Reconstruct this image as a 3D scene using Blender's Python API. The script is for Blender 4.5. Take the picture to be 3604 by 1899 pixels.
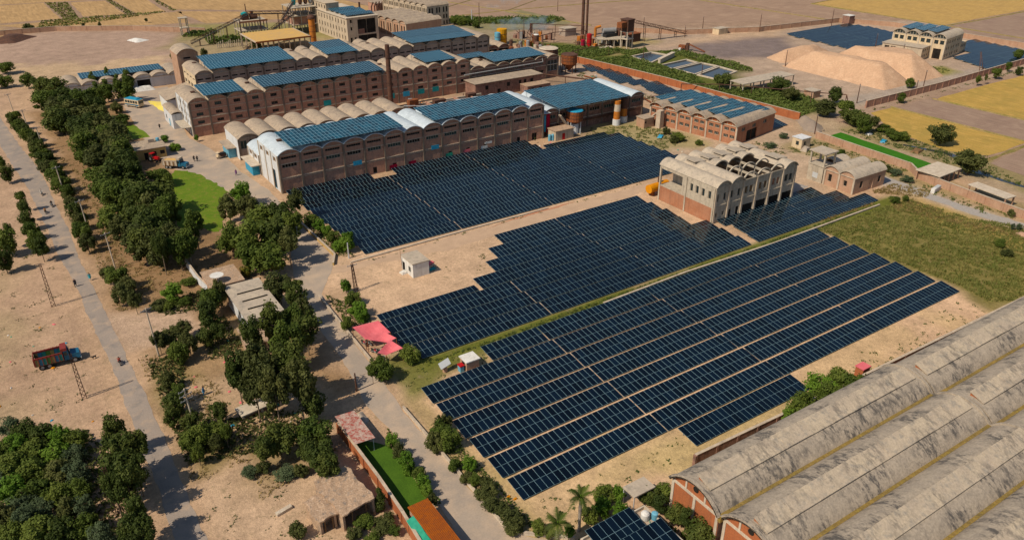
import bpy, bmesh, math, random
import numpy as np
from mathutils import Vector, Matrix, noise
R = math.radians
random.seed(7)
for o in list(bpy.data.objects): bpy.data.objects.remove(o)
scn = bpy.context.scene
C = scn.collection

# ---------------------------------------------------------------- camera, sky, sun, exposure
cam_d = bpy.data.cameras.new('camera'); cam_o = bpy.data.objects.new('camera', cam_d); C.objects.link(cam_o)
cam_d.sensor_width = 36.0; cam_d.lens = 27.94; cam_d.clip_start = 1.0; cam_d.clip_end = 9000
cam_o.location = (0, 0, 75); cam_o.rotation_euler = (R(90 - 27.516), 0, R(-33.41))
scn.camera = cam_o
SUN_EL, SUN_AZ = 48.0, 186.0          # azimuth of the sun seen from the scene, from +x counter-clockwise
w = bpy.data.worlds.new('World'); scn.world = w; w.use_nodes = True
nt = w.node_tree
sky = nt.nodes.new('ShaderNodeTexSky'); sky.sky_type = 'NISHITA'; sky.sun_disc = False
sky.sun_elevation = R(SUN_EL); sky.sun_rotation = R(90 - SUN_AZ)
sky.air_density = 1.1; sky.dust_density = 0.8; sky.ozone_density = 1.3
nt.links.new(sky.outputs[0], nt.nodes['Background'].inputs[0]); nt.nodes['Background'].inputs[1].default_value = 0.085
sd = bpy.data.lights.new('sun', 'SUN'); sd.energy = 4.9; sd.angle = R(0.55); sd.color = (1.0, 0.87, 0.69)
so = bpy.data.objects.new('sun', sd); C.objects.link(so)
dirv = Vector((math.cos(R(SUN_EL)) * math.cos(R(SUN_AZ)), math.cos(R(SUN_EL)) * math.sin(R(SUN_AZ)), math.sin(R(SUN_EL))))
so.rotation_euler = dirv.to_track_quat('Z', 'Y').to_euler(); so.location = (-100, 100, 150)
vs = scn.view_settings; vs.view_transform = 'Standard'; vs.look = 'None'; vs.gamma = 1.0; vs.use_curve_mapping = False
vs.exposure = -0.12

# ---------------------------------------------------------------- materials
MATS = {}
def rich(c, k=1.13):
    g = .3 * c[0] + .59 * c[1] + .11 * c[2]; return tuple(max(.001, g + (v - g) * k) for v in c[:3])
def mat(name, c1, c2=None, scale=0.6, rough=0.85, spec=0.25, c3=None, streak=0.0, streak_col=(0.05, 0.045, 0.04), metal=0.0,
        fine=0.0, fine_scale=6.0, bump=0.0, bump_scale=4.0, contrast=(0.35, 0.65), patch=None, patch_scale=0.25, patch_edge=(0.55, 0.6), furrow=None):
    m = bpy.data.materials.new(name); m.use_nodes = True; n = m.node_tree.nodes; l = m.node_tree.links
    b = n['Principled BSDF']; b.inputs['Roughness'].default_value = rough; b.inputs['Specular IOR Level'].default_value = spec
    b.inputs['Metallic'].default_value = metal
    geo = n.new('ShaderNodeNewGeometry'); pos = geo.outputs['Position']
    def nz(scale, detail=4.0, vec=pos, rough_=0.6):
        t = n.new('ShaderNodeTexNoise'); t.inputs['Scale'].default_value = scale; t.inputs['Detail'].default_value = detail
        t.inputs['Roughness'].default_value = rough_; l.new(vec, t.inputs['Vector']); return t.outputs['Fac']
    def ramp(fac, a, bb):
        r = n.new('ShaderNodeMapRange'); r.inputs['From Min'].default_value = a; r.inputs['From Max'].default_value = bb
        l.new(fac, r.inputs['Value']); return r.outputs['Result']
    def mix(fac, a, bb, mode='MIX'):
        x = n.new('ShaderNodeMix'); x.data_type = 'RGBA'; x.blend_type = mode
        for sock, v in ((x.inputs[6], a), (x.inputs[7], bb)):
            if isinstance(v, tuple): sock.default_value = (*v[:3], 1)
            else: l.new(v, sock)
        if isinstance(fac, (int, float)): x.inputs[0].default_value = fac
        else: l.new(fac, x.inputs[0])
        return x.outputs[2]
    c1 = rich(c1); c2 = rich(c2) if c2 else c2; c3 = rich(c3) if c3 else c3
    col = c1
    if c2 is not None: col = mix(ramp(nz(scale), *contrast), c1, c2)
    if c3 is not None: col = mix(ramp(nz(scale * 3.1, 5.0), 0.5, 0.68), col, c3)
    if patch is not None: col = mix(ramp(nz(patch_scale, 6.0), *patch_edge), col, patch)
    if fine: 
        f = ramp(nz(fine_scale, 3.0), 0.25, 0.75)
        g = n.new('ShaderNodeMapRange'); g.inputs['To Min'].default_value = 1 - fine; g.inputs['To Max'].default_value = 1 + fine
        l.new(f, g.inputs['Value']); v = n.new('ShaderNodeVectorMath'); v.operation = 'SCALE'
        if isinstance(col, tuple): v.inputs[0].default_value = col[:3]
        else: l.new(col, v.inputs[0])
        l.new(g.outputs['Result'], v.inputs['Scale']); col = v.outputs[0]
    if furrow:
        mp = n.new('ShaderNodeMapping'); mp.inputs['Scale'].default_value = furrow; l.new(pos, mp.inputs['Vector'])
        g = n.new('ShaderNodeMapRange'); g.inputs['From Min'].default_value = .3; g.inputs['From Max'].default_value = .7; g.inputs['To Min'].default_value = .80; g.inputs['To Max'].default_value = 1.18
        l.new(nz(1.0, 3.0, mp.outputs['Vector']), g.inputs['Value']); v = n.new('ShaderNodeVectorMath'); v.operation = 'SCALE'; l.new(col, v.inputs[0]); l.new(g.outputs['Result'], v.inputs['Scale']); col = v.outputs[0]
    if streak:
        mp = n.new('ShaderNodeMapping'); mp.inputs['Scale'].default_value = (1.6, 1.6, 0.12); l.new(pos, mp.inputs['Vector'])
        s = ramp(nz(1.0, 5.0, mp.outputs['Vector'], 0.7), 0.5, 0.72)
        k = n.new('ShaderNodeMath'); k.operation = 'MULTIPLY'; k.inputs[1].default_value = streak; l.new(s, k.inputs[0])
        col = mix(k.outputs[0], col, streak_col)
    if isinstance(col, tuple): b.inputs['Base Color'].default_value = (*col[:3], 1)
    else: l.new(col, b.inputs['Base Color'])
    if bump:
        bp = n.new('ShaderNodeBump'); bp.inputs['Strength'].default_value = bump; bp.inputs['Distance'].default_value = 0.1
        l.new(nz(bump_scale, 5.0), bp.inputs['Height']); l.new(bp.outputs[0], b.inputs['Normal'])
    MATS[name] = m
    return m

mat('brick_brown', (0.37, 0.21, 0.15), (0.42, 0.25, 0.185), 0.35, c3=(0.29, 0.175, 0.135), fine=0.22, fine_scale=5, streak=0.3, bump=.3, bump_scale=7)
mat('brick_dark', (0.22, 0.125, 0.095), (0.28, 0.17, 0.135), 0.35, c3=(0.12, 0.075, 0.06), fine=0.25, fine_scale=5, streak=0.5)
mat('brick_grey', (0.33, 0.27, 0.22), (0.39, 0.32, 0.265), 0.3, fine=0.2, fine_scale=5, streak=0.4)
mat('brick_red', (0.32, 0.145, 0.085), (0.37, 0.19, 0.12), 0.4, fine=0.22, fine_scale=6, streak=0.3)
mat('brick_orange', (0.36, 0.135, 0.065), (0.30, 0.11, 0.055), 0.5, fine=0.2, fine_scale=6, streak=0.3)
mat('brick_tan', (0.36, 0.22, 0.15), (0.42, 0.28, 0.2), 0.5, fine=0.22, fine_scale=6, streak=0.25)
mat('mud', (0.40, 0.285, 0.20), (0.31, 0.22, 0.155), 1.1, fine=0.3, c3=(0.47, 0.36, 0.27), bump=.6, patch=(0.24, 0.19, 0.15), patch_scale=1.3, patch_edge=(.56, .64))
mat('trim', (0.50, 0.42, 0.33), (0.40, 0.33, 0.26), 0.7, fine=0.15, streak=0.4)
mat('trim_light', (0.55, 0.48, 0.39), (0.45, 0.38, 0.30), 0.7, fine=0.15, streak=0.3)
mat('pilaster', (0.13, 0.105, 0.085), (0.19, 0.15, 0.12), 0.6, fine=0.2, streak=0.5)
mat('concrete', (0.47, 0.41, 0.325), (0.40, 0.345, 0.275), 0.35, c3=(0.33, 0.285, 0.23), fine=0.15, streak=0.5)
mat('concrete_cream', (0.52, 0.43, 0.32), (0.43, 0.36, 0.28), 0.3, fine=0.15, streak=0.5)
mat('roof_tan', (0.40, 0.325, 0.245), (0.32, 0.26, 0.205), 0.3, c3=(0.24, 0.20, 0.165), fine=0.22, fine_scale=3, streak=0.2, bump=.3, bump_scale=2)
mat('roof_grey', (0.45, 0.385, 0.305), (0.38, 0.325, 0.265), 0.3, c3=(0.30, 0.265, 0.22), fine=0.15, fine_scale=3)
mat('roof_silver', (0.50, 0.56, 0.60), (0.42, 0.47, 0.50), 0.35, c3=(0.56, 0.61, 0.65), rough=0.45, spec=0.5, fine=0.12, fine_scale=2.5)
mat('whitewash', (0.62, 0.63, 0.64), (0.52, 0.53, 0.54), 0.5, fine=0.1, streak=0.45, streak_col=(0.22, 0.2, 0.19))
mat('cream_plaster', (0.62, 0.50, 0.34), (0.52, 0.42, 0.30), 0.5, fine=0.12, streak=0.4)
mat('yellow_plaster', (0.50, 0.36, 0.15), (0.40, 0.29, 0.14), 0.6, fine=0.12, streak=0.4)
mat('white_wall', (0.68, 0.67, 0.64), (0.58, 0.56, 0.52), 0.8, fine=0.1, streak=0.35)
mat('blue_paint', (0.10, 0.28, 0.40), (0.16, 0.36, 0.46), 1.0, rough=0.5, fine=0.15)
mat('teal_sheet', (0.03, 0.26, 0.27), (0.02, 0.18, 0.2), 1.0, rough=0.6, fine=0.2)
mat('sky_sheet', (0.05, 0.30, 0.46), (0.04, 0.22, 0.36), 1.2, rough=0.5, fine=0.2)
mat('opening', (0.012, 0.011, 0.010), (0.03, 0.026, 0.022), 0.6, rough=0.9, spec=0.1)
mat('glass_dark', (0.015, 0.022, 0.024), (0.03, 0.04, 0.04), 1.0, rough=0.35, spec=0.4)
mat('shutter_green', (0.025, 0.05, 0.045), (0.05, 0.07, 0.06), 1.5, rough=0.7)
mat('wood', (0.20, 0.12, 0.06), (0.14, 0.085, 0.045), 2.0, rough=0.8)
mat('rust', (0.22, 0.075, 0.03), (0.13, 0.05, 0.03), 0.8, c3=(0.33, 0.12, 0.04), rough=0.85, fine=0.25, streak=0.4)
mat('rust_dark', (0.075, 0.04, 0.03), (0.12, 0.06, 0.04), 0.8, c3=(0.05, 0.035, 0.03), rough=0.85, fine=0.3)
mat('rust_roof', (0.30, 0.09, 0.02), (0.24, 0.07, 0.02), 0.9, c3=(0.19, 0.06, 0.022), rough=0.9, fine=0.2, fine_scale=9)
mat('rust_orange', (0.48, 0.19, 0.05), (0.38, 0.14, 0.04), 0.8, rough=0.8, fine=0.2, streak=0.3)
mat('red_peel', (0.34, 0.10, 0.08), (0.46, 0.34, 0.29), 1.5, c3=(0.42, 0.36, 0.30), rough=0.7, contrast=(0.42, 0.58), fine=0.2, streak=.3)
mat('pink_cloth', (0.62, 0.17, 0.19), (0.55, 0.13, 0.15), 0.7, rough=0.9, fine=0.08)
mat('red_paint', (0.40, 0.02, 0.025), (0.30, 0.02, 0.02), 1.0, rough=0.5)
mat('dark_red_cloth', (0.30, 0.015, 0.035), (0.22, 0.01, 0.03), 1.0, rough=0.9)
mat('yellow_paint', (0.55, 0.30, 0.03), (0.48, 0.24, 0.03), 1.0, rough=0.6, streak=0.3)
mat('orange_paint', (0.62, 0.27, 0.04), (0.55, 0.22, 0.03), 1.0, rough=0.5, streak=0.25)
mat('grey_metal', (0.28, 0.28, 0.28), (0.22, 0.22, 0.22), 1.0, rough=0.5, spec=0.5, fine=0.1)
mat('light_metal', (0.45, 0.47, 0.48), None, rough=0.4, spec=0.5)
mat('black', (0.02, 0.02, 0.022), (0.03, 0.03, 0.03), 2.0, rough=0.6)
mat('rubber', (0.018, 0.018, 0.018), None, rough=0.9)
mat('green_tarp', (0.05, 0.30, 0.20), (0.03, 0.22, 0.15), 1.5, rough=0.6, fine=0.1)
mat('grain_yellow', (0.56, 0.36, 0.13), (0.50, 0.33, 0.15), 0.25, c3=(0.44, 0.31, 0.17), fine=0.12)
mat('sulphur', (0.75, 0.62, 0.14), (0.62, 0.52, 0.22), 0.5, fine=0.1)
mat('bark', (0.16, 0.12, 0.085), (0.23, 0.18, 0.13), 2.0, fine=0.2)
mat('bark_pale', (0.36, 0.32, 0.27), (0.26, 0.22, 0.18), 2.0, fine=0.2)
mat('asphalt', (0.265, 0.225, 0.195), (0.31, 0.26, 0.22), 0.12, c3=(0.22, 0.195, 0.175), fine=0.12, fine_scale=5, patch=(0.40, 0.30, 0.22), patch_scale=0.35, patch_edge=(0.52, 0.70), bump=.3, bump_scale=3)
mat('paving', (0.36, 0.30, 0.245), (0.30, 0.255, 0.215), 0.10, c3=(0.40, 0.32, 0.25), fine=0.1, fine_scale=4, patch=(0.46, 0.35, 0.255), patch_scale=0.16, patch_edge=(0.48, 0.66))
mat('wheat', (0.43, 0.285, 0.11), (0.37, 0.245, 0.10), 0.12, c3=(0.47, 0.32, 0.13), fine=0.16, fine_scale=2.5, furrow=(.15, 2.2, 1))
mat('wheat_green', (0.40, 0.265, 0.085), (0.33, 0.235, 0.075), 0.10, c3=(0.44, 0.29, 0.10), fine=0.16, fine_scale=2.5, furrow=(2.0, .12, 1))
mat('plough', (0.28, 0.20, 0.15), (0.245, 0.17, 0.13), 0.08, c3=(0.31, 0.225, 0.17), fine=0.14, fine_scale=3, furrow=(2.2, .12, 1))
mat('plough_pink', (0.31, 0.215, 0.155), (0.27, 0.185, 0.135), 0.04, c3=(0.34, 0.24, 0.175), fine=0.12, fine_scale=2, furrow=(.10, 1.6, 1))
mat('stubble', (0.40, 0.265, 0.135), (0.34, 0.225, 0.115), 0.05, c3=(0.44, 0.295, 0.155), fine=0.14, fine_scale=2, furrow=(.9, .08, 1))
mat('crop_green', (0.032, 0.125, 0.010), (0.045, 0.15, 0.014), 0.5, fine=0.25, fine_scale=5, bump=.6, bump_scale=5)
mat('lawn', (0.085, 0.15, 0.016), (0.12, 0.175, 0.022), 0.3, c3=(0.17, 0.17, 0.04), fine=0.25, fine_scale=4, bump=.5, bump_scale=6)
mat('lawn_dark', (0.045, 0.095, 0.012), (0.06, 0.12, 0.016), 0.4, fine=0.25, fine_scale=5, bump=.5, bump_scale=6)
mat('bund', (0.17, 0.15, 0.05), (0.26, 0.19, 0.09), 0.3, fine=0.3, fine_scale=2)
mat('sand_heap', (0.50, 0.335, 0.225), (0.44, 0.29, 0.195), 0.12, c3=(0.53, 0.365, 0.25), fine=0.16, fine_scale=1.6, bump=.7, bump_scale=1.2)
mat('brick_rubble', (0.45, 0.20, 0.12), (0.40, 0.24, 0.16), 2.0, fine=0.3)
mat('rubble', (0.42, 0.36, 0.30), (0.32, 0.27, 0.22), 2.0, fine=0.3)
mat('gravel', (0.36, 0.33, 0.30), (0.30, 0.275, 0.25), 1.5, fine=0.3)
mat('ash_mound', (0.30, 0.24, 0.19), (0.24, 0.195, 0.16), 0.4, fine=0.2)
mat('skin', (0.25, 0.13, 0.08), None)
mat('hair', (0.012, 0.01, 0.009), None)
for nm, c in (('cloth_black', (0.02, 0.02, 0.025)), ('cloth_teal', (0.05, 0.30, 0.36)), ('cloth_white', (0.62, 0.58, 0.52)), ('cloth_purple', (0.14, 0.06, 0.16)), ('cloth_blue', (0.08, 0.22, 0.38)), ('cloth_orange', (0.45, 0.22, 0.09)), ('cloth_red', (0.38, 0.09, 0.07))):
    mat(nm, c, tuple(v * 0.75 for v in c), 3.0, rough=0.95)
m = mat('water', (0.03, 0.035, 0.04), (0.05, 0.05, 0.05), 0.2, rough=0.06, spec=0.5)

def vary_panels(nm):           # each panel a little duller or glossier, a little lighter or darker
    m = MATS[nm]; n = m.node_tree.nodes; l = m.node_tree.links; b = n['Principled BSDF']; oi = n.new('ShaderNodeObjectInfo'); src = b.inputs['Base Color'].links[0].from_socket
    r1 = n.new('ShaderNodeMapRange'); r1.inputs[3].default_value = .55; r1.inputs[4].default_value = 1.7; l.new(oi.outputs['Random'], r1.inputs[0]); v = n.new('ShaderNodeVectorMath'); v.operation = 'SCALE'; l.new(src, v.inputs[0]); l.new(r1.outputs[0], v.inputs['Scale']); l.new(v.outputs[0], b.inputs['Base Color'])
    geo = n.new('ShaderNodeNewGeometry'); tx = n.new('ShaderNodeTexNoise'); tx.inputs['Scale'].default_value = .5; tx.inputs['Detail'].default_value = 5; l.new(geo.outputs['Position'], tx.inputs[0]); r2 = n.new('ShaderNodeMapRange'); r2.inputs[1].default_value = .3; r2.inputs[2].default_value = .7; r2.inputs[3].default_value = .05; r2.inputs[4].default_value = .2; l.new(tx.outputs['Fac'], r2.inputs[0]); l.new(r2.outputs[0], b.inputs['Roughness'])
# solar glass: navy cells under glass, faint cell grid
m = mat('solar_glass', (0.0016, 0.0052, 0.0115), (0.0010, 0.0038, 0.0085), 0.15, rough=0.07, spec=0.5)
mat('solar_glass_blue', (0.003, 0.040, 0.062), (0.003, 0.032, 0.050), 0.15, rough=0.1, spec=0.5)
mat('panel_frame_pale', (0.20, 0.34, 0.42), None, rough=0.4, spec=0.5)
mat('panel_frame', (0.17, 0.27, 0.31), None, rough=0.4, spec=0.5)
vary_panels('solar_glass'); vary_panels('solar_glass_blue')
mat('rack_steel', (0.25, 0.26, 0.27), None, rough=0.5, spec=0.4)

def foliage(name, dark, mid, light, transl=0.3, scale=0.45):
    m = bpy.data.materials.new(name); m.use_nodes = True; n = m.node_tree.nodes; l = m.node_tree.links
    b = n['Principled BSDF']; b.inputs['Roughness'].default_value = 0.7; b.inputs['Specular IOR Level'].default_value = 0.2
    geo = n.new('ShaderNodeNewGeometry'); oi = n.new('ShaderNodeObjectInfo')
    def nz(s, d):
        t = n.new('ShaderNodeTexNoise'); t.inputs['Scale'].default_value = s; t.inputs['Detail'].default_value = d
        l.new(geo.outputs['Position'], t.inputs['Vector']); return t.outputs['Fac']
    cr = n.new('ShaderNodeValToRGB'); e = cr.color_ramp.elements
    e[0].position = 0.3; e[0].color = (*dark, 1); e[1].position = 0.72; e[1].color = (*light, 1)
    k = cr.color_ramp.elements.new(0.5); k.color = (*mid, 1)
    a = n.new('ShaderNodeMath'); a.operation = 'MULTIPLY_ADD'; a.inputs[1].default_value = 0.5
    l.new(nz(scale, 3.0), a.inputs[0])
    a2 = n.new('ShaderNodeMath'); a2.operation = 'MULTIPLY'; a2.inputs[1].default_value = 0.3; l.new(nz(3.5, 2.0), a2.inputs[0]); l.new(a2.outputs[0], a.inputs[2])
    a3 = n.new('ShaderNodeMath'); a3.operation = 'MULTIPLY_ADD'; a3.inputs[1].default_value = 0.2; l.new(oi.outputs['Random'], a3.inputs[0]); l.new(a.outputs[0], a3.inputs[2])
    l.new(a3.outputs[0], cr.inputs[0]); l.new(cr.outputs[0], b.inputs['Base Color'])
    if transl:
        tr = n.new('ShaderNodeBsdfTranslucent'); l.new(cr.outputs[0], tr.inputs[0])
        mx = n.new('ShaderNodeMixShader'); mx.inputs[0].default_value = transl
        l.new(b.outputs[0], mx.inputs[1]); l.new(tr.outputs[0], mx.inputs[2]); l.new(mx.outputs[0], n['Material Output'].inputs[0])
    MATS[name] = m
foliage('leaf_dark', (0.030, 0.050, 0.009), (0.062, 0.088, 0.016), (0.13, 0.15, 0.030))
foliage('leaf_mid', (0.042, 0.072, 0.010), (0.088, 0.125, 0.018), (0.165, 0.20, 0.034))
foliage('leaf_bright', (0.055, 0.125, 0.010), (0.10, 0.19, 0.016), (0.17, 0.26, 0.030))
foliage('leaf_olive', (0.045, 0.058, 0.015), (0.082, 0.095, 0.025), (0.14, 0.145, 0.04))
foliage('leaf_pale', (0.050, 0.075, 0.035), (0.085, 0.12, 0.055), (0.13, 0.17, 0.085))
foliage('leaf_yellow', (0.14, 0.13, 0.015), (0.20, 0.18, 0.02), (0.28, 0.24, 0.03))
foliage('reed', (0.050, 0.085, 0.016), (0.095, 0.14, 0.026), (0.17, 0.20, 0.05))
foliage('scrub_grass', (0.065, 0.090, 0.014), (0.115, 0.135, 0.026), (0.21, 0.19, 0.055), 0.2, 0.2)
foliage('dry_grass', (0.16, 0.12, 0.04), (0.24, 0.175, 0.065), (0.32, 0.24, 0.10), 0.2, 0.3)
foliage('weed', (0.035, 0.06, 0.012), (0.07, 0.10, 0.02), (0.16, 0.16, 0.04), 0.2, 0.3)

# ---------------------------------------------------------------- mesh helpers
class MB:
    def __init__(s): s.v = []; s.f = []; s.m = []
    def face(s, pts, m=0):
        b = len(s.v); s.v += [tuple(p) for p in pts]; s.f.append(tuple(range(b, b + len(pts)))); s.m.append(m)
    def box(s, x0, x1, y0, y1, z0, z1, m=0):
        b = len(s.v)
        s.v += [(x0, y0, z0), (x1, y0, z0), (x1, y1, z0), (x0, y1, z0), (x0, y0, z1), (x1, y0, z1), (x1, y1, z1), (x0, y1, z1)]
        for q in ((0, 3, 2, 1), (4, 5, 6, 7), (0, 1, 5, 4), (1, 2, 6, 5), (2, 3, 7, 6), (3, 0, 4, 7)):
            s.f.append(tuple(b + i for i in q)); s.m.append(m)
        return s
    def hexa(s, p, m=0):            # eight corners, bottom ring then top ring
        b = len(s.v); s.v += [tuple(q) for q in p]
        for q in ((0, 3, 2, 1), (4, 5, 6, 7), (0, 1, 5, 4), (1, 2, 6, 5), (2, 3, 7, 6), (3, 0, 4, 7)):
            s.f.append(tuple(b + i for i in q)); s.m.append(m)
        return s
    def tube(s, p, q, r0, r1=None, n=8, m=0, cap=True):
        r1 = r0 if r1 is None else r1
        p, q = Vector(p), Vector(q); d = (q - p).normalized()
        a = d.cross(Vector((0, 0, 1)) if abs(d.z) < 0.95 else Vector((1, 0, 0))).normalized(); c = d.cross(a)
        b = len(s.v)
        for k in range(n):
            t = 2 * math.pi * k / n; e = a * math.cos(t) + c * math.sin(t)
            s.v.append(tuple(p + e * r0)); s.v.append(tuple(q + e * r1))
        for k in range(n):
            j = (k + 1) % n; s.f.append((b + 2 * k, b + 2 * k + 1, b + 2 * j + 1, b + 2 * j)); s.m.append(m)
        if cap:
            s.f.append(tuple(b + 2 * k for k in range(n))); s.m.append(m)
            s.f.append(tuple(b + 2 * k + 1 for k in reversed(range(n)))); s.m.append(m)
        return s
    def bar(s, p, q, wx, wz, m=0):
        p, q = Vector(p), Vector(q); d = (q - p).normalized()
        a = d.cross(Vector((0, 0, 1)) if abs(d.z) < 0.95 else Vector((0, 1, 0))).normalized() * (wx / 2); c = a.cross(d).normalized() * (wz / 2)
        return s.hexa([p - a - c, p + a - c, q + a - c, q - a - c, p - a + c, p + a + c, q + a + c, q - a + c], m)
    def lathe(s, prof, n=12, m=0, c=(0, 0)):
        b = len(s.v)
        for r, z in prof:
            for k in range(n):
                t = 2 * math.pi * k / n; s.v.append((c[0] + r * math.cos(t), c[1] + r * math.sin(t), z))
        for i in range(len(prof) - 1):
            for k in range(n):
                j = (k + 1) % n; s.f.append((b + i * n + k, b + i * n + j, b + (i + 1) * n + j, b + (i + 1) * n + k)); s.m.append(m)
        s.f.append(tuple(b + (len(prof) - 1) * n + k for k in range(n))); s.m.append(m)
        return s
    def mesh(s, name, mats, recalc=True, smooth=False):
        me = bpy.data.meshes.new(name); me.from_pydata(s.v, [], s.f)
        for x in (mats if isinstance(mats, (list, tuple)) else [mats]): me.materials.append(MATS[x])
        me.polygons.foreach_set('material_index', s.m)
        if recalc:
            bm = bmesh.new(); bm.from_mesh(me); bmesh.ops.recalc_face_normals(bm, faces=bm.faces); bm.to_mesh(me); bm.free()
        if smooth: me.polygons.foreach_set('use_smooth', [True] * len(me.polygons))
        me.update(); return me
    def build(s, name, mats, parent=None, loc=(0, 0, 0), rz=0.0, recalc=True, smooth=False):
        return ob(name, s.mesh(name, mats, recalc, smooth), parent, loc, (0, 0, rz))
def ob(name, me, parent=None, loc=(0, 0, 0), rot=(0, 0, 0), scale=(1, 1, 1)):
    o = bpy.data.objects.new(name, me); C.objects.link(o)
    o.location = loc; o.rotation_euler = rot; o.scale = scale
    if parent: o.parent = parent
    return o
def tag(o, label, cat, group=None, kind=None):
    o['label'] = label; o['category'] = cat
    if group: o['group'] = group
    if kind: o['kind'] = kind
    return o
def thing(name, label, cat, loc=(0, 0, 0), rz=0.0, group=None):
    return tag(ob(name, None, None, loc, (0, 0, rz)), label, cat, group)
def struct(o, kind='structure'):
    o['kind'] = kind; return o
ORD = ['first', 'second', 'third', 'fourth', 'fifth', 'sixth', 'seventh', 'eighth', 'ninth', 'tenth', 'eleventh', 'twelfth', 'thirteenth', 'fourteenth', 'fifteenth', 'sixteenth', 'seventeenth', 'eighteenth', 'nineteenth', 'twentieth']

def inside(poly, P):
    x, y = P[:, 0], P[:, 1]; r = np.zeros(len(P), bool); n = len(poly)
    for i in range(n):
        x1, y1 = poly[i]; x2, y2 = poly[(i + 1) % n]
        if y1 == y2: continue
        c = ((y1 > y) != (y2 > y)) & (x < (x2 - x1) * (y - y1) / (y2 - y1) + x1); r ^= c
    return r
def sdist(poly, P):                # signed distance, positive inside
    d = np.full(len(P), 1e9); n = len(poly)
    for i in range(n):
        a = np.array(poly[i], float); b = np.array(poly[(i + 1) % n], float); ab = b - a
        t = np.clip(((P - a) @ ab) / max(ab @ ab, 1e-9), 0, 1); q = a + t[:, None] * ab
        d = np.minimum(d, np.hypot(*(P - q).T))
    return np.where(inside(poly, P), d, -d)
def sheet(name, pts, z, material, jit=0.35, step=1.5, kind='structure'):
    out = []; n = len(pts)
    for i in range(n):
        a, b = Vector(pts[i]).to_3d(), Vector(pts[(i + 1) % n]).to_3d(); L = (b - a).length; k = max(1, int(L / step))
        for j in range(k):
            p = a + (b - a) * (j / k); o = noise.noise_vector(Vector((p.x * 0.31, p.y * 0.31, 3.7))) * jit + noise.noise_vector(Vector((p.x * 1.3, p.y * 1.3, 9.1))) * jit * 0.5
            out.append((p.x + o.x, p.y + o.y, z))
    mb = MB(); mb.face(out); o = mb.build(name, material, recalc=False)
    if o.data.polygons[0].normal.z < 0: o.data.flip_normals()
    return struct(o, kind)

# ---------------------------------------------------------------- ground
def axis(a, b, s0, step_fine, far):
    xs = list(np.arange(a, b, step_fine)); x = b; s = step_fine
    while x < far: xs.append(x); s *= 1.35; x += s
    xs.append(far); x = a; s = step_fine; lo = []
    while x > -far: s *= 1.35; x -= s; lo.append(x)
    return np.array(sorted(lo) + xs)
np.seterr(all='ignore')
gx = axis(-40, 420, 0, 1.6, 4000); gy = axis(40, 480, 0, 1.6, 4000)
GX, GY = np.meshgrid(gx, gy); P = np.stack([GX.ravel(), GY.ravel()], 1)
col = np.tile(np.array([0.32, 0.225, 0.165]), (len(P), 1))
rng = np.random.default_rng(5)
wob = np.array([noise.fractal(Vector((p[0] * 0.09, p[1] * 0.09, 1.3)), 1.0, 2.0, 4) for p in P])
wob2 = np.array([noise.fractal(Vector((p[0] * 0.03, p[1] * 0.03, 7.3)), 1.0, 2.0, 4) for p in P])
def paint(poly, c, soft=2.5, strength=1.0, amp=3.0):
    d = sdist(poly, P) + wob * amp
    k = np.clip((d + soft) / (2 * soft), 0, 1); k = (k * k * (3 - 2 * k) * strength)[:, None]
    col[:] = col * (1 - k) + np.array(c) * k
def rect(x0, x1, y0, y1): return [(x0, y0), (x1, y0), (x1, y1), (x0, y1)]
TAN = (0.46, 0.32, 0.215); SAND = (0.60, 0.415, 0.28); BROWN = (0.27, 0.175, 0.10); GREEN = (0.13, 0.14, 0.035); OLIVE = (0.20, 0.17, 0.065)
paint([(-60, 20), (150, 20), (215, 90), (215, 300), (120, 330), (60, 430), (-60, 500)], TAN, 6)
paint(rect(-60, 3, 60, 400), (0.43, 0.30, 0.21), 4)
paint(rect(-60, -4, 80, 118), (0.44, 0.325, 0.23), 4, .7)
paint(rect(-40, -9, 100, 200), (0.34, 0.27, 0.16), 5, .5, 9)
paint([(9, 62), (20, 60), (28, 62), (28, 90), (20, 95), (9, 94)], (0.53, 0.385, 0.27), 2)
paint(rect(9.5, 35, 100, 300), BROWN, 3, 1, 4)
paint(rect(9, 30, 92, 130), (0.34, 0.235, 0.14), 3, .8, 5)
paint(rect(10, 30, 60, 100), (0.42, 0.30, 0.20), 4, .5, 8)
paint([(9.3, 92), (15, 92), (19, 100), (18, 112), (15, 126), (9.3, 126)], (0.235, 0.18, 0.085), 1.6, .9, 3)
paint([(16, 84), (26, 86), (28, 98), (16, 100)], (0.25, 0.185, 0.095), 2, .85, 4)
paint([(20, 118), (27, 120), (27, 132), (19, 130)], (0.25, 0.185, 0.10), 2, .8, 4)
paint([(7, 130), (24, 130), (22, 138), (9, 146), (6, 146)], (0.46, 0.335, 0.245), 2)
paint(rect(12, 30, 98, 116), (0.47, 0.335, 0.225), 3, .8, 5)
paint(rect(43, 152, 55, 97), SAND, 3)
paint(rect(46, 132, 100, 145), (0.54, 0.385, 0.265), 3)
paint(rect(38, 135, 57, 66), (0.50, 0.37, 0.20), 3, .5, 8)
paint(rect(150, 200, 112, 188), (0.46, 0.345, 0.25), 4)
paint(rect(135, 176, 181, 200), (0.33, 0.245, 0.16), 3)
paint(rect(150, 172, 155, 186), (0.30, 0.26, 0.12), 3, .7, 6)
paint([(147, 99), (182, 99), (184, 80), (192, 70), (200, 50), (152, 53), (145, 58)], OLIVE, 2)
paint([(186, 112), (192, 112), (190, 74), (196, 40), (187, 40), (184, 76)], (0.43, 0.36, 0.30), 1.5)
paint([(176, 96), (186, 98), (183, 60), (174, 70)], (0.36, 0.26, 0.10), 2, .7, 4)
paint(rect(190, 203, 40, 140), (0.24, 0.20, 0.09), 2, .6, 5)
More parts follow.
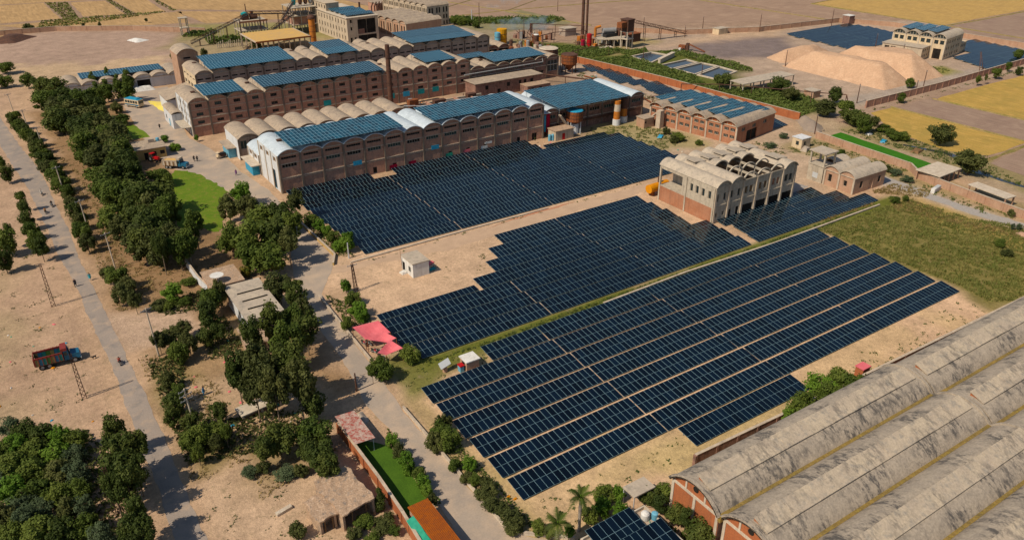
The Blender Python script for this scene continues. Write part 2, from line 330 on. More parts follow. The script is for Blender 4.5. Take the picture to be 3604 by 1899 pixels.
paint([(47, 97.3), (175, 97), (180, 101.5), (47, 101.8)], GREEN, 1.0, 1, 1.2)
paint([(42, 92), (58, 94), (58, 103), (42, 104)], GREEN, 1.5, .9, 3)
paint(rect(40.5, 44, 56, 92), (0.30, 0.24, 0.10), 1.2, .6, 2.5)
paint(rect(57, 100, 57, 62), (0.42, 0.33, 0.16), 2, .6, 5)
paint([(136, 250), (182, 262), (215, 262), (260, 300), (420, 230), (420, 150), (245, 152), (214, 150), (196, 190), (186, 205), (136, 205)], (0.40, 0.305, 0.235), 4)
paint(rect(136, 186, 203, 245), (0.30, 0.215, 0.155), 4)
paint([(205, 262), (214, 205), (216, 158), (244, 158), (230, 200), (252, 212), (254, 250), (236, 262), (214, 300), (204, 320)], (0.115, 0.125, 0.035), 4, 1, 5)
paint([(254, 236), (262, 262), (300, 262), (313, 246), (296, 222), (270, 222)], (0.20, 0.16, 0.15), 5)
paint(rect(240, 330, 156, 164), (0.36, 0.30, 0.25), 3)
paint([(296, 165), (318, 165), (322, 172), (305, 176)], (0.24, 0.22, 0.08), 3)
paint([(250, 262), (300, 272), (340, 262), (312, 250)], (0.50, 0.36, 0.25), 5, .8)
paint([(225, 262), (262, 270), (256, 285), (228, 292)], (0.35, 0.28, 0.15), 4)
paint([(-10, 420), (26, 452), (64, 430), (80, 412), (84, 385), (70, 345), (28, 340), (-10, 350)], (0.38, 0.275, 0.215), 5)
paint([(0, 342), (60, 338), (70, 362), (40, 366), (0, 384)], (0.50, 0.37, 0.24), 5, .8, 9)
paint([(66, 380), (90, 330), (140, 330), (140, 400), (100, 430)], (0.33, 0.26, 0.16), 6)
paint([(72, 330), (100, 325), (122, 340), (96, 352), (78, 350)], (0.52, 0.36, 0.17), 4)
paint([(80, 395), (140, 360), (150, 400), (90, 430)], (0.24, 0.22, 0.09), 6, .8)
paint([(160, 330), (210, 310), (215, 350), (170, 380)], (0.30, 0.24, 0.17), 6)
paint(rect(203, 260, 330, 372), (0.20, 0.20, 0.10), 5, .7, 9)
paint([(205, 150), (222, 158), (222, 100), (212, 60), (222, 40), (204, 40), (206, 96)], (0.38, 0.29, 0.20), 2)
paint([(216, 142), (228, 145), (226, 100), (214, 70), (211, 92)], (0.25, 0.21, 0.10), 2, .8, 4)
paint(rect(-12, 12, 440, 640), (0.40, 0.28, 0.15), 6)
me = bpy.data.meshes.new('ground'); nx, ny = len(gx), len(gy)
idx = np.arange(nx * ny).reshape(ny, nx)
fc = np.stack([idx[:-1, :-1], idx[:-1, 1:], idx[1:, 1:], idx[1:, :-1]], -1).reshape(-1, 4)
me.from_pydata([(p[0], p[1], 0.0) for p in P], [], fc.tolist())
ca = me.color_attributes.new('soil', 'FLOAT_COLOR', 'POINT')
gr = (col @ np.array([.3, .59, .11]))[:, None]; col[:] = gr + (col - gr) * 1.12
col *= (1 + 0.10 * wob2)[:, None]
ca.data.foreach_set('color', np.concatenate([np.clip(col, 0.01, 1), np.ones((len(P), 1))], 1).ravel().astype(np.float32))
gm = bpy.data.materials.new('soil'); gm.use_nodes = True; n = gm.node_tree.nodes; l = gm.node_tree.links
b = n['Principled BSDF']; b.inputs['Roughness'].default_value = 0.95; b.inputs['Specular IOR Level'].default_value = 0.1
at = n.new('ShaderNodeAttribute'); at.attribute_name = 'soil'; geo = n.new('ShaderNodeNewGeometry')
def nz(s, d, r_=0.6):
    t = n.new('ShaderNodeTexNoise'); t.inputs['Scale'].default_value = s; t.inputs['Detail'].default_value = d; t.inputs['Roughness'].default_value = r_
    l.new(geo.outputs['Position'], t.inputs['Vector']); return t.outputs['Fac']
def mr(f, a, c, lo, hi):
    r = n.new('ShaderNodeMapRange'); r.inputs[1].default_value = a; r.inputs[2].default_value = c; r.inputs[3].default_value = lo; r.inputs[4].default_value = hi
    l.new(f, r.inputs[0]); return r.outputs[0]
def mul(a, c):
    x = n.new('ShaderNodeMath'); x.operation = 'MULTIPLY'; l.new(a, x.inputs[0]); l.new(c, x.inputs[1]); return x.outputs[0]
val = mul(mul(mr(nz(0.22, 5), 0.3, 0.7, 0.80, 1.16), mr(nz(1.3, 8, 0.8), 0.32, 0.68, 0.70, 1.22)), mr(nz(5.0, 4, .8), 0.3, 0.7, 0.82, 1.14))
sc = n.new('ShaderNodeVectorMath'); sc.operation = 'SCALE'; l.new(at.outputs['Color'], sc.inputs[0]); l.new(val, sc.inputs['Scale'])
mx = n.new('ShaderNodeMix'); mx.data_type = 'RGBA'; l.new(mr(nz(0.55, 6, 0.75), 0.55, 0.66, 0.0, 0.6), mx.inputs[0]); l.new(sc.outputs[0], mx.inputs[6]); mx.inputs[7].default_value = (0.24, 0.185, 0.105, 1)
l.new(mx.outputs[2], b.inputs['Base Color'])
bp = n.new('ShaderNodeBump'); bp.inputs['Strength'].default_value = 0.8; bp.inputs['Distance'].default_value = 0.2; l.new(nz(2.2, 6, 0.7), bp.inputs['Height']); l.new(bp.outputs[0], b.inputs['Normal'])
me.materials.append(gm); struct(ob('ground', me))

mat('track_soil', (0.47, 0.34, 0.24), (0.41, 0.295, 0.21), .4, fine=.2)
# roads and paving
road_l = [(4, 55), (4.5, 83), (5, 94), (4.8, 110), (4.9, 132), (4.4, 144), (3.7, 166), (2.7, 179), (2.4, 197), (1.5, 218), (.8, 231), (-.7, 247), (-2.2, 269), (-6, 330), (-12, 400)]
road_r = [(-7, 400), (-1.5, 330), (-.1, 301), (1, 285), (2.9, 260), (5.0, 241), (5.5, 229), (5.8, 209), (6.4, 192), (6.2, 174), (6.7, 160), (7, 147), (7.5, 129), (8, 115), (8, 98), (8, 81), (8, 55)]
sheet('road', road_l + road_r, 0.02, 'asphalt', 0.34, 1.0)
lane = [(35.6, 293), (43, 310), (54, 311), (47, 262), (45.5, 244), (47.5, 236), (50, 218), (50, 207), (52, 190), (51, 164), (51.2, 146), (49.6, 142), (43, 132), (41.6, 118), (41, 105), (40, 92), (39.6, 61), (43, 58), (46, 54), (34, 52), (34, 63), (35.4, 73), (36.2, 89), (35.6, 95), (36.5, 99), (37.6, 109), (38, 120), (38, 130), (40, 138), (44, 152), (45, 165), (44, 180), (43, 194), (41, 205), (34.8, 222), (34, 250)]
sheet('lane', lane, 0.024, 'paving', 0.35, 1.5)
sheet('dirt_track', [(44, 139), (46, 141.2), (60, 140.6), (138, 141.2), (139, 137.5), (100, 136.8), (72, 135.5), (57, 138)], 0.012, 'track_soil', 1.0, 2.0)
sheet('path', [(186.5, 112), (191, 112), (189, 88), (192, 60), (188.5, 60), (185.5, 84)], 0.012, 'gravel', 0.8, 2)
# fields
def field(pts, m, z=0.03, jit=0.8): return sheet('field', pts, z, m, jit, 4.0)
field([(273, 146.5), (420, 148), (440, 60), (276, 55)], 'wheat_green')
field([(251.5, 148.5), (271.5, 147.5), (274, 55), (252, 60)], 'plough')
field([(239.5, 148.5), (250.5, 148.5), (250.5, 104.5), (229, 104), (224, 113), (227, 132)], 'wheat_green')
field([(224, 101), (250, 102), (250, 50), (216, 60)], 'plough')
field([(203.0, 109.2), (210.2, 108.6), (213.2, 140.6), (206.5, 140.2)], 'crop_green', 0.05, 0.3)
field([(404, 222), (700, 222), (720, 330), (404, 300)], 'wheat')
field([(384, 160), (700, 160), (700, 219), (404, 219), (384, 219)], 'plough')
field([(372, 262), (402, 260), (402, 300), (720, 335), (720, 520), (370, 420)], 'plough_pink')
field([(256, 321), (366, 262), (366, 440), (250, 420)], 'plough_pink')
field([(248, 376), (366, 443), (700, 640), (240, 640)], 'plough_pink', 0.036)
field([(210, 380), (242, 350), (236, 640), (170, 640), (190, 410)], 'plough_pink')
field([(95, 480), (190, 412), (168, 640), (92, 640)], 'stubble')
field([(50, 484), (69.5, 480), (68, 534), (50, 538)], 'stubble')
field([(75, 478), (89, 476), (90, 640), (72, 640), (72, 536)], 'stubble')
field([(12, 486), (39, 484), (37, 545), (14, 548)], 'stubble')
field([(12, 552), (68, 540), (68, 660), (0, 660)], 'stubble')
field([(30, 452), (92, 436), (96, 472), (40, 477), (10, 480)], 'stubble')
field([(98, 430), (186, 405), (188, 408), (94, 474)], 'stubble')
def bund(pts, wid=0.9):
    mb = MB()
    for a, c in zip(pts[:-1], pts[1:]):
        a, c = Vector((*a, 0)), Vector((*c, 0)); L = (c - a).length; k = max(2, int(L / 5)); d = (c - a).normalized(); s = Vector((-d.y, d.x, 0))
        for j in range(k):
            p, q = a + (c - a) * (j / k), a + (c - a) * ((j + 1) / k)
            w0 = wid * (.7 + .6 * noise.noise(p * .2)); w1 = wid * (.7 + .6 * noise.noise(q * .2)); hh = Vector((0, 0, 0.32))
            mb.face([p - s * w0, q - s * w1, q + hh, p + hh]); mb.face([p + hh, q + hh, q + s * w1, p + s * w0])
    return struct(mb.build('field_bund', 'bund', recalc=False))
for pts, wd in [([(272.3, 147), (275, 55)], .8), ([(251, 149), (251.3, 55)], .7), ([(404, 155), (403, 300)], 1.0), ([(403, 220.5), (433, 219.5), (560, 220.5), (700, 220.5)], 1.2), ([(369, 256), (361, 322), (350, 440)], .9), ([(232, 420), (245, 372), (257, 318)], .8), ([(205, 378), (246, 377), (300, 370), (360, 358), (420, 352)], .7), ([(246, 377), (300, 410), (366, 441)], .6), ([(216, 400), (250, 420), (310, 450)], .5), ([(223, 102.4), (250, 103.2), (300, 100)], 1.0), ([(402, 265), (402, 300), (560, 318)], .8)]:
    bund(pts, wd)
# ponds: concrete-rimmed settling basins with still water
def pond(label, p):
    t = thing('settling_pond', label, 'pond', (0, 0, 0))
    c = Vector((sum(q[0] for q in p) / 4, sum(q[1] for q in p) / 4, 0)); mb = MB(); mb.face([(q[0], q[1], 0.06) for q in p]); mb.build('water_surface', 'water', t, recalc=False)
    for i in range(4):
        a, e = Vector((*p[i], 0)), Vector((*p[(i + 1) % 4], 0)); d = (e - a).normalized() * .35
        MB().bar(a + Vector((0, 0, .22)) - d * .98, e + Vector((0, 0, .22)) - d * 1.02, .7, .44).build('rim', 'trim_light', t)
pond('murky settling pond with a high concrete end wall beside reeds', [(227, 241), (242, 247.5), (240, 255.5), (227.5, 254)])
pond('broad settling pond in the middle of the concrete basins', [(226.5, 228.5), (242.5, 230.5), (242.8, 237.0), (226, 235.4)])
pond('settling pond between the middle basin and the slab-roofed shed', [(227.5, 217), (245, 221.8), (243.6, 229.3), (227.5, 227.3)])
pond('small settling pond behind the slab-roofed shed', [(229, 207), (244.5, 211.5), (244.8, 220.6), (228, 215.8)])
MB().box(0, 1, 0, 15, 0, 1.7).box(-.3, 1.3, 0.003, 14.99, 1.7, 1.95).build('tmp', 'trim_light')
o = C.objects['tmp']; o.name = 'basin_wall'; o.location = (229, 239.3, 0); o.rotation_euler = (0, 0, R(-66)); tag(o, 'thick pale concrete wall at the end of a settling pond', 'wall')
# stream
sheet('stream', [(219, 123.5), (221.5, 116), (223, 111), (221.8, 107), (215, 98), (214.5, 91), (214.5, 70), (213, 70), (213, 92), (213.5, 99), (219.5, 108), (221, 112), (219.6, 116), (217.6, 123)], 0.03, 'water', 0.5, 2)
# lawns
sheet('lawn', [(29.0, 203), (33.1, 214), (35.4, 219), (38.2, 215.6), (40.6, 211), (41.4, 205.5), (42.9, 197), (41, 188), (38, 180), (34.5, 172), (27, 180)], 0.04, 'lawn', 1.1, .8)
sheet('lawn', [(28.4, 253), (36.4, 252.3), (34.2, 268), (31, 268.5)], 0.04, 'lawn', .4)
sheet('lawn', [(30.4, 90), (34.6, 84), (34.2, 70.5), (30.2, 70.5)], 0.04, 'lawn_dark', .15)
sheet('yellow_spill', [(43.6, 294), (47.4, 291), (48.2, 280), (46.2, 272), (44.8, 280)], 0.045, 'sulphur', .8, 1.2)
sheet('red_gravel_strip', [(85, 139.8), (92, 140.8), (108, 141.3), (112, 141.8), (107, 142.2), (94, 141.6)], .03, 'brick_rubble', .4, .9)


# ---------------------------------------------------------------- solar arrays
PW, PL = 0.992, 1.985
def panel_mesh(glass='solar_glass', frame='panel_frame', f=0.019):
    mb = MB(); w_, h_, t = PW - 0.012, PL - 0.014, 0.04
    mb.box(0, w_, 0, h_, -t, 0, 1)
    mb.face([(f, f, .004), (w_ - f, f, .004), (w_ - f, h_ - f, .004), (f, h_ - f, .004)], 0)
    return mb.mesh('solar_panel', [glass, frame], recalc=False)
PANEL = panel_mesh(); PANEL_ROOF = panel_mesh('solar_glass_blue', 'panel_frame_pale', 0.05)
RACK = {}
def rack_mesh(nc, nr, z0, tilt, foot):
    key = (nc, nr, round(z0, 2), round(tilt, 3), foot)
    if key not in RACK:
        mb = MB(); L = nc * PW; D = nr * PL; c, s = math.cos(tilt), math.sin(tilt)
        for k in range(nr):
            for q in (0.22, 0.78):
                d = (k + q) * PL; mb.bar((0, d * c, z0 + d * s - .09), (L - .02, d * c, z0 + d * s - .09), .06, .09)
        npost = max(2, int(L / 3.2) + 1)
        for i in range(npost):
            x = .3 + (L - .6) * i / (npost - 1)
            for q in ([0.25, 0.75] if nr <= 2 else [0.06, 0.5, 0.94]):
                d = q * D; mb.box(x - .04, x + .04, d * c - .04, d * c + .04, foot, z0 + d * s - .12)
            mb.bar((x, .03 * D * c, z0 + .03 * D * s - .15), (x, .97 * D * c, z0 + .97 * D * s - .15), .06, .08)
        RACK[key] = mb.mesh('support_frame', 'rack_steel')
    return RACK[key]
JOIN = {}
def table(label, x, y, nc, nr=2, px=PW, z0=0.27, tilt=R(8.0), group=None, joined=False, rz=0.0, foot=0.0, zb=0.0, name='solar_table', pm=None):
    pm = pm or PANEL
    t = thing(name, label, 'solar panels', (x, y, zb), rz, group)
    c, s = math.cos(tilt), math.sin(tilt)
    if joined:
        key = (nc, nr, round(z0, 2), round(tilt, 3), round(px, 4), pm.name)
        if key not in JOIN:
            M_ = Matrix.Rotation(tilt, 4, 'X'); mb = MB(); pv = [v.co.copy() for v in pm.vertices]; pf = [(tuple(p.vertices), p.material_index) for p in pm.polygons]
            for j in range(nr):
                for i in range(nc):
                    b0 = len(mb.v); off = Vector((i * px, j * PL, 0))
                    mb.v += [tuple(M_ @ (v + off) + Vector((0, 0, z0))) for v in pv]
                    for f_, mi in pf: mb.f.append(tuple(b0 + q for q in f_)); mb.m.append(mi)
            JOIN[key] = mb.mesh('solar_panels', [x.name for x in pm.materials], recalc=False)
        struct(ob('solar_panels', JOIN[key], t), 'stuff')
    else:
        for j in range(nr):
            for i in range(nc):
                p = bpy.data.objects.new('solar_panel', pm); C.objects.link(p); p.parent = t
                p.location = (i * px, j * PL * c + random.uniform(-.004, .004), z0 + j * PL * s + random.uniform(-.003, .003)); p.rotation_euler = (tilt + random.uniform(-.002, .002), 0, 0)
    ob('support_frame', rack_mesh(nc, nr, z0, tilt, foot), t)
    t.rotation_euler.x = random.uniform(-.005, .005); t.rotation_euler.y = random.uniform(-.0012, .0012)
    return t
def row_of_tables(x0, x1, y, fmt, group, nr=2, cuts=None, **kw):
    # split a row at the cut positions, whole panels only
    q_ = 1.0044; x0, x1, y, cuts = x0 * q_, x1 * q_, y * q_, [c * q_ for c in (cuts or [])]
    xs = [x0] + [c for c in (cuts or []) if x0 + 2 < c < x1 - 2] + [x1]
    for i, (a, e) in enumerate(zip(xs[:-1], xs[1:])):
        if i: a += 0.06
        nc = int((e - a - 0.08) / PW)
        if nc > 0: table(fmt % ORD[i], a, y, nc, nr, px=(e - a - 0.08) / nc, group=group, **kw)
NEARC = [69.7, 95.2, 120.7]
for k in range(7):
    row_of_tables(58.1 if k == 6 else 44.2, 146.0, 64.35 + 4.93 * k, f'black solar table, {ORD[k]} row up from the long sheds, %s table from the lane', 'solar tables of the nearest big array', cuts=NEARC)
table('detached solar table standing alone beside the long vaulted sheds', 71.1, 59.9, 25)
MIDC = [75.2, 103.0]
for k, (a, e) in enumerate([(48.6, 128.6), (47.3, 128.8), (47.0, 129.0), (69.6, 125.3), (75.6, 126.0), (79.3, 125.7), (83.9, 125.4)]):
    row_of_tables(a, e, 100.8 + 4.95 * k, f'black solar table, {ORD[k]} row up from the grassy drain, %s along from the pink canopies', 'solar tables of the middle array', cuts=MIDC if k < 3 else [100.5])
table('single-panel-high solar table edging the sandy clearing', 48.2, 116.2, 21, 1)
for k, (a, e) in enumerate([(130.8, 173.6), (131.8, 169.2), (131.0, 165.8)]):
    row_of_tables(a, e, 100.8 + 4.95 * k, f'dark blue solar table, {ORD[k]} row from the drain beside the roofless building, %s piece along', 'solar tables beside the concrete building', cuts=[152])
UPC = [80.3, 105.8, 131.0]
for k in range(9):
    y = 142.4 + 4.85 * k; a = 56.8 - 0.3 * k; e = 155.2 - .15 * k
    if k == 8:
        row_of_tables(54.6, 77.0, y, f'dark solar table touching the warehouse wall, %s piece before the pump gap', 'solar tables along the warehouse wall'); 
        row_of_tables(83.4, 126.8, y, f'dark solar table along the warehouse wall, %s piece after the pump gap', 'solar tables along the warehouse wall', cuts=[105.8]); continue
    if k == 7: e = 127.2
    row_of_tables(a, e, y, f'blue solar table, {ORD[k]} row up from the dirt track, %s along from the yard', 'solar tables of the array before the warehouse', cuts=UPC)
table('single-panel-high solar table beside the rusty hopper', 129.2, 177.7, 23, 1)
# strip along the orange boundary wall
for k, (a, e, y) in enumerate([(194, 204.6, 153.6), (194, 206, 158.4), (195, 208, 163.2), (195, 208.4, 168), (195, 207.6, 172.8), (195, 208, 177.6), (195, 207, 182.4), (194, 207, 187.2), (193, 206.4, 192), (196.4, 205, 197.0), (195, 204, 201.8), (195.6, 205, 206.6), (197.6, 206.5, 211.4), (196, 204, 216.6), (193.6, 202, 221.4), (194.5, 204, 226.2), (195.6, 204, 231), (196.6, 204, 235.8), (196, 202.6, 241.2), (198, 203.6, 246.2)]):
    row_of_tables(a, e, y, f'small blue solar table, {ORD[k]} up along the orange brick wall%.0s', 'solar tables along the orange wall')
# far arrays by the three-storey building
for k in range(8):
    row_of_tables(313.5 + 1.2 * (k % 2) + k * .4, 366 - abs(k - 5) * 1.0, 209.5 + 4.9 * k, f'far blue solar table, {ORD[k]} row behind the sand heaps, %s piece along', 'far solar tables behind the sand heaps', joined=True, cuts=[340])
for k in range(7):
    a = [329, 331, 333, 335, 352, 353, 354][k]
    row_of_tables(a, 374 + k * .8, 158.5 + 4.9 * k, f'far blue solar table, {ORD[k]} row from the reddish wall by the three-storey building, %s piece', 'far solar tables beyond the three-storey building', joined=True, cuts=[352])

# ---------------------------------------------------------------- vaulted buildings
WIN = {}
def window_mesh(w_, h_, nx, pane, frame):
    key = (round(w_, 2), round(h_, 2), nx, pane, frame)
    if key not in WIN:
        mb = MB(); f = .07
        mb.face([(0, .05, 0), (w_, .05, 0), (w_, .05, h_), (0, .05, h_)], 0)
        for z0, z1 in ((0, f), (h_ - f, h_)): mb.box(0, w_, -.02, .04, z0, z1, 1)
        for i in range(nx + 1):
            x = (w_ - f) * i / nx; mb.box(x, x + f, -.025, .035, f, h_ - f, 1)
        WIN[key] = mb.mesh('window', [pane, frame], recalc=False)
    return WIN[key]
def wall_rect(mb, u0, u1, z0, z1, holes, place, rev=0.25, m=0):
    us = sorted({u0, u1, *[h[0] for h in holes], *[h[1] for h in holes]}); zs = sorted({z0, z1, *[h[2] for h in holes], *[h[3] for h in holes]})
    us = [u for u in us if u0 - 1e-6 <= u <= u1 + 1e-6]; zs = [z for z in zs if z0 - 1e-6 <= z <= z1 + 1e-6]
    for a, c in zip(us[:-1], us[1:]):
        for d, e in zip(zs[:-1], zs[1:]):
            um, zm = (a + c) / 2, (d + e) / 2
            if any(h[0] < um < h[1] and h[2] < zm < h[3] for h in holes): continue
            mb.face([place(a, d, 0), place(c, d, 0), place(c, e, 0), place(a, e, 0)], m)
    for h in holes:
        a, c, d, e = h[:4]
        for p, q in (((a, d), (c, d)), ((c, d), (c, e)), ((c, e), (a, e)), ((a, e), (a, d))):
            mb.face([place(*p, 0), place(*p, rev), place(*q, rev), place(*q, 0)], m)
def arch_pts(b, r, n=12, off=0.0):
    Rr = (b * b / 4 + r * r) / (2 * r); cz = r - Rr; a0 = math.asin((b / 2) / Rr)
    return [(b / 2 + (Rr + off) * math.sin(-a0 + 2 * a0 * k / n), cz + (Rr + off) * math.cos(-a0 + 2 * a0 * k / n)) for k in range(n + 1)]
VAULT = {}
def vault_mesh(b, r, y0, y1, m, th=0.16, n=12):
    key = (round(b, 3), r, y0, y1, m)
    if key not in VAULT:
        mb = MB(); A, B = arch_pts(b, r, n, -0.004), arch_pts(b, r, n, th)
        for k in range(n):
            (x0, z0), (x1, z1), (u0, w0), (u1, w1) = A[k], A[k + 1], B[k], B[k + 1]
            mb.face([(u0, y0, w0), (u1, y0, w1), (u1, y1, w1), (u0, y1, w0)]); mb.face([(x0, y1, z0), (x1, y1, z1), (x1, y0, z1), (x0, y0, z0)])
            mb.face([(x0, y0, z0), (x1, y0, z1), (u1, y0, w1), (u0, y0, w0)]); mb.face([(x1, y1, z1), (x0, y1, z0), (u0, y1, w0), (u1, y1, w1)])
        for k in (0, n): mb.face([(A[k][0], y0, A[k][1]), (B[k][0], y0, B[k][1]), (B[k][0], y1, B[k][1]), (A[k][0], y1, A[k][1])])
        VAULT[key] = mb.mesh('barrel_vault', m)
    return VAULT[key]
def add_windows(t, holes, rot, place, rev=0.25):
    for h in holes:
        if len(h) > 4 and h[4] is None: continue
        a, c, d, e = h[:4]; pane = h[4] if len(h) > 4 else 'opening'; nx = h[5] if len(h) > 5 else 3; frame = h[6] if len(h) > 6 else 'pilaster'; nm = h[7] if len(h) > 7 else 'window'
        ob(nm, window_mesh(c - a, e - d, nx, pane, frame), t, place(a, d, rev - .06), (0, 0, rot))
def vaulted(name, label, cat, loc, rz, nb, bay, depth, eave, rise, wall='brick_brown', side=None, roof='roof_tan', front=None, left=(), right=(), bands=(), pil='pilaster', trim='trim',
            over=0.55, lun='wall', skip=(), back=True, group=None, left_pil=0, arch_trim=True, open_bays=(), back_x0=0.0):
    t = thing(name, label, cat, loc, rz, group); W_ = nb * bay; side = side or wall
    pf = lambda u, z, d: (u, d, z); pl = lambda u, z, d: (d, depth - u, z); pr = lambda u, z, d: (W_ - d, u, z)
    holes = []
    for k in range(nb):
        if front: holes += [(k * bay + h[0], k * bay + h[1], *h[2:]) for h in front(k)]
    mb = MB(); wall_rect(mb, 0, W_, 0, eave, holes, pf)
    for k in range(nb):
        if k in open_bays: continue
        A = arch_pts(bay, rise)
        mb.face([(k * bay, 0, eave)] + [(k * bay + bay, 0, eave)] + [(k * bay + x, 0, eave + z) for x, z in reversed(A[1:-1])])
    mb.build('wall', wall, t, recalc=False); add_windows(t, holes, 0, pf)
    mb = MB(); wall_rect(mb, 0, depth, 0, eave, list(left), pl); mb.build('side_wall', side, t, recalc=False); add_windows(t, left, R(-90), pl)
    mb = MB(); wall_rect(mb, 0, depth, 0, eave, list(right), pr); mb.build('side_wall', side if side != 'whitewash' else wall, t, recalc=False); add_windows(t, right, R(90), pr)
    A = arch_pts(bay, rise); top = [(k * bay + x, depth, eave + z) for k in range(nb) for x, z in (A[:-1] if back and k not in open_bays else [(0, 0)])] + [(W_, depth, eave)]
    top = [q for q in top if q[0] >= back_x0 - 1e-6]; mb = MB(); mb.face([(back_x0, depth, 0)] + top + [(W_, depth, 0)]); mb.build('back_wall', wall, t, recalc=False)
    for k in range(nb):
        if k not in skip: ob('barrel_vault', vault_mesh(bay, rise, -over, depth + over * .6, roof), t, (k * bay, 0, eave))
    if pil:
        pm = MB().box(-.24, .24, -.26, -.002, 0, eave - .02).mesh('pilaster', pil)
        for k in range(nb + 1): ob('pilaster', pm, t, (min(max(k * bay, .24), W_ - .24), 0, 0))
    if left_pil:
        for k in range(left_pil + 1): MB().box(-.18, -.002, -.2, .2, 0, eave - .05).build('pilaster', side if side != 'whitewash' else 'trim_light', t, (0, .21 + (depth - .42) * k / left_pil, 0))
    for z, h, dp in bands:
        bm_ = MB().box(.26, bay - .26, -dp, -.003, z, z + h).mesh('string_course', trim)
        for k in range(nb): ob('string_course', bm_, t, (k * bay, 0, 0))
    if arch_trim:
        bm_ = MB().box(.26, bay - .26, -.16, -.003, eave - .12, eave + .08).mesh('tie_beam', trim)
        for k in range(nb): ob('tie_beam', bm_, t, (k * bay, 0, 0))
    return t
def vent(t, x, y, z, m='rust_dark'):
    MB().box(-.55, .55, -.5, .5, -.35, .3).box(-.65, .65, -.6, .6, .3, .38).build('roof_ventilator', m, t, (x, y, z))

# W1: silver-roofed warehouse in front
def f1(k):
    p = 'shutter_green' if k % 3 else 'opening'
    h = [(.95, 4.75, 6.45, 7.38, p, 5, 'trim'), (.9, 4.8, 8.65, 9.25, 'opening', 6)]
    if k in (4, 5, 8, 9, 10, 12): h.append((2.0, 3.2, .1, 1.9, 'opening', 1, 'trim_light', 'door'))
    if k == 13: h.append((1.6, 3.4, .1, 2.2, 'opening', 2))
    return h
w1 = vaulted('arched_warehouse', 'long brick warehouse with silvery vaulted roof and white end wall before the dark arrays', 'warehouse', (54.0, 186.3, 0), 0, 14, 5.72, 15.2, 9.8, 1.25,
    'brick_brown', 'whitewash', 'roof_silver', f1, left=[(9.2, 12.0, 0.02, 5.2, 'opening', 2, 'blue_paint', 'door'), (1.2, 3.4, 7.6, 8.9, 'wood', 2, 'trim'), (6.0, 8.2, 7.6, 8.9, 'wood', 2, 'trim'), (11.4, 13.6, 7.6, 8.9, 'wood', 2, 'trim')],
    bands=[(7.4, .16, .12), (3.75, .22, .16), (3.35, .1, .1)], left_pil=3)
for k in (1, 6, 9, 13): vent(w1, k * 5.72 - 2.6, 5 + k % 3 * 2, 11.25)
for k, mt in ((3, 'sky_sheet'), (7, 'sky_sheet'), (10, 'white_wall')):
    MB().box(2.2, 4.6, -.34, -.28, 3.55 if k != 10 else 2.0, 4.7 if k != 10 else 2.6).build('awning_sheet', mt, w1, (k * 5.72, 0, 0))
for k, mt in ((5, 'dark_red_cloth'), (6, 'dark_red_cloth'), (8, 'green_tarp'), (9, 'pink_cloth'), (10, 'white_wall')):
    MB().box(1.0, 3.2, -.12, -.06, .3, 1.5).build('door_sheet', mt, w1, (k * 5.72, 0, 0))
mb = MB(); mb.box(1.5, 7.0, -3.6, -.01, 1.6, 1.85); mb.build('loading_canopy', 'trim_light', w1, (0, 8, 3.2 - 1.6), R(90))
w1r = vaulted('rear_wing', 'low white wing with orange windows behind the silvery warehouse end', 'building', (53.9, 202.3, 0), 0, 3, 5.72, 9.6, 5.4, 1.2, 'whitewash', 'whitewash', 'roof_silver', None,
    left=[(1.2, 3.4, 3.6, 4.9, 'wood', 2, 'trim'), (5.2, 7.6, 3.6, 4.9, 'wood', 2, 'trim')], left_pil=2, pil=None, arch_trim=False)
mb = MB(); mb.box(0, 2.6, 0, 9.4, 2.9, 3.12); mb.build('canopy_slab', 'trim_light', w1r, (-2.6, -1, 0))
mb = MB(); mb.box(0, 2.0, 0, 6.5, 0, 2.88); mb.build('porch_wall', 'sky_sheet', w1r, (-2.02, .4, 0))

# W1b: low vaulted row behind
f1b = lambda k: [(.7, 2.5, 3.0, 5.3, 'shutter_green', 2, 'trim'), (3.2, 5.0, 3.0, 5.3, 'shutter_green', 2, 'trim')] if k < 3 else [(.5, 5.2, 2.4, 5.3, 'opening', 3)]
w1b = vaulted('low_vaulted_shed', 'low tan vaulted shed row between the two long brick warehouses', 'shed', (52.6, 216.7, 0), 0, 9, 5.72, 12.2, 6.0, 1.2, 'brick_grey', 'whitewash', 'roof_tan', f1b, left=[(3, 4.4, .02, 2.4, 'blue_paint', 1, 'trim', 'door')], over=.9)
MB().box(0, 2.6, 0, 8.5, 2.9, 3.1).build('porch_roof', 'roof_tan', w1b, (-2.6, 2.2, 0)); MB().box(0, 2.0, 0, 6, 0, 2.88).build('porch_wall', 'blue_paint', w1b, (-2.05, 3.2, 0))

# W2: tall brick mill with four rows of windows
def f2(k):
    g = ['shutter_green', 'opening', 'glass_dark'][k % 3]; s = ['opening', 'shutter_green'][k % 2]
    return [(1.85, 3.85, 8.75, 9.75, s, 4, 'pilaster'), (1.85, 3.85, 6.25, 7.2, g, 4, 'pilaster'), (1.85, 3.85, 3.85, 4.75, g, 4, 'pilaster')]
lw2 = [(u, u + 1.0, z, z + 1.2, p, 1, 'trim') for u in (2.5, 5.5, 8.5, 11.5, 14) for z, p in ((8.2, 'glass_dark'), (5.6, 'glass_dark'), (3.4, 'glass_dark'))] + [(12.4, 14.6, .02, 2.6, 'blue_paint', 2, 'trim', 'door')]
w2 = vaulted('vaulted_mill', 'tall four-storey brick mill with tan vaults and pale floor bands behind the chimney', 'factory', (47.0, 244.3, 0), 0, 17, 5.665, 16.2, 10.35, 1.35, 'brick_brown', 'whitewash', 'roof_tan', f2, left=lw2,
    bands=[(8.0, .12, .1), (5.55, .32, .16), (3.1, .32, .16)], left_pil=3)
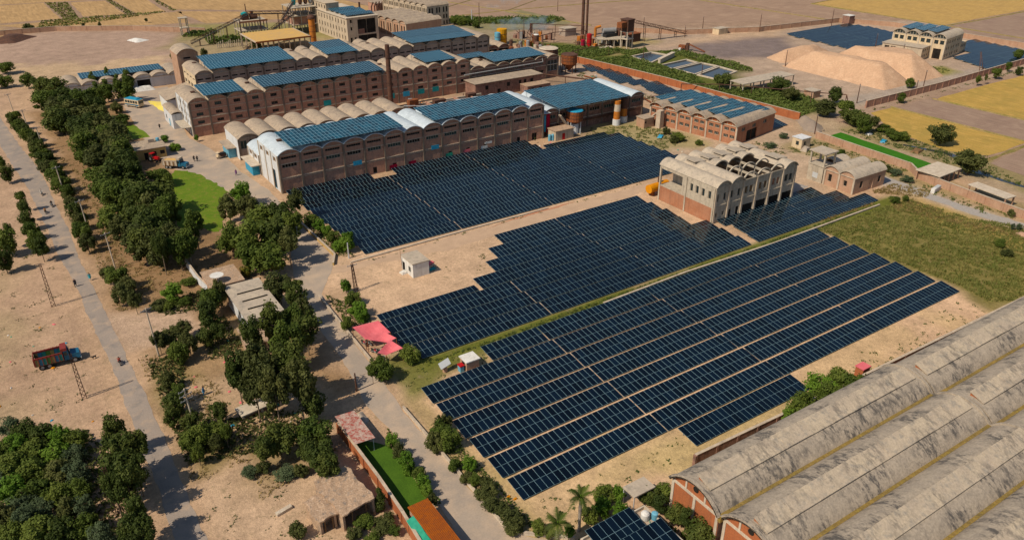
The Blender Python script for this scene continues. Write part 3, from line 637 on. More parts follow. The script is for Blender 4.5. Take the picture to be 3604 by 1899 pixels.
for k in range(17):
    for x in (1.9, 3.7): MB().box(x - .06, x + .06, -.1, -.004, .1, 1.1).build('mullion', 'trim', w2, (k * 5.665, 0, 10.35))
for k in (1, 4, 10, 11, 12, 15): vent(w2, k * 5.665 - 2.6, 8 - k % 2 * 2, 11.85)
for k, m in ((7, 'teal_sheet'), (11, 'teal_sheet'), (12, 'sky_sheet'), (13, 'teal_sheet'), (14, 'teal_sheet')): MB().box(1.6, 4.1, -.2, -.14, 3.2, 4.9).build('cover_sheet', m, w2, (k * 5.665, 0, -1.2 if k > 10 else 0))
MB().box(-2.7, 0, 0, 9, 2.7, 2.9).build('entrance_canopy', 'concrete', w2, (0, 1.5, 0))
an = thing('white_annex', 'whitewashed low annex with curved roof against the tall mill end wall', 'building', (43.9, 256, 0))
MB().box(0, 3.0, 0, 12, 0, 4.6).build('wall', 'whitewash', an); ob('barrel_vault', vault_mesh(3.2, .6, -.3, 12.3, 'roof_tan'), an, (-.1, 0, 4.6)); MB().box(-.04, 0, 4, 5.5, .02, 2.3).build('door', 'blue_paint', an); MB().box(-.04, 0, 8, 9.2, 1.5, 2.7).build('window', 'glass_dark', an)
def f2b(k): return [(1.5, 3.9, 5.6, 6.6, ['opening', 'shutter_green'][k % 2], 3, 'trim'), (1.2, 4.2, 2.2, 3.4, 'opening', 3, 'trim')] if k < 6 else [(.5, 5.0, 2.6, 6.6, 'glass_dark', 3, 'light_metal')]
w2b = vaulted('vaulted_mill_wing', 'lower seven-bay brick wing at the far end of the tall mill', 'factory', (143.4, 244.3, 0), 0, 7, 5.55, 16.2, 7.5, 1.15, 'brick_dark', None, 'roof_tan', f2b, bands=[(4.9, .25, .14)], )
MB().tube((-3, -.9, 6.3), (31, -.9, 6.7), .22).tube((31, -.9, 6.7), (31, -.4, 8.0), .18).build('steam_pipe', 'grey_metal', w2b); vent(w2b, 8, 6, 8.8)
# W3
f3 = lambda k: [(.6, 2.45, 9.9, 10.4, 'opening', 3), (3.15, 5.0, 9.9, 10.4, 'opening', 3), (.7, 2.5, 8.0, 8.95, ['opening', 'glass_dark'][k % 2], 3, 'trim'), (3.1, 4.9, 8.0, 8.95, 'opening', 3, 'trim')]
w3 = vaulted('grey_vaulted_mill', 'grey twenty-bay vaulted mill with paired strip windows behind the brick mill', 'factory', (56.0, 272, 0), 0, 20, 5.63, 16.5, 11.6, 1.35, 'brick_grey', 'cream_plaster', 'roof_tan', f3,
    left=[(u, u + 2.6, z, z + h, 'glass_dark', 3, 'trim') for u in (1, 5, 9, 13) for z, h in ((9.6, .7), (6.6, 1.4))])
for k in (1, 7, 8, 10, 11, 12): vent(w3, k * 5.63 - 2.6, 9 + k % 3 * 3, 12.9)
for k in (7, 8, 10, 11): ob('barrel_vault', vault_mesh(4.6, 1.3, 0, 5, 'roof_tan'), w3, (k * 5.63 + .5, 12.5, 11.9))
lt = thing('lean_to', 'pale lean-to with sloping roof beside the cream mill end', 'building', (46.5, 274, 0))
MB().box(0, 8.6, 0, 12, 0, 4.4).build('wall', 'whitewash', lt); MB().hexa([(-.4, -.4, 4.4), (9.3, -.4, 6.4), (9.3, 12.4, 6.4), (-.4, 12.4, 4.4), (-.4, -.4, 4.6), (9.3, -.4, 6.6), (9.3, 12.4, 6.6), (-.4, 12.4, 4.6)]).build('roof', 'roof_tan', lt)
# W0 far left godowns
f0 = lambda k: [(.6, 5.2, .02, 3.0, 'opening', 1, 'whitewash', 'doorway')] if k == 4 else ([(2.2, 3.6, 2.2, 2.7, 'opening', 1)] if k % 2 == 0 else [])
w0 = vaulted('vaulted_godown', 'low white vaulted godown half hidden behind the row of poplar-like trees', 'shed', (20.6, 313.5, 0), 0, 7, 5.8, 13, 3.6, 1.35, 'whitewash', 'brick_grey', 'roof_tan', f0, pil=None)
MB().box(1.2, 3.6, -.08, -.02, 2.0, 2.9).build('red_banner', 'pink_cloth', w0, (17.4, 0, 0))
tw = vaulted('brick_tower_block', 'square pinkish brick tower with one vaulted roof behind the grey mill', 'tower', (55.6, 292.5, 0), 0, 1, 7.0, 10, 14.6, 1.7, 'brick_tan', 'brick_tan', 'roof_tan', lambda k: [(2.0, 4.4, 12.9, 13.5, 'opening', 1)], pil=None, arch_trim=False, bands=[])
# W4 right of W1
f4 = lambda k: [(.9, 4.8, 4.6, 5.7, ['shutter_green', 'opening'][k % 2], 4, 'trim')]
w4 = vaulted('silver_vaulted_hall', 'dark brick hall with silvery vaults under the widest rooftop solar array', 'factory', (135.4, 188.5, 0), 0, 7, 5.68, 20, 6.7, 1.2, 'brick_dark', None, 'roof_silver', f4, bands=[(3.0, .2, .12)])
MB().tube((2, -.9, 2.6), (39, -.9, 3.0), .16).tube((4, -.6, 2.2), (36, -.6, 2.4), .12).build('steam_pipe', 'rust_dark', w4)
# W5 brick works
f5 = lambda k: [(u, u + 1.55, z, z + 1.0, 'glass_dark', 3, 'trim_light') for u in (.75, 2.85) for z in (1.6, 3.7)] if k else [(.6, 2.2, 3.4, 4.6, 'opening', 2, 'trim_light')]
w5 = vaulted('orange_brick_works', 'orange brick works with tan arched gables and an outside staircase', 'factory', (171.6, 181.0, 0), R(-80), 6, 5.27, 20.5, 5.5, 1.35, 'brick_red', 'brick_red', 'roof_tan', f5, trim='trim_light', pil='trim', over=.8,
    right=[(2.2, 4.2, 3.6, 4.7, 'glass_dark', 2, 'trim_light'), (8, 10, 3.6, 4.7, 'glass_dark', 2, 'trim_light'), (14, 16, 3.6, 4.7, 'glass_dark', 2, 'trim_light'), (5.2, 10.8, .02, 3.3, 'opening', 2, 'rust', 'doorway')])
for k in range(6):
    for x in (1.75, 3.5): MB().box(x - .07, x + .07, -.12, -.006, .1, 1.15).build('mullion', 'trim_light', w5, (k * 5.27, 0, 5.5))
    MB().box(.6, 4.7, -.1, -.006, .12, 1.0).build('tympanum', 'brick_orange', w5, (k * 5.27, .06, 5.5))
st = MB()
for i in range(12): st.box(-2.2 - .42 * (12 - i), -2.2 - .42 * (11 - i) + .02, -2.4, -1.1, 0 + i * .36, .36 + i * .36)
st.build('staircase', 'trim', w5, (6.4, 0, 0)); MB().box(-.6, 1.0, -3.2, -1.2, 0, 5.4).build('stair_tower', 'trim', w5, (5.4, 0, 0))
# roofless concrete building
def fc_(k):
    up = {0: [(.5, 1.3), (2.9, 3.7)], 1: [(.6, 1.4), (2.9, 3.8)], 2: [(.7, 1.7), (2.3, 3.4)], 3: [(.9, 1.9), (2.6, 3.6)], 4: [(1.0, 2.0), (2.5, 3.5)], 5: [(.8, 2.0), (2.4, 3.6)]}[k]
    h = [(a, c, 5.2, 7.0, ['glass_dark', 'glass_dark', 'wood', 'wood', 'brick_red', 'glass_dark'][k], 1, 'concrete') for a, c in up]
    if k == 0: h += [(.5, 1.3, 1.4, 2.5, 'glass_dark', 2, 'trim_light'), (2.9, 3.7, 1.4, 2.5, 'glass_dark', 2, 'trim_light')]
    elif k == 1: h += [(.5, 1.4, .1, 2.4, 'opening', 1), (2.9, 4.0, .1, 2.6, 'opening', 1)]
    else: h += [(.4, 4.2, .3, 2.5, 'opening', 1, 'concrete')]
    return h
cb = vaulted('concrete_ruin', 'weathered grey concrete building with part of its vaulted roof missing', 'building', (130.1, 114.0, 0), 0, 6, 4.58, 18.0, 8.8, 1.3, 'concrete', 'concrete', 'roof_grey', fc_,
    left=[(10.2 + .0, 11.1, 5.6, 7.5, 'glass_dark', 1, 'concrete'), (12.0, 12.9, 5.6, 7.5, 'glass_dark', 1, 'concrete'), (13.9, 14.8, 5.6, 7.5, 'glass_dark', 1, 'concrete'), (15.9, 16.8, 5.6, 7.5, 'glass_dark', 1, 'concrete'), (.5, 7.6, 4.0, 8.1, None)],
    pil='trim', trim='concrete', skip=(2, 3, 4), back=False, back_x0=4.58, open_bays=(2, 3, 4), bands=[(4.1, .2, .14)])
for k in (2, 3, 4):
    ob('barrel_vault', vault_mesh(4.58, 1.3, 9.5, 18.4, 'roof_grey'), cb, (k * 4.58, 0, 8.8))
    for y in (0.0, 4.6, 9.2): ob('arch_rib', vault_mesh(4.58, 1.3, y, y + .3, 'concrete', .3), cb, (k * 4.58, 0, 8.8))
    MB().box(-.18, .18, .2, 17.8, 8.3, 8.79).build('valley_beam', 'concrete', cb, (k * 4.58, 0, 0))
    for y in (4.6, 9.2): MB().box(-.2, .2, y, y + .35, 0, 8.3).build('column', 'concrete', cb, (k * 4.58, 0, 0))
for k in range(1, 6):
    mb = MB(); mb.hexa([(.3, 11.2, 10.35), (4.1, 11.2, 9.9), (4.1, 14.6, 9.9), (.3, 14.6, 10.35), (.3, 11.2, 10.6), (4.1, 11.2, 10.15), (4.1, 14.6, 10.15), (.3, 14.6, 10.6)]); mb.box(.6, 3.6, 11.4, 14.4, 9.3, 10.0); mb.build('roof_monitor', 'roof_grey', cb, (k * 4.58, .4, 0))
mb = MB(); mb.hexa([(.3, 2.2, 10.35), (4.1, 2.2, 9.9), (4.1, 6.4, 9.9), (.3, 6.4, 10.35), (.3, 2.2, 10.6), (4.1, 2.2, 10.15), (4.1, 6.4, 10.15), (.3, 6.4, 10.6)]); mb.build('roof_monitor', 'roof_grey', cb, (5 * 4.58, .4, 0))
MB().box(-.05, -.004, .5, 17.6, .05, 3.7).build('brick_panel', 'brick_red', cb)
for y in (0.2, 9.0, 17.7): MB().box(-.2, -.06, -.2, .2, 0, 8.6).build('pier', 'concrete', cb, (0, y, 0))
MB().box(.1, 4.4, 9.2, 17.9, 3.6, 3.85).build('gallery_floor', 'concrete', cb); MB().box(.1, 4.5, 9.0, 9.2, 0, 8.75).build('inner_wall', 'concrete', cb); MB().box(4.4, 4.58, 9.2, 17.9, 0, 8.75).build('inner_wall', 'concrete', cb); MB().box(.1, 4.4, 17.8, 17.95, 0, 3.6).build('parapet', 'brick_red', cb)
ot = thing('orange_tank', 'orange cylindrical tank lying behind the open gallery of the concrete building', 'tank', (130.2, 134.6, 0), R(4))
MB().tube((-1.0, 0, 1.9), (5.5, 0, 1.9), 1.1, n=14).build('drum', 'orange_paint', ot); MB().box(0, .5, -.8, .8, 0, 1.0).box(4, 4.5, -.8, .8, 0, 1.0).build('cradle', 'rust', ot); MB().tube((2.6, 0, 2.9), (2.6, 0, 4.4), .35).build('dome', 'rust_dark', ot)
# small brick house with two vaults and a frame tower
bh = vaulted('small_brick_house', 'small tan brick house with two concrete vaults and a lookout frame', 'house', (172.5, 116.2, 0), R(-90), 2, 4.5, 12.5, 4.1, 1.3, 'brick_tan', 'brick_tan', 'roof_grey', lambda k: [(1.3, 2.3, 1.4, 2.9, 'opening', 1, 'trim')] if k else [(1.2, 2.3, 1.2, 3.2, 'opening', 1, 'trim')], pil='trim', over=.35,
    right=[(2.2, 3.4, 1.2, 3.0, 'opening', 1, 'trim'), (6.0, 7.6, .1, 2.6, 'brick_tan', 1, 'trim', 'door'), (9.6, 10.8, 1.2, 3.0, 'opening', 1, 'trim')])
tb = thing('lookout_tower', 'open concrete lookout frame with flat slab on a plastered block', 'tower', (172.3, 116.5, 0))
MB().box(0, 4.4, 0, 4.6, 0, 4.3).build('wall', 'concrete', tb); MB().box(-.15, 4.55, -.15, 4.75, 4.3, 4.5).build('floor_slab', 'concrete', tb)
for x in (.2, 4.2):
    for y in (.2, 4.4): MB().box(x - .2, x + .2, y - .2, y + .2, 4.5, 7.7).build('column', 'concrete', tb)
MB().box(-.3, 4.7, -.3, 4.9, 7.7, 8.0).build('roof_slab', 'roof_grey', tb); MB().box(-.03, 0, 1.4, 3.0, 1.0, 2.4).build('window', 'light_metal', tb)
ob('barrel_vault', vault_mesh(4.6, 1.2, 0, 6, 'roof_grey'), bh, (-4.5, 4.6, 4.0))
MB().box(-4.4, 0, 4.6, 10.4, 0, 4.0).build('rear_room', 'brick_tan', bh)
# three-storey pale building
def fw(k): 
    h = [(.7, 2.4, 5.9, 7.6, 'glass_dark', 1, 'cream_plaster'), (3.0, 4.7, 5.9, 7.6, 'glass_dark', 1, 'cream_plaster')]
    if k == 3: h.append((1.0, 4.2, .02, 4.2, 'opening', 1, 'brick_tan', 'doorway'))
    return h
pb = vaulted('three_storey_building', 'pale three-storey building with four arched glazed gables by the far arrays', 'building', (327.2, 200.5, 0), R(-80), 4, 5.5, 18, 8.4, 1.7, 'cream_plaster', 'whitewash', 'roof_grey', fw, pil='trim_light', trim='trim_light',
    right=[(u, u + 1.2, z, z + 1.2, 'glass_dark', 1, 'trim') for u in (1.4, 3.6, 6.6, 8.8, 12, 14.2) for z in (1.0, 3.6, 6.2)])
for k in range(4):
    A = arch_pts(4.6, 1.4); mb = MB(); mb.face([(.45, -.03, 8.45), (5.05, -.03, 8.45)] + [(.45 + x, -.03, 8.45 + z) for x, z in reversed(A[1:-1])]); mb.build('fanlight', 'glass_dark', pb, (k * 5.5, 0, 0), recalc=False)
    for x in (1.6, 2.75, 3.9): MB().box(x - .06, x + .06, -.1, -.035, 8.5, 9.6).build('mullion', 'trim_light', pb, (k * 5.5, 0, 0))
ax = thing('flat_roofed_annex', 'boxy pale annex with flat roof in front of the three-storey building', 'building', (319.6, 199.6, 0), R(-80))
mb = MB(); hl = [(1, 3.0, 3.1, 4.1, 'opening', 2, 'trim'), (3.6, 5.6, 3.1, 4.1, 'opening', 2, 'trim'), (1, 3.0, .6, 1.5, 'wood', 2, 'trim'), (3.6, 5.6, .6, 1.5, 'wood', 2, 'trim')]
wall_rect(mb, 0, 16.5, 0, 4.9, hl, lambda u, z, d: (u, d, z)); mb.build('wall', 'concrete_cream', ax, recalc=False); add_windows(ax, hl, 0, lambda u, z, d: (u, d, z))
hl = [(u, u + 1.1, z, z + .9, 'glass_dark', 1, 'trim') for u in (1, 3, 5.4) for z in (1.2, 3.4)]; mb = MB(); wall_rect(mb, 0, 8, 0, 4.9, hl, lambda u, z, d: (16.5 - d, u, z)); mb.build('side_wall', 'cream_plaster', ax, recalc=False); add_windows(ax, hl, R(90), lambda u, z, d: (16.5 - d, u, z))
mb = MB(); mb.face([(0, 0, 0), (0, 8, 0), (0, 8, 4.9), (0, 0, 4.9)]); mb.face([(0, 8, 0), (16.5, 8, 0), (16.5, 8, 4.9), (0, 8, 4.9)]); mb.build('back_wall', 'concrete_cream', ax, recalc=False); MB().box(-.3, 16.8, -.3, 8, 4.9, 5.15).build('roof', 'roof_grey', ax); MB().box(6.5, 16.3, -.06, -.01, .1, 1.1).build('plinth', 'rubble', ax)
sr = thing('small_side_room', 'two-storey cream side room against the long wall of the three-storey building', 'building', (349.4, 182.6, 0), R(10)); MB().box(0, 7, 0, 4, 0, 4).box(-.2, 7.2, -.2, 4, 4, 4.2).build('wall', 'cream_plaster', sr)
for u in (1, 3, 5): MB().box(u, u + 1, -.05, -.01, 2.2, 3.4).build('window', 'glass_dark', sr)
# rooftop arrays: one thing each
def roof_array(label, x, y, nc, nr, z0, joined, roofz, tilt=R(3.0), rz=0.0):
    return table(label, x, y, nc, nr, z0=z0 - roofz, tilt=tilt, joined=joined, foot=0.02, zb=roofz, rz=rz, name='rooftop_solar_array', pm=PANEL_ROOF)
roof_array('blue rooftop solar array over the white end of the silvery warehouse', 57.4, 185.6, 31, 6, 11.75, False, 9.9)
roof_array('blue rooftop solar array on the far half of the silvery warehouse', 97.2, 185.8, 31, 6, 11.75, False, 9.9)
roof_array('widest rooftop solar array, covering the dark brick hall', 139.0, 184.4, 27, 10, 8.6, False, 6.8)
roof_array('short rooftop solar array over the mill\'s white end', 51.6, 243.2, 12, 6, 12.3, True, 10.45)
roof_array('long rooftop solar array left of the chimney on the tall mill', 69.2, 243.4, 41, 6, 12.3, True, 10.45)
roof_array('rooftop solar array right of the chimney on the tall mill', 126.2, 245.0, 12, 6, 12.3, True, 10.5)
roof_array('small rooftop solar array set back on the lower mill wing', 147.3, 254.6, 10, 3, 9.2, True, 7.6)
roof_array('long rooftop solar array on the lower mill wing', 153.4, 244.0, 23, 6, 9.3, True, 7.6)
for lb, x, nc in (('left end of the grey mill', 60.7, 29), ('middle of the grey mill', 101, 12), ('far end of the grey mill', 134.4, 28)):
    roof_array(f'front rooftop solar array at the {lb}', x, 271.2, nc, 4, 13.3, True, 11.7); roof_array(f'rear rooftop solar array at the {lb}', x + .6, 280.2, nc, 5, 13.5, True, 11.7)
roof_array('rooftop solar array over the low white godown', 27.0, 317.4, 28, 4, 5.2, True, 3.7)
for k in range(6): roof_array(f'rooftop solar strip on the orange brick works, {ORD[k]} from the doorway end', 178.6 - k * .75, 154.2 + 4.95 * k, 17 - k // 3, 2, 6.9, False, 5.6, R(6))
for k in range(3): roof_array(f'rooftop solar strip on the three-storey building, {ORD[k]} from the doorway', 332.2 - k, 184.2 + 5.2 * k, 15, 2, 10.3, True, 8.5, R(6), R(10))

# ---------------------------------------------------------------- long vaulted sheds, lower right
def longshed(label, y0, x0, x1, z):
    # vault axis along x: local frame rotated so that the arch spans local x (= world -y)
    b, r, L = 7.9, 1.95, x1 - x0
    t = thing('long_vaulted_shed', label, 'shed', (x0, y0, 0), R(-90), 'long vaulted sheds')
    ob('barrel_vault', vault_mesh(b, r, 0, L, 'shed_roof', .2, 20), t, (0, 0, z))
    mb = MB(); A = arch_pts(b, r, 16)
    mb.face([(0, .5, 0), (b, .5, 0), (b, .5, z)] + [(x, .5, z + w_) for x, w_ in reversed(A[1:-1])] + [(0, .5, z)]); mb.build('gable_wall', 'brick_orange', t, recalc=False)
    mb = MB(); mb.face([(0, L - .3, 0), (0, L - .3, z)] + [(x, L - .3, z + w_) for x, w_ in A[1:-1]] + [(b, L - .3, z), (b, L - .3, 0)]); mb.build('gable_wall', 'brick_orange', t, recalc=False)
    for xx in (.01, b - .01):
        mb = MB(); mb.face([(xx, .5, 0), (xx, L - .3, 0), (xx, L - .3, z), (xx, .5, z)]); mb.build('side_wall', 'brick_dark', t, recalc=False)
    MB().box(.1, b - .1, .38, .49, z - .3, z + .1).build('tie_band', 'trim_light', t)
    for x in (b * .3, b * .7): MB().box(x - .14, x + .14, .40, .492, z + .1, z + 1.55).build('gable_post', 'trim_light', t)
    for x in (.25, b / 2, b - .25): MB().box(x - .2, x + .2, .36, .493, 0, z - .3).build('gable_post', 'trim_light', t)
    MB().tube((b / 2, .47, z + 1.1), (b / 2, .40, z + 1.1), .42, n=14).build('round_window', 'opening', t)
    # ridge monitor: slab tilted towards -y, its lower lip standing clear of the vault
    k0, k1 = b * .44, b * .72; zt = z + r + .95; zl = z + r + .16; n_ = 9; rg = random.Random(int(x0 + y0 * 7))
    for i in range(n_):
        a, e = 1.0 + (L - 2.2) * i / n_, 1.0 + (L - 2.2) * (i + 1) / n_; d1, d2 = rg.uniform(-.05, .05), rg.uniform(-.05, .05)
        MB().hexa([(k0, a, zt - .16 + d1), (k1, a, zl - .16 + d1), (k1, e, zl - .16 + d1), (k0, e, zt - .16 + d1), (k0, a, zt + d1), (k1, a, zl + d1), (k1, e, zl + d1), (k0, e, zt + d1)]).build('ridge_slab', 'shed_roof_light', t)
    MB().hexa([(k0 + .05, 1.2, z + r - .3), (k1 - .2, 1.2, z + r - .5), (k1 - .2, 1.5, z + r - .5), (k0 + .05, 1.5, z + r - .3), (k0 + .05, 1.2, zt - .24), (k1 - .2, 1.2, zl - .13), (k1 - .2, 1.5, zl - .13), (k0 + .05, 1.5, zt - .24)]).build('monitor_end', 'brick_orange', t)
    MB().box(k0 + .02, k0 + .2, 1.5, L - 1.4, z + r - .2, zt - .25).build('monitor_back', 'shed_roof', t)
    MB().box(b + .02, b + .50, .2, L, z - .6, z + .32).build('gutter', 'gutter_dirt', t)
    for yy in (0.0, L - .45): ob('roof_lip', vault_mesh(b, r, 0, .4, 'shed_roof', .42, 20), t, (0, yy, z))
    return t
mat('shed_roof', (0.38, 0.325, 0.26), (0.32, 0.275, 0.225), 0.35, c3=(0.27, 0.235, 0.195), fine=0.22, fine_scale=3.5, bump=.5, bump_scale=3)
mat('shed_roof_light', (0.47, 0.395, 0.30), (0.40, 0.335, 0.265), 0.35, c3=(0.31, 0.275, 0.23), fine=0.18, fine_scale=3.5, bump=.4, bump_scale=3)
mat('gutter_dirt', (0.24, 0.165, 0.06), (0.16, 0.12, 0.05), 0.8, c3=(0.24, 0.18, 0.05), fine=0.35, fine_scale=4)
for nm_, sd_ in (('shed_roof', 1.0), ('shed_roof_light', 0.6)):   # rain streaks run down the curve, across the vault axis
    m = MATS[nm_]; n = m.node_tree.nodes; l = m.node_tree.links; bs = n['Principled BSDF']; lk = bs.inputs['Base Color'].links[0].from_socket
    geo = n.new('ShaderNodeNewGeometry'); mp = n.new('ShaderNodeMapping'); mp.inputs['Scale'].default_value = (1.1, 0.5, 0.5); l.new(geo.outputs['Position'], mp.inputs['Vector'])
    def tn(sc, det, ro, vec):
        t_ = n.new('ShaderNodeTexNoise'); t_.inputs['Scale'].default_value = sc; t_.inputs['Detail'].default_value = det; t_.inputs['Roughness'].default_value = ro; l.new(vec, t_.inputs['Vector']); return t_.outputs['Fac']
    def rr(f, a, c, lo, hi):
        r_ = n.new('ShaderNodeMapRange'); r_.inputs[1].default_value = a; r_.inputs[2].default_value = c; r_.inputs[3].default_value = lo; r_.inputs[4].default_value = hi; l.new(f, r_.inputs[0]); return r_.outputs[0]
    mu = n.new('ShaderNodeMath'); mu.operation = 'MULTIPLY'; l.new(rr(tn(1.0, 9, .8, mp.outputs[0]), .47, .57, 0, .95 * sd_), mu.inputs[0]); l.new(rr(tn(.16, 3, .6, geo.outputs['Position']), .44, .56, .10, 1.0), mu.inputs[1])
    mx = n.new('ShaderNodeMix'); mx.data_type = 'RGBA'; l.new(mu.outputs[0], mx.inputs[0]); l.new(lk, mx.inputs[6]); mx.inputs[7].default_value = (.085, .078, .072, 1); l.new(mx.outputs[2], bs.inputs['Base Color'])
for k in range(5):
    longshed(f'long grey vaulted shed with brick gable, {ORD[k]} from the boundary wall', 53.1 - 8.42 * k, 58.9 + k * .3, 103.2, 5.3)
    longshed(f'rear continuation of the long grey sheds, {ORD[k]} from the boundary wall', 52.8 - 8.42 * k, 103.6, 170, 5.05)

# ---------------------------------------------------------------- boundary walls
def wall_thing(name, label, pts, h, m, th=.32, pier=4.0, cap='trim'):
    t = thing(name, label, 'wall', (pts[0][0], pts[0][1], 0)); o0 = Vector((*pts[0], 0))
    for a, c in zip(pts[:-1], pts[1:]):
        a, c = Vector((*a, 0)) - o0, Vector((*c, 0)) - o0; L = (c - a).length; rz = math.atan2(c.y - a.y, c.x - a.x)
        MB().box(0, L, -th / 2, th / 2, 0, h).build('wall_run', m, t, a, rz); MB().box(-.02, L + .01, -th / 2 - .05, th / 2 + .05, h, h + .09).build('coping', cap, t, a, rz)
        if pier:
            k = int(L / pier); pm = MB().box(-.2, .2, -th / 2 - .1, th / 2 + .1, 0, h - .02).mesh('pier', m)
            for i in range(k + 1): ob('pier', pm, t, a + (c - a) * (i / max(k, 1)), (0, 0, rz))
    return t
wall_thing('boundary_wall', 'bright orange brick boundary wall along the narrow solar strip', [(202.2, 258.5), (206.2, 232), (208.6, 212), (210.2, 185), (212.6, 156)], 2.5, 'brick_orange')
wall_thing('boundary_wall', 'long reddish-brown brick wall between sand heaps and wheat fields', [(243, 153), (288.3, 153.4), (352, 156.4), (395, 158)], 2.4, 'brick_brown')
wall_thing('boundary_wall', 'faint far brick wall behind the far solar tables', [(262, 295), (280, 276.5), (315, 261.5), (367, 255.5), (380, 234), (384, 160)], 2.2, 'brick_tan', pier=6)
wall_thing('boundary_wall', 'tan brick wall along the green crop plot and grassy field', [(202.4, 141.4), (201.4, 127), (200.5, 109.7), (196.4, 104.8), (194, 86), (192.6, 72), (191, 50)], 2.0, 'brick_tan')
wall_thing('boundary_wall', 'dark brick wall between the sandy strip and the long sheds', [(68, 57.2), (84, 56.7), (104, 56.2), (119.8, 55.8), (152, 55.2), (180, 54.6)], 2.0, 'brick_dark')
wall_thing('boundary_wall', 'long low far brick wall beyond the bare pink yard', [(4, 452), (33, 449), (64, 431), (80, 416), (92, 406)], 2.2, 'brick_tan', pier=6)
wall_thing('garden_wall', 'orange brick garden wall beside the dark green lawn', [(29.7, 91), (29.8, 77.5), (29.6, 70), (28.9, 60)], 1.9, 'brick_orange', pier=3.5)
wall_thing('low_wall', 'low kerb wall edging the lane beside the bushy verge', [(40.1, 91.0), (39.95, 75), (39.85, 62.0), (40.8, 60.2), (46.0, 55.6)], .45, 'trim_light', .22, 0)
wall_thing('low_wall', 'low kerb wall between the lane and the pink canopies', [(42.2, 131), (41.7, 118.5), (41.3, 105.5)], .5, 'trim', .25, 0)
wall_thing('low_wall', 'low yellow-dotted kerb wall beside the array hedge', [(51.3, 168), (51.5, 146), (49.6, 142.2)], .6, 'yellow_plaster', .3, 0)
wall_thing('drain_kerb', 'narrow concrete drain edge below the blue array', [(53, 141.2), (82, 141.9), (104, 142.0)], .18, 'trim_light', .3, 0)
wall_thing('drain_kerb', 'long stone drain edge between the two big arrays', [(86, 99.0), (108, 99.6), (134, 98.9), (172, 99.4)], .3, 'trim', .3, 0)
wall_thing('low_wall', 'white compound wall behind the dense tree belt', [(24.2, 158), (24.4, 149), (25.4, 141.5)], 1.8, 'whitewash', .25, 0)
def mound(name, label, poly, hmax, slope, m, cat='heap', cell=1.0, kind=None, rough_=.25):
    xs = [p[0] for p in poly]; ys = [p[1] for p in poly]; X_ = np.arange(min(xs) - cell, max(xs) + cell * 1.1, cell); Y_ = np.arange(min(ys) - cell, max(ys) + cell * 1.1, cell)
    A, B = np.meshgrid(X_, Y_); Q = np.stack([A.ravel(), B.ravel()], 1); d = sdist(poly, Q)
    nzv = np.array([noise.fractal(Vector((q[0] * .12, q[1] * .12, 2.2)), 1, 2, 4) for q in Q])
    z = hmax * (1 - np.exp(-np.maximum(d + nzv * rough_ * 3, 0) * slope / hmax * 1.15)) ** 1.0; z = np.minimum(np.maximum(d, 0) * slope, z * 1.5); z = np.minimum(z, hmax * (1 + .08 * nzv)) + np.where(d > 0, nzv * rough_, 0); z = np.where(d <= 0, -.05, np.maximum(z, .0))
    c = Q.mean(0); me = bpy.data.meshes.new(name); nx_, ny_ = len(X_), len(Y_); ix = np.arange(nx_ * ny_).reshape(ny_, nx_)
    f = np.stack([ix[:-1, :-1], ix[:-1, 1:], ix[1:, 1:], ix[1:, :-1]], -1).reshape(-1, 4); f = f[(z[f] > 0).any(1)]
    me.from_pydata([(q[0] - c[0], q[1] - c[1], zz) for q, zz in zip(Q, z)], [], f.tolist()); me.materials.append(MATS[m]); me.polygons.foreach_set('use_smooth', [True] * len(me.polygons))
    bm = bmesh.new(); bm.from_mesh(me); bmesh.ops.delete(bm, geom=[v for v in bm.verts if not v.link_faces], context='VERTS'); bm.to_mesh(me); bm.free()
    return tag(ob(name, me, None, (c[0], c[1], 0)), label, cat)
mound('sand_heap', 'largest pinkish sand heap with a long flat ridge by the poles', [(267, 208), (277, 211), (289, 206), (292, 172), (285, 163), (268, 163)], 6.2, .72, 'sand_heap')
mound('sand_heap', 'tall sand heap leaning against the pale flat-roofed annex', [(287, 205), (300, 207), (318, 190), (317, 176), (306, 163), (288, 164)], 6.8, .72, 'sand_heap')
mound('sand_heap', 'lower sand heap at the edge of the dark cinder yard', [(271, 212), (274, 222), (299, 223), (305, 213), (290, 206)], 4.2, .7, 'sand_heap')
mound('ash_mound', 'brown earth bank at the end of the orange boundary wall', [(213, 158), (218, 157), (213, 147), (207, 143.5), (205.5, 148)], 2.0, .7, 'ash_mound')
mound('gravel_heap', 'pale gravel heap behind the roofless concrete building', [(154, 136), (161, 137), (163, 132), (157, 130)], 1.4, .6, 'gravel', cell=.6, rough_=.1)
mound('gravel_heap', 'grey gravel heap between the concrete building and brick house', [(160, 121), (166, 123), (168, 117), (162, 116)], 1.1, .5, 'gravel', cell=.6, rough_=.1)
mound('white_powder_heap', 'white powder heap on the bare pink yard', [(57, 407), (62, 410), (66, 402), (60, 399)], .9, .35, 'white_wall', cell=.7, rough_=.1)
mound('dark_heap', 'dark earth heap at the edge of the bare yard', [(2, 432), (12, 448), (24, 440), (14, 428)], 2.2, .5, 'rust_dark', rough_=.2)
mound('rubble_heap', 'broken white rubble beside the lane shed', [(32.6, 93.5), (34.6, 94), (34.8, 91), (33.2, 90.4)], .9, .8, 'rubble', cell=.35, rough_=.25)
mound('stone_heap', 'pinkish boulder heap in the overgrown field corner', [(181, 72), (184, 74), (186, 69), (182, 67)], 1.5, .8, 'brick_tan', cell=.4, rough_=.3)
mound('white_sacks', 'pile of white sacks before the godown doorway', [(41.5, 312.8), (49, 312.8), (49.5, 309), (42, 308.6)], 1.3, 1.0, 'white_wall', cell=.5, rough_=.3)

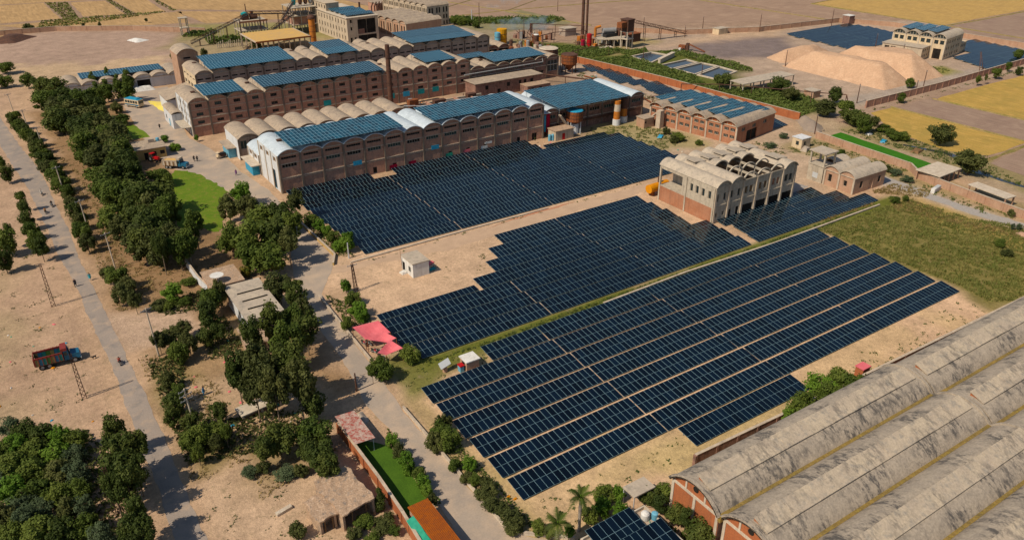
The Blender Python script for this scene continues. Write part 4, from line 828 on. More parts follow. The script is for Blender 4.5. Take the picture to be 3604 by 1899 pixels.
# ---------------------------------------------------------------- small buildings
def hut(name, label, x0, x1, y0, y1, h, wall, roof, over=.2, door=None, win=None, rz=0, cat='hut', slab=.18):
    t = thing(name, label, cat, (x0, y0, 0), rz); w_, d_ = x1 - x0, y1 - y0
    MB().box(0, w_, 0, d_, 0, h).build('wall', wall, t); MB().box(-over, w_ + over, -over, d_ + over, h, h + slab).build('roof', roof, t)
    for dd in (door or []): MB().box(*dd[:6]).build('door', dd[6], t)
    for dd in (win or []): MB().box(*dd[:6]).build('window', dd[6], t)
    return t
wh = hut('white_hut', 'small whitewashed hut alone in the sandy clearing', 60.8, 64.4, 128.0, 133.2, 3.0, 'white_wall', 'roof_grey', .12, [(-.05, -.005, 3.6, 4.6, .02, 2.0, 'opening')], [(-.05, -.005, 1.0, 1.9, 1.0, 2.0, 'glass_dark')])
MB().tube((0, 5, 0), (-.2, 5.1, 4.6), .04).build('antenna', 'rust', wh)
bg = hut('slotted_roof_house', 'white house under a big weathered slab roof with three slots', 26.9, 32.7, 123.4, 137.2, 3.8, 'whitewash', 'roof_grey', .45, None, [(-.05, -.005, 2, 3.2, 1.4, 2.6, 'glass_dark'), (-.05, -.005, 5.5, 6.7, 1.4, 2.6, 'glass_dark')], cat='house', slab=.25)
for y in (3.2, 6.4, 9.6): MB().box(.9, 5.4, y, y + .28, 4.051, 4.20).build('roof_slot', 'opening', bg)
fh = hut('brown_flat_house', 'flat brown-roofed house with a white dish behind the slotted roof', 24.9, 31.0, 140.4, 147.8, 2.9, 'brick_tan', 'mud', .2, cat='house')
ds = thing('satellite_dish', 'large white dish on the flat brown roof', 'dish', (26.6, 142.2, 3.08)); MB().tube((0, 0, 0), (0, 0, .8), .08).build('mast', 'grey_metal', ds)
MB().lathe([(.1, .8), (.7, .95), (1.25, 1.3), (1.3, 1.38)], 16).build('reflector', 'white_wall', ds)
rs = thing('rusty_lean_to', 'low lean-to with peeling red and white sheet roof by the lane', 'shed', (29.9, 84.6, 0))
MB().hexa([(-.3, -.2, 2.5), (2.7, -.2, 2.3), (2.7, 7.2, 2.3), (-.3, 7.2, 2.5), (-.3, -.2, 2.56), (2.7, -.2, 2.36), (2.7, 7.2, 2.36), (-.3, 7.2, 2.56)]).build('roof', 'red_peel', rs)
MB().box(0, .2, 1.5, 7, 0, 2.45).box(.2, 2.5, 6.8, 7, 0, 2.35).box(.2, 2.4, 3.0, 3.2, 0, 2.3).build('wall', 'brick_brown', rs)
for y in (0, 3.0): MB().box(2.4, 2.5, y, y + .1, 0, 2.32).build('post', 'light_metal', rs)
def mudhouse(label, x, y, w_, d_, h, rz):
    t = thing('mud_house', label, 'house', (x, y, 0), rz); mb = MB(); n_ = 7
    MB().box(.2, w_ - .2, d_ * .35, d_ - .2, 0, h - .02).box(.2, .5, .2, d_ * .35, 0, h - .02).box(w_ - .5, w_ - .2, .2, d_ * .35, 0, h - .02).build('wall', 'mud', t)
    top = {}
    for i in range(n_ + 1):
        for j in range(n_ + 1):
            a, c = w_ * i / n_, d_ * j / n_; e = noise.noise_vector(Vector((a + x, c + y, 1))); edge = .22 if i in (0, n_) or j in (0, n_) else 0
            top[i, j] = (a + e.x * edge * 2, c + e.y * edge * 2, h + .22 + e.z * .16)
    for i in range(n_):
        for j in range(n_): mb.face([top[i, j], top[i + 1, j], top[i + 1, j + 1], top[i, j + 1]])
    ring = [(i, 0) for i in range(n_)] + [(n_, j) for j in range(n_)] + [(i, n_) for i in range(n_, 0, -1)] + [(0, j) for j in range(n_, 0, -1)]
    for a, c in zip(ring, ring[1:] + ring[:1]):
        p, q = top[a], top[c]; mb.face([(p[0], p[1], h - .02), (q[0], q[1], h - .02), q, p])
    mb.face([(top[a][0], top[a][1], h - .02) for a in reversed(ring)]); mb.build('roof', 'mud', t, recalc=False)
    MB().box(w_ * .3, w_ * .3 + .1, .2, .3, 0, h - .03).box(w_ * .7, w_ * .7 + .1, .2, .3, 0, h - .03).build('post', 'wood', t)
    return t
mudhouse('mud-roofed house with a sagging litter-strewn roof by the garden wall', 22.6, 72.4, 4.9, 7.8, 2.7, R(6))
mudhouse('small mud-roofed byre stuck to the end of the larger mud house', 20.0, 73.4, 2.6, 4.4, 2.3, R(6))
mudhouse('half-hidden mud-roofed room beside the bushes with a red cloth', 24.2, 117.5, 4.0, 6.0, 2.6, R(-6))
rc = thing('rust_roofed_store', 'long store with bright rust-orange sheet roof beside the lane', 'shed', (30.4, 59.5, 0))
MB().box(0, 2.4, 0, 10, 0, 2.4).build('wall', 'brick_tan', rc)
mb = MB()
for i in range(26):
    x0_, x1_ = -.2 + 2.85 * i / 26, -.2 + 2.85 * (i + 1) / 26; zz = 2.46 + (.05 if i % 2 else 0); mb.box(x0_, x1_, -.1, 10.15, zz, zz + .05)
mb.build('roof', 'rust_roof', rc)
tp = thing('green_tarpaulin', 'green tarpaulin stretched between the garden wall and the rusty store', 'tarpaulin', (29.1, 60, 0)); mb = MB()
for j in range(8):
    z0_, z1_ = 1.9 + .25 * math.sin(j), 1.9 + .25 * math.sin(j + 1); mb.face([(.1, j, z0_), (1.2, j, z0_ + .35), (1.2, j + 1, z1_ + .35), (.1, j + 1, z1_)]); mb.face([(.1, j, z0_ - .03), (.1, j + 1, z1_ - .03), (1.2, j + 1, z1_ + .32), (1.2, j, z0_ + .32)])
mb.build('sheet', 'green_tarp', tp, recalc=False); MB().tube((.15, 0, 0), (.15, 0, 1.9), .05).tube((.15, 7.6, 0), (.15, 7.6, 2.0), .05).build('prop', 'wood', tp)
rb = thing('flat_roof_house', 'flat-roofed house carrying solar panels and a water tank behind palms', 'house', (44.4, 43.5, 0))
MB().box(0, 10, 0, 9.2, 0, 3.2).box(0, 10, 0, .2, 3.2, 3.7).box(0, 10, 9, 9.2, 3.2, 3.7).box(0, .2, .2, 9, 3.2, 3.7).box(9.8, 10, .2, 9, 3.2, 3.7).build('wall', 'trim_light', rb); MB().box(.2, 9.8, .2, 9, 3.2, 3.26).build('roof', 'paving', rb)
tk = thing('water_tank', 'white plastic water tank and pipes on the flat roof', 'tank', (53.2, 51.2, 3.26)); MB().lathe([(.5, 0), (.55, .1), (.55, .9), (.4, 1.1), (.15, 1.2)], 14).build('drum', 'white_wall', tk); MB().lathe([(.4, 0), (.42, .9), (.2, 1.0)], 12, c=(1.0, -.6)).build('second_drum', 'blue_paint', tk); MB().tube((.2, -.6, .1), (-1.5, -3.5, .1), .04).build('hose', 'green_tarp', tk)
table('rooftop solar table on the flat-roofed house nearest its parapet steps', 45.2, 49.0, 7, 2, z0=.5, tilt=R(9), zb=3.26, foot=0.0)
table('rooftop solar table in the middle of the flat-roofed house', 46.2, 45.6, 8, 2, z0=.5, tilt=R(9), zb=3.26, foot=0.0)
sc_ = thing('slab_canopy', 'pale concrete slab canopy on steel posts behind the palms', 'canopy', (55.0, 55.1, 0)); MB().box(0, 3.6, 0, 2.3, 2.5, 2.68).build('slab', 'roof_grey', sc_)
for x in (.1, 3.4):
    for y in (.1, 2.1): MB().box(x, x + .1, y, y + .1, 0, 2.5).build('post', 'light_metal', sc_)
hut('guard_hut', 'cream guard hut with square windows beside the scrap pile', 190.0, 193.8, 137.0, 140.4, 2.9, 'cream_plaster', 'whitewash', .15, None, [(.8, 1.7, -.05, -.005, 1.0, 2.1, 'glass_dark'), (-.05, -.005, 1, 2, 1.0, 2.1, 'glass_dark')])
hut('pump_room', 'little brick pump room with tin roof by the near array', 53.2, 55.6, 94.1, 96.3, 1.7, 'brick_tan', 'white_wall', .15, [(-.05, -.005, .6, 1.4, .02, 1.5, 'opening')])
hut('blue_kiosk', 'tiny red-roofed blue kiosk beside the brick pump room', 52.2, 52.9, 94.4, 95.3, 1.1, 'blue_paint', 'red_paint', .08)
ss = thing('tilted_slab', 'tilted white sheet propped on stones near the pump room', 'slab', (49.3, 95.6, 0)); MB().hexa([(0, 0, 1.0), (2.0, .3, 1.3), (2.0, 1.3, 1.9), (0, 1.0, 1.6), (0, 0, 1.06), (2.0, .3, 1.36), (2.0, 1.3, 1.96), (0, 1.0, 1.66)]).build('sheet', 'light_metal', ss); MB().lathe([(.45, 0), (.4, .6), (.3, 1.2), (.25, 1.35)], 8, c=(1.0, .6)).build('stone_base', 'brick_tan', ss)
hut('brick_kiosk', 'tiny brick kiosk with pink and grey roof at the shed wall', 105.0, 106.8, 57.0, 58.4, 2.0, 'brick_orange', 'pink_cloth', .1)
hut('brick_hut', 'brick hut with flat roof under the rusty pipeline', 237.4, 241.2, 170, 174, 2.4, 'brick_tan', 'roof_grey', .2)
hut('gate_hut', 'small hut beside the far brick wall with yellow grain around', 292.4, 298.4, 266.5, 270.5, 2.6, 'cream_plaster', 'roof_grey', .2)
hut('gate_house', 'dark gatehouse on the far brick wall behind the far array', 366, 370, 249, 253, 4.0, 'brick_dark', 'white_wall', .2)
hut('stair_store', 'flat-roofed plaster store with red door beside the rusty hopper', 135.4, 142.0, 181.8, 185.6, 2.9, 'concrete_cream', 'mud', .25, [(2.4, 3.4, -.05, -.005, .02, 2.0, 'red_paint')])
hut('brick_outhouse', 'square brick outhouse beside the works staircase', 165.6, 169.6, 176.8, 180.4, 2.9, 'brick_tan', 'roof_tan', .2, [(.2, .8, -.05, -.005, 1.6, 2.1, 'opening')])
hut('yellow_house', 'yellow flat-roofed house among the trees before the godown', 23.6, 28.4, 299.0, 305.5, 3.0, 'yellow_plaster', 'roof_grey', .4, None, [(1, 1.8, -.05, -.005, 1, 2, 'opening'), (-.05, -.005, 2, 3, 1, 2, 'opening')], cat='house')
hut('yellow_office', 'flat-roofed yellow office with junk on its roof by the yard', 28.6, 36.4, 231.4, 239.6, 2.9, 'yellow_plaster', 'roof_tan', .4, [(2, 3, -.05, -.005, .02, 2.0, 'opening')], [(4, 5.2, -.05, -.005, 1.0, 2.0, 'opening'), (6.2, 7.4, -.05, -.005, 1.0, 2.0, 'opening')], cat='house')
rj = thing('roof_junk', 'tank and clutter on the yellow office roof', 'clutter', (33, 236.5, 3.08)); MB().box(0, 1.6, 0, .9, 0, .9).build('crate', 'rubble', rj); MB().lathe([(.5, 0), (.5, .8), (.2, 1)], 10, c=(2.6, .6)).build('drum', 'blue_paint', rj)
hut('red_brick_flat_hall', 'long dark red flat-roofed brick building with a caved roof edge', 139.5, 167.4, 234.4, 241.4, 5.0, 'brick_dark', 'roof_tan', .4, [(9, 10.2, -.05, -.005, .02, 2.2, 'opening')], [(4, 5.2, -.05, -.005, 2.6, 4, 'opening'), (13, 14.2, -.05, -.005, 2.6, 4, 'opening'), (18, 19, -.05, -.005, 2.8, 4, 'opening'), (20.2, 21.2, -.05, -.005, 2.8, 4, 'opening'), (23, 24.2, -.05, -.005, 2.8, 4, 'opening'), (19, 20.2, -.05, -.005, .6, 1.6, 'opening'), (22, 23.2, -.05, -.005, .6, 1.6, 'opening')], cat='building')
hut('ruined_brick_room', 'broken brick room in front of the dark red flat building', 158, 168, 229.6, 234.2, 2.6, 'brick_dark', 'mud', .1, None, [(1.6, 2.8, -.05, -.005, 1, 2, 'opening'), (5, 6.2, -.05, -.005, 1, 2, 'opening')], cat='building')
def shelter(name, label, x, y, w_, d_, h, rz, roof, nx=3, post='trim_light'):
    t = thing(name, label, 'shelter', (x, y, 0), rz); MB().box(-.2, w_ + .2, -.2, d_ + .2, h, h + .22).build('roof', roof, t)
    for i in range(nx):
        for yy in (.15, d_ - .15): MB().box(-.15, .15, yy - .15, yy + .15, 0, h).build('column', post, t, (.15 + (w_ - .3) * i / (nx - 1), 0, 0))
    return t
shelter('slab_shelter', 'long grey slab-roofed open shed beside the settling ponds', 221.0, 187.2, 26.0, 6.2, 3.6, R(-2), 'roof_grey', 6)
shelter('cattle_shelter', 'flat pale-roofed open cattle shelter behind the tan brick wall', 195.6, 98.8, 10.0, 6.2, 2.5, R(2), 'trim_light', 5, 'brick_tan')
shelter('cattle_shelter', 'long narrow pale-roofed shelter outside the tan brick wall', 195.4, 82, 3.2, 10, 2.4, R(-8), 'trim_light', 2, 'brick_tan')
shelter('work_platform', 'low concrete platform slab under the tall tree by the road', 18.8, 101.4, 6.2, 2.2, .9, R(8), 'trim_light', 3)
# pink canopies over parked motorbikes
def canopy(label, p, poles):
    t = thing('pink_canopy', label, 'canopy', (p[0][0], p[0][1], 0)); o0 = Vector((p[0][0], p[0][1], 0)); n_ = 6; mb = MB(); g = {}
    a, c, d, e = [Vector(q) - o0 for q in p]
    for i in range(n_ + 1):
        for j in range(n_ + 1):
            u, v = i / n_, j / n_; q = a * (1 - u) * (1 - v) + c * u * (1 - v) + d * u * v + e * (1 - u) * v; q = q - Vector((0, 0, .55 * math.sin(math.pi * u) * math.sin(math.pi * v))); g[i, j] = q
    for i in range(n_):
        for j in range(n_):
            mb.face([g[i, j], g[i + 1, j], g[i + 1, j + 1], g[i, j + 1]]); dn = Vector((0, 0, -.02)); mb.face([g[i, j + 1] + dn, g[i + 1, j + 1] + dn, g[i + 1, j] + dn, g[i, j] + dn])
    mb.build('cloth', 'pink_cloth', t, recalc=False)
    for q in (a, c, d, e): MB().tube((q.x, q.y, 0), (q.x, q.y, q.z), .06, n=6).build('pole', 'rust', t)
canopy('largest pink cloth canopy at the uphill end of the motorbike shelter', [(41.6, 113.2, 2.7), (46.2, 112.6, 2.8), (46.6, 108.6, 2.3), (42.2, 109.2, 2.1)], 4)
canopy('narrow pink canopy in the middle of the motorbike shelter', [(42.2, 108.4, 2.5), (45.4, 108.9, 2.8), (46.4, 105.9, 2.7), (44.8, 106.1, 2.2)], 4)
canopy('torn pink canopy at the downhill end by the bushes', [(42.0, 103.9, 2.4), (45.2, 105.8, 2.8), (46.0, 102.6, 2.6), (43.0, 102.8, 2.2)], 4)

# ---------------------------------------------------------------- industrial complex behind the mills
def frame_block(name, label, x, y, w_, d_, levels, rz=0, m='concrete', nx=4, ny=3, infill=(), slabm=None, cat='structure'):
    t = thing(name, label, cat, (x, y, 0), rz); zp = 0
    for li, z in enumerate(levels):
        MB().box(-.3, w_ + .3, -.3, d_ + .3, z - .3, z).build('floor_slab', slabm or m, t); cm = MB().box(-.2, .2, -.2, .2, zp, z - .3).mesh('column', m)
        for i in range(nx):
            for j in range(ny): ob('column', cm, t, (.1 + (w_ - .2) * i / (nx - 1), .1 + (d_ - .2) * j / (ny - 1), 0))
        if li in infill: MB().box(.4, w_ - .4, 1.2, d_ - .2, zp, z - .31).build('infill_wall', 'brick_brown', t)
        zp = z
    return t
# RC mill
ma = thing('concrete_mill', 'cream concrete mill with a gutted open corner and solar roof', 'factory', (139.4, 345, 0), R(3))
def walls(t, w_, d_, h, front, left, m, right=()):
    pf = lambda u, z, d: (u, d, z); pl = lambda u, z, d: (d, d_ - u, z); pr = lambda u, z, d: (w_ - d, u, z)
    for nm, L, hl, pp, rot in (('front_wall', w_, front, pf, 0), ('side_wall', d_, left, pl, R(-90)), ('side_wall', d_, right, pr, R(90))):
        mb = MB(); wall_rect(mb, 0, L, 0, h, list(hl), pp); mb.build(nm, m, t, recalc=False); add_windows(t, hl, rot, pp)
    mb = MB(); mb.face([(0, d_, 0), (0, d_, h), (w_, d_, h), (w_, d_, 0)]); mb.build('back_wall', m, t, recalc=False)
walls(ma, 15.5, 38, 10.6, [(1.6, 2.5, 8.6, 10, 'opening', 1), (1.6, 2.5, 5.3, 6.8, 'opening', 1), (1.2, 2.2, .1, 2.2, 'opening', 1), (3.2, 4.2, .4, 2.2, 'opening', 1), (5.2, 14.2, 3.4, 9.8, 'opening', 2, 'concrete_cream'), (5.2, 14.4, .1, 2.8, 'opening', 2)],
      [(u, u + .8, z, z + 1.9, 'opening', 1) for u in range(2, 37, 3) for z in (1, 4.2, 7.6)], 'concrete_cream')
MB().box(-.4, 15.9, -.4, 38.4, 10.6, 10.95).build('roof_slab', 'trim_light', ma); MB().box(0.5, 7, 22, 38, 10.95, 14.2).box(.2, 7.3, 21.8, 38.2, 14.2, 14.45).build('penthouse', 'concrete_cream', ma)
for u in range(23, 38, 3): MB().box(.42, .495, u, u + .8, 12, 13.4).build('window', 'opening', ma)
for k in range(4): roof_array(f'rooftop solar strip on the cream concrete mill, {ORD[k]} from the gutted corner', 140.2 - k * .25, 347 + k * 5.2, 14 - k % 2, 2, 11.7, True, 10.96, R(7), R(3))
MB().box(5.4, 8.4, -.02, .2, 3.45, 5.6).build('brick_patch', 'brick_dark', ma)
# cream factory with arched window bays
cf = vaulted('cream_factory', 'cream many-windowed factory with arched bays at the top of the site', 'factory', (181.2, 396.5, 0), R(-81.5), 8, 4.85, 13, 9.7, 1.2, 'concrete_cream', 'concrete_cream', 'roof_tan',
    lambda k: [(u, u + .85, z, z + 2.0, 'opening', 1, 'concrete_cream') for u in (.7, 2.0, 3.3) for z in (.6, 3.6, 6.8)], right=[(u, u + .9, z, z + h, 'opening', 1) for u in (.8, 2.4, 5.2, 6.8, 9.4, 11.2) for z, h in ((.4, 1.8), (3.2, 2), (6.2, 2.6))], pil='concrete_cream', trim='trim_light')
lf = vaulted('pinkish_vaulted_hall', 'pinkish vaulted hall between the concrete mill and cream factory', 'factory', (160.6, 372.0, 0), R(-81.5), 6, 5.6, 20, 6.6, 1.3, 'brick_tan', 'brick_tan', 'roof_tan', lambda k: [(u, u + 1.0, 1.5, 5.4, 'opening', 1, 'brick_tan') for u in (1.2, 3.3)], pil='concrete_cream')
hut('purple_block', 'purplish flat-roofed block behind the concrete mill', 179.5, 186, 402, 412, 6, 'brick_brown', 'roof_tan', .3, cat='building')
ductm = thing('roof_ducts', 'curved rusty ducts on the purplish block', 'pipes', (176, 400, 0))
for k in range(4): MB().tube((k * 1.8, 0, 0), (k * 1.8, 0, 5.2), .35).tube((k * 1.8, 0, 5.2), (k * 1.8 + 1.4, .5, 7.2), .35).build('duct', 'rust_dark', ductm)
f1_ = frame_block('frame_tower', 'tall open concrete frame tower crowned by dark hoppers', 126, 377, 11.5, 14, (4.3, 8.2, 12.0), 0, 'concrete', 4, 3, infill=(1,))
for x, m_, h in ((1.5, 'teal_sheet', 3.0), (4.6, 'rust_dark', 4.5), (7.2, 'rust_dark', 5.4), (9.6, 'grey_metal', 3.4)):
    hp = thing('hopper', ['teal', 'dark', 'tall dark', 'grey'][[1.5, 4.6, 7.2, 9.6].index(x)] + ' hopper standing on the open frame tower', 'hopper', (127 + x, 381, 12.0)); MB().lathe([(.35, .6), (1.0, 1.6), (1.05, h), (.5, h + .4)], 8).build('bin', m_, hp); MB().tube((-.7, 0, 0), (-.7, 0, 1.8), .08).tube((.7, 0, 0), (.7, 0, 1.8), .08).build('leg_frame', 'rust_dark', hp)
f2_ = frame_block('machinery_building', 'open concrete machinery frame with dark mill gear and red rail', 102.5, 382, 12.5, 10, (3.2, 7.2), 0, 'concrete', 4, 3)
MB().box(-.3, 12.8, -.42, -.31, 6.8, 7.6).build('parapet', 'brick_red', f2_)
mc = thing('mill_machinery', 'dark gear and motors heaped on the machinery frame', 'machine', (105, 386, 7.2)); MB().box(0, 3.2, 0, 3, 0, 2.2).tube((4, 1.5, 1.2), (7.4, 1.5, 1.2), 1.1).build('gearbox', 'rust_dark', mc); MB().lathe([(1.6, 2.2), (1.7, 3.0), (.3, 3.6)], 10, c=(1.6, 1.5)).build('cone', 'teal_sheet', mc); MB().tube((2.6, 1.5, 2.2), (2.5, 1.5, 7.0), .22).build('flue', 'rust_dark', mc); MB().box(5, 6.2, 3, 4.4, 0, 3.0).build('cabinet', 'rust', mc)
pf_ = frame_block('drying_platform', 'broad raised slab spread with golden grain on thin columns', 96.4, 339, 23.5, 22, (6.3,), 0, 'trim', 6, 4, cat='platform')
MB().box(.4, 23, .5, 21.6, 6.3, 6.42).build('grain_layer', 'grain_yellow', pf_); MB().box(-.35, 23.9, -.42, -.31, 5.9, 6.5).build('edge_beam', 'rust', pf_)
si = thing('orange_silo', 'slim rust-orange cylindrical silo beside the concrete mill', 'silo', (126.6, 354.5, 0)); MB().lathe([(1.4, 0), (1.4, 11.0)], 18).build('shell', 'rust_orange', si); MB().lathe([(1.75, 10.6), (1.8, 11.4), (1.2, 12.2)], 18).build('head', 'rust_dark', si)
for z in (2.5, 5, 7.5): MB().lathe([(1.4, z), (1.47, z + .05), (1.47, z + .2), (1.4, z + .25)], 18).build('hoop', 'rust', si)
def conveyor(label, p, q, m='rust_dark', legs=3, wd=1.2, ht=1.3):
    t = thing('conveyor', label, 'conveyor', (p[0], p[1], 0)); a, c = Vector((0, 0, p[2])), Vector(q) - Vector((p[0], p[1], 0)); d = (c - a); L = d.length; d.normalize(); s = Vector((-d.y, d.x, 0)).normalized() * wd / 2; up = Vector((0, 0, ht)); mb = MB()
    for sg in (-1, 1):
        for u_ in (Vector(), up): mb.bar(a + s * sg + u_, c + s * sg + u_, .14, .14)
        k = max(3, int(L / 2.0))
        for i in range(k):
            f, g = a + d * L * i / k, a + d * L * (i + 1) / k; mb.bar(f + s * sg, (g if i % 2 else f) + s * sg + up if i % 2 == 0 else f + s * sg + up, .09, .09); mb.bar(f + s * sg + (up if i % 2 else Vector()), g + s * sg + (Vector() if i % 2 else up), .09, .09)
    mb.build('truss', m, t); MB().bar(a + Vector((0, 0, .25)), c + Vector((0, 0, .25)), wd * .8, .12).build('belt', 'black', t)
    for i in range(legs):
        f = a + d * L * (i + .6) / (legs + .3)
        if f.z > 1.2: MB().bar((f.x + s.x, f.y + s.y, 0), (f.x + s.x, f.y + s.y, f.z), .2, .2).bar((f.x - s.x, f.y - s.y, 0), (f.x - s.x, f.y - s.y, f.z), .2, .2).bar((f.x - s.x, f.y - s.y, f.z * .5), (f.x + s.x, f.y + s.y, f.z * .5), .14, .14).build('trestle', m, t)
    return t
conveyor('long inclined truss conveyor rising from the bare yard', (78.5, 376, 1.2), (105.5, 377, 10.8), legs=4); conveyor('level truss conveyor joining machinery frame to frame tower', (105.8, 379, 10.9), (126, 380, 9.2), legs=2)
conveyor('inclined conveyor crossing in front of the machinery frame', (95, 352, .6), (126.4, 375.5, 9.6), legs=2); conveyor('steep conveyor climbing to the frame tower hoppers', (120, 375, 7.4), (127, 376.5, 14.8), legs=1)
py = frame_block('water_tower_stump', 'slim four-legged concrete stand alone beside the far wall', 80.6, 401, 3.2, 3.2, (4.0, 8.4), 0, 'concrete', 2, 2, cat='tower')
def stack(label, x, y, h, r0, r1, m, cat='chimney', base=None):
    t = thing('chimney', label, cat, (x, y, 0)); MB().lathe([(r0, 0), (r1, h), (r1 * .8, h), (r1 * .75, h - .4)], 16).build('shaft', m, t); MB().lathe([(r0 * 1.5, 0), (r0 * 1.5, .8), (r0, 1.0)], 12).build('footing', base or 'brick_dark', t)
    for z in np.arange(h * .2, h, h * .2): MB().lathe([(r0, z), (r0 * 1.05, z), (r0 * 1.05, z + .12), (r0, z + .12)], 16).build('flange', m, t)
stack('tall dark brown steel chimney between the two brick warehouses', 110.2, 240.6, 20.8, .85, .72, 'rust_dark'); stack('tall far steel stack, the thicker of a pair by the boiler plant', 236.6, 299, 25, .75, .65, 'rust_dark'); stack('slim far steel stack joined to the thicker one', 238.4, 298.2, 23, .55, .5, 'rust_dark')
stack('short smoking flue behind the grey mill', 209.4, 354, 7, .22, .2, 'light_metal'); stack('thin pipe flue near the smoking one', 213.3, 353.3, 10, .16, .14, 'rust_dark'); stack('stubby dark chimney on the pipe bridge', 218.9, 315.8, 5.2, .55, .5, 'rust_dark'); stack('small dark stack behind the concrete mill roof', 163, 385, 10.5, .5, .5, 'rust_dark')
def tank(label, x, y, r, z0, z1, m, legs=0, top=None, cone=0.0, name='tank'):
    t = thing(name, label, 'tank', (x, y, 0)); prof = ([(.3, z0 - cone)] if cone else []) + [(r, z0), (r, z1), (r * .96, z1 + .05), (r * .2, z1 + (.35 if not top else .05))]; MB().lathe(prof, 18).build('shell', m, t)
    for zz in (z0 + (z1 - z0) * .33, z0 + (z1 - z0) * .66): MB().lathe([(r, zz), (r + .06, zz), (r + .06, zz + .15), (r, zz + .15)], 18).build('hoop', 'rust_dark', t)
    if top: MB().lathe([(r * 1.03, z1 + .1), (r * .9, z1 + .32), (.1, z1 + .36)], 16).build('cover', top, t)
    for k in range(legs):
        a = 2 * math.pi * k / legs + .4; MB().box(-.14, .14, -.14, .14, 0, z0 + .05).build('leg', 'light_metal' if legs < 6 else 'rust_dark', t, (r * .85 * math.cos(a), r * .85 * math.sin(a), 0))
    return t
t = tank('rusty hopper on a white pedestal beside the silvery warehouse', 145.0, 185.4, 2.5, 3.9, 6.9, 'rust', 4, 'sky_sheet', 1.2); MB().lathe([(1.4, 0), (1.3, 3.0)], 14).build('pedestal', 'whitewash', t)
for nm, x, y, lb in ((0, 161.0, 184.6, 'tall rust-streaked white and orange cylinder before the dark hall'), (1, 164.9, 185.8, 'dark and orange twin cylinder just behind the streaked one')):
    t = thing('process_column', lb, 'tank', (x, y, 0)); ms = (['whitewash', 'rust_orange', 'trim_light', 'rust_orange'] if nm == 0 else ['whitewash', 'rust_orange', 'rust_dark', 'rust_dark'])
    for i, (z0, z1) in enumerate(((0, 1.9), (1.9, 4.4), (4.4, 6.6), (6.6, 7.7))): MB().lathe([(1.25 if i == 0 else 1.05, z0 + .002), (1.25 if i == 0 else 1.05, z1)], 16).build('shell_ring', ms[i], t)
tank('big rusty tank on a pale blue cone at the end of the mill', 189.6, 247.2, 3.1, 3.6, 6.9, 'rust', 6, 'rust_dark', 2.8); tank('dark round vat with a white rim beside the mill end', 184.6, 254.0, 3.7, .4, 8.6, 'rust_dark', 0, 'trim_light'); tank('yellow cylindrical tank behind the grey mill', 196.4, 306, 2.3, .2, 6.6, 'yellow_paint'); tank('pale blue cylinder beside the yellow tank', 192.8, 304, 1.3, .2, 5.6, 'blue_paint'); tank('brown cylindrical vat at the end of the grey mill', 184.5, 282, 2.0, .2, 4.2, 'rust')
tank('white-domed dark vessel among the pipes', 204.2, 290.4, 1.2, 1.0, 5.6, 'rust_dark', 4, 'white_wall')
tank('crimson vertical cylinder by the stacks', 223.6, 277.6, 1.1, .1, 6.0, 'red_paint'); tank('green and crimson drum beside the taller crimson cylinder', 220.9, 278.6, .9, .1, 3.6, 'dark_red_cloth')
vb = vaulted('twin_vault_store', 'two-vault open store at the far end of the grey mill', 'store', (170.5, 277, 0), 0, 2, 5.4, 16, 5.6, 1.5, 'brick_dark', None, 'roof_tan', lambda k: [(.5, 4.9, .3, 5.4, 'opening', 2, 'rust')], pil=None)
# pipe racks
def pipe_run(label, pts, r=.16, m='rust_dark', posts=True, n_=6):
    t = thing('pipeline', label, 'pipes', (pts[0][0], pts[0][1], 0)); o0 = Vector((pts[0][0], pts[0][1], 0)); mb = MB()
    for a, c in zip(pts[:-1], pts[1:]): mb.tube(Vector(a) - o0, Vector(c) - o0, r, n=n_)
    mb.build('pipe', m, t)
    if posts:
        for q in pts: MB().box(-.09, .09, -.09, .09, 0, max(q[2] - .02, .05)).build('support', m, t, (q[0] - o0.x, q[1] - o0.y, 0))
pipe_run('rusty overhead pipeline crossing the reeds behind the orange wall', [(204.6, 201, 3.2), (215, 192.6, 3.4), (221.8, 184, 3.4), (233.6, 168, 3.4), (241, 159.6, 3.2), (241.2, 158.4, 0.2)])
pipe_run('long overhead pipe from the twin stacks to the vats', [(236, 297, 5.2), (226, 306, 5.4), (218.6, 314, 5.4), (206, 300, 4.6)]); pipe_run('second overhead pipe beside the yellow tank', [(233, 292, 4.2), (218, 296, 4.4), (204, 292, 4.2)]); pipe_run('thin pipe bridge over the orange wall', [(189, 252, 5.2), (203, 259, 5), (222, 262, 4.6)])
pipe_run('long rusty conveyor pipe slanting beside the dark red flat building', [(169, 244, 3.2), (178, 234, 2.6), (186, 224, 2.0), (190, 216, 1.2)], .28); pipe_run('rusty ground pipe along the small solar tables', [(190, 238, .5), (192, 220, .5), (189, 206, .5), (186, 196, .6)], .22, 'rust')
pipe_run('pipe bundle reaching from the dark hall to the brick works', [(175, 189, 4.6), (181, 190, 4.8), (186, 187, 5.2)], .15, 'rust_dark')
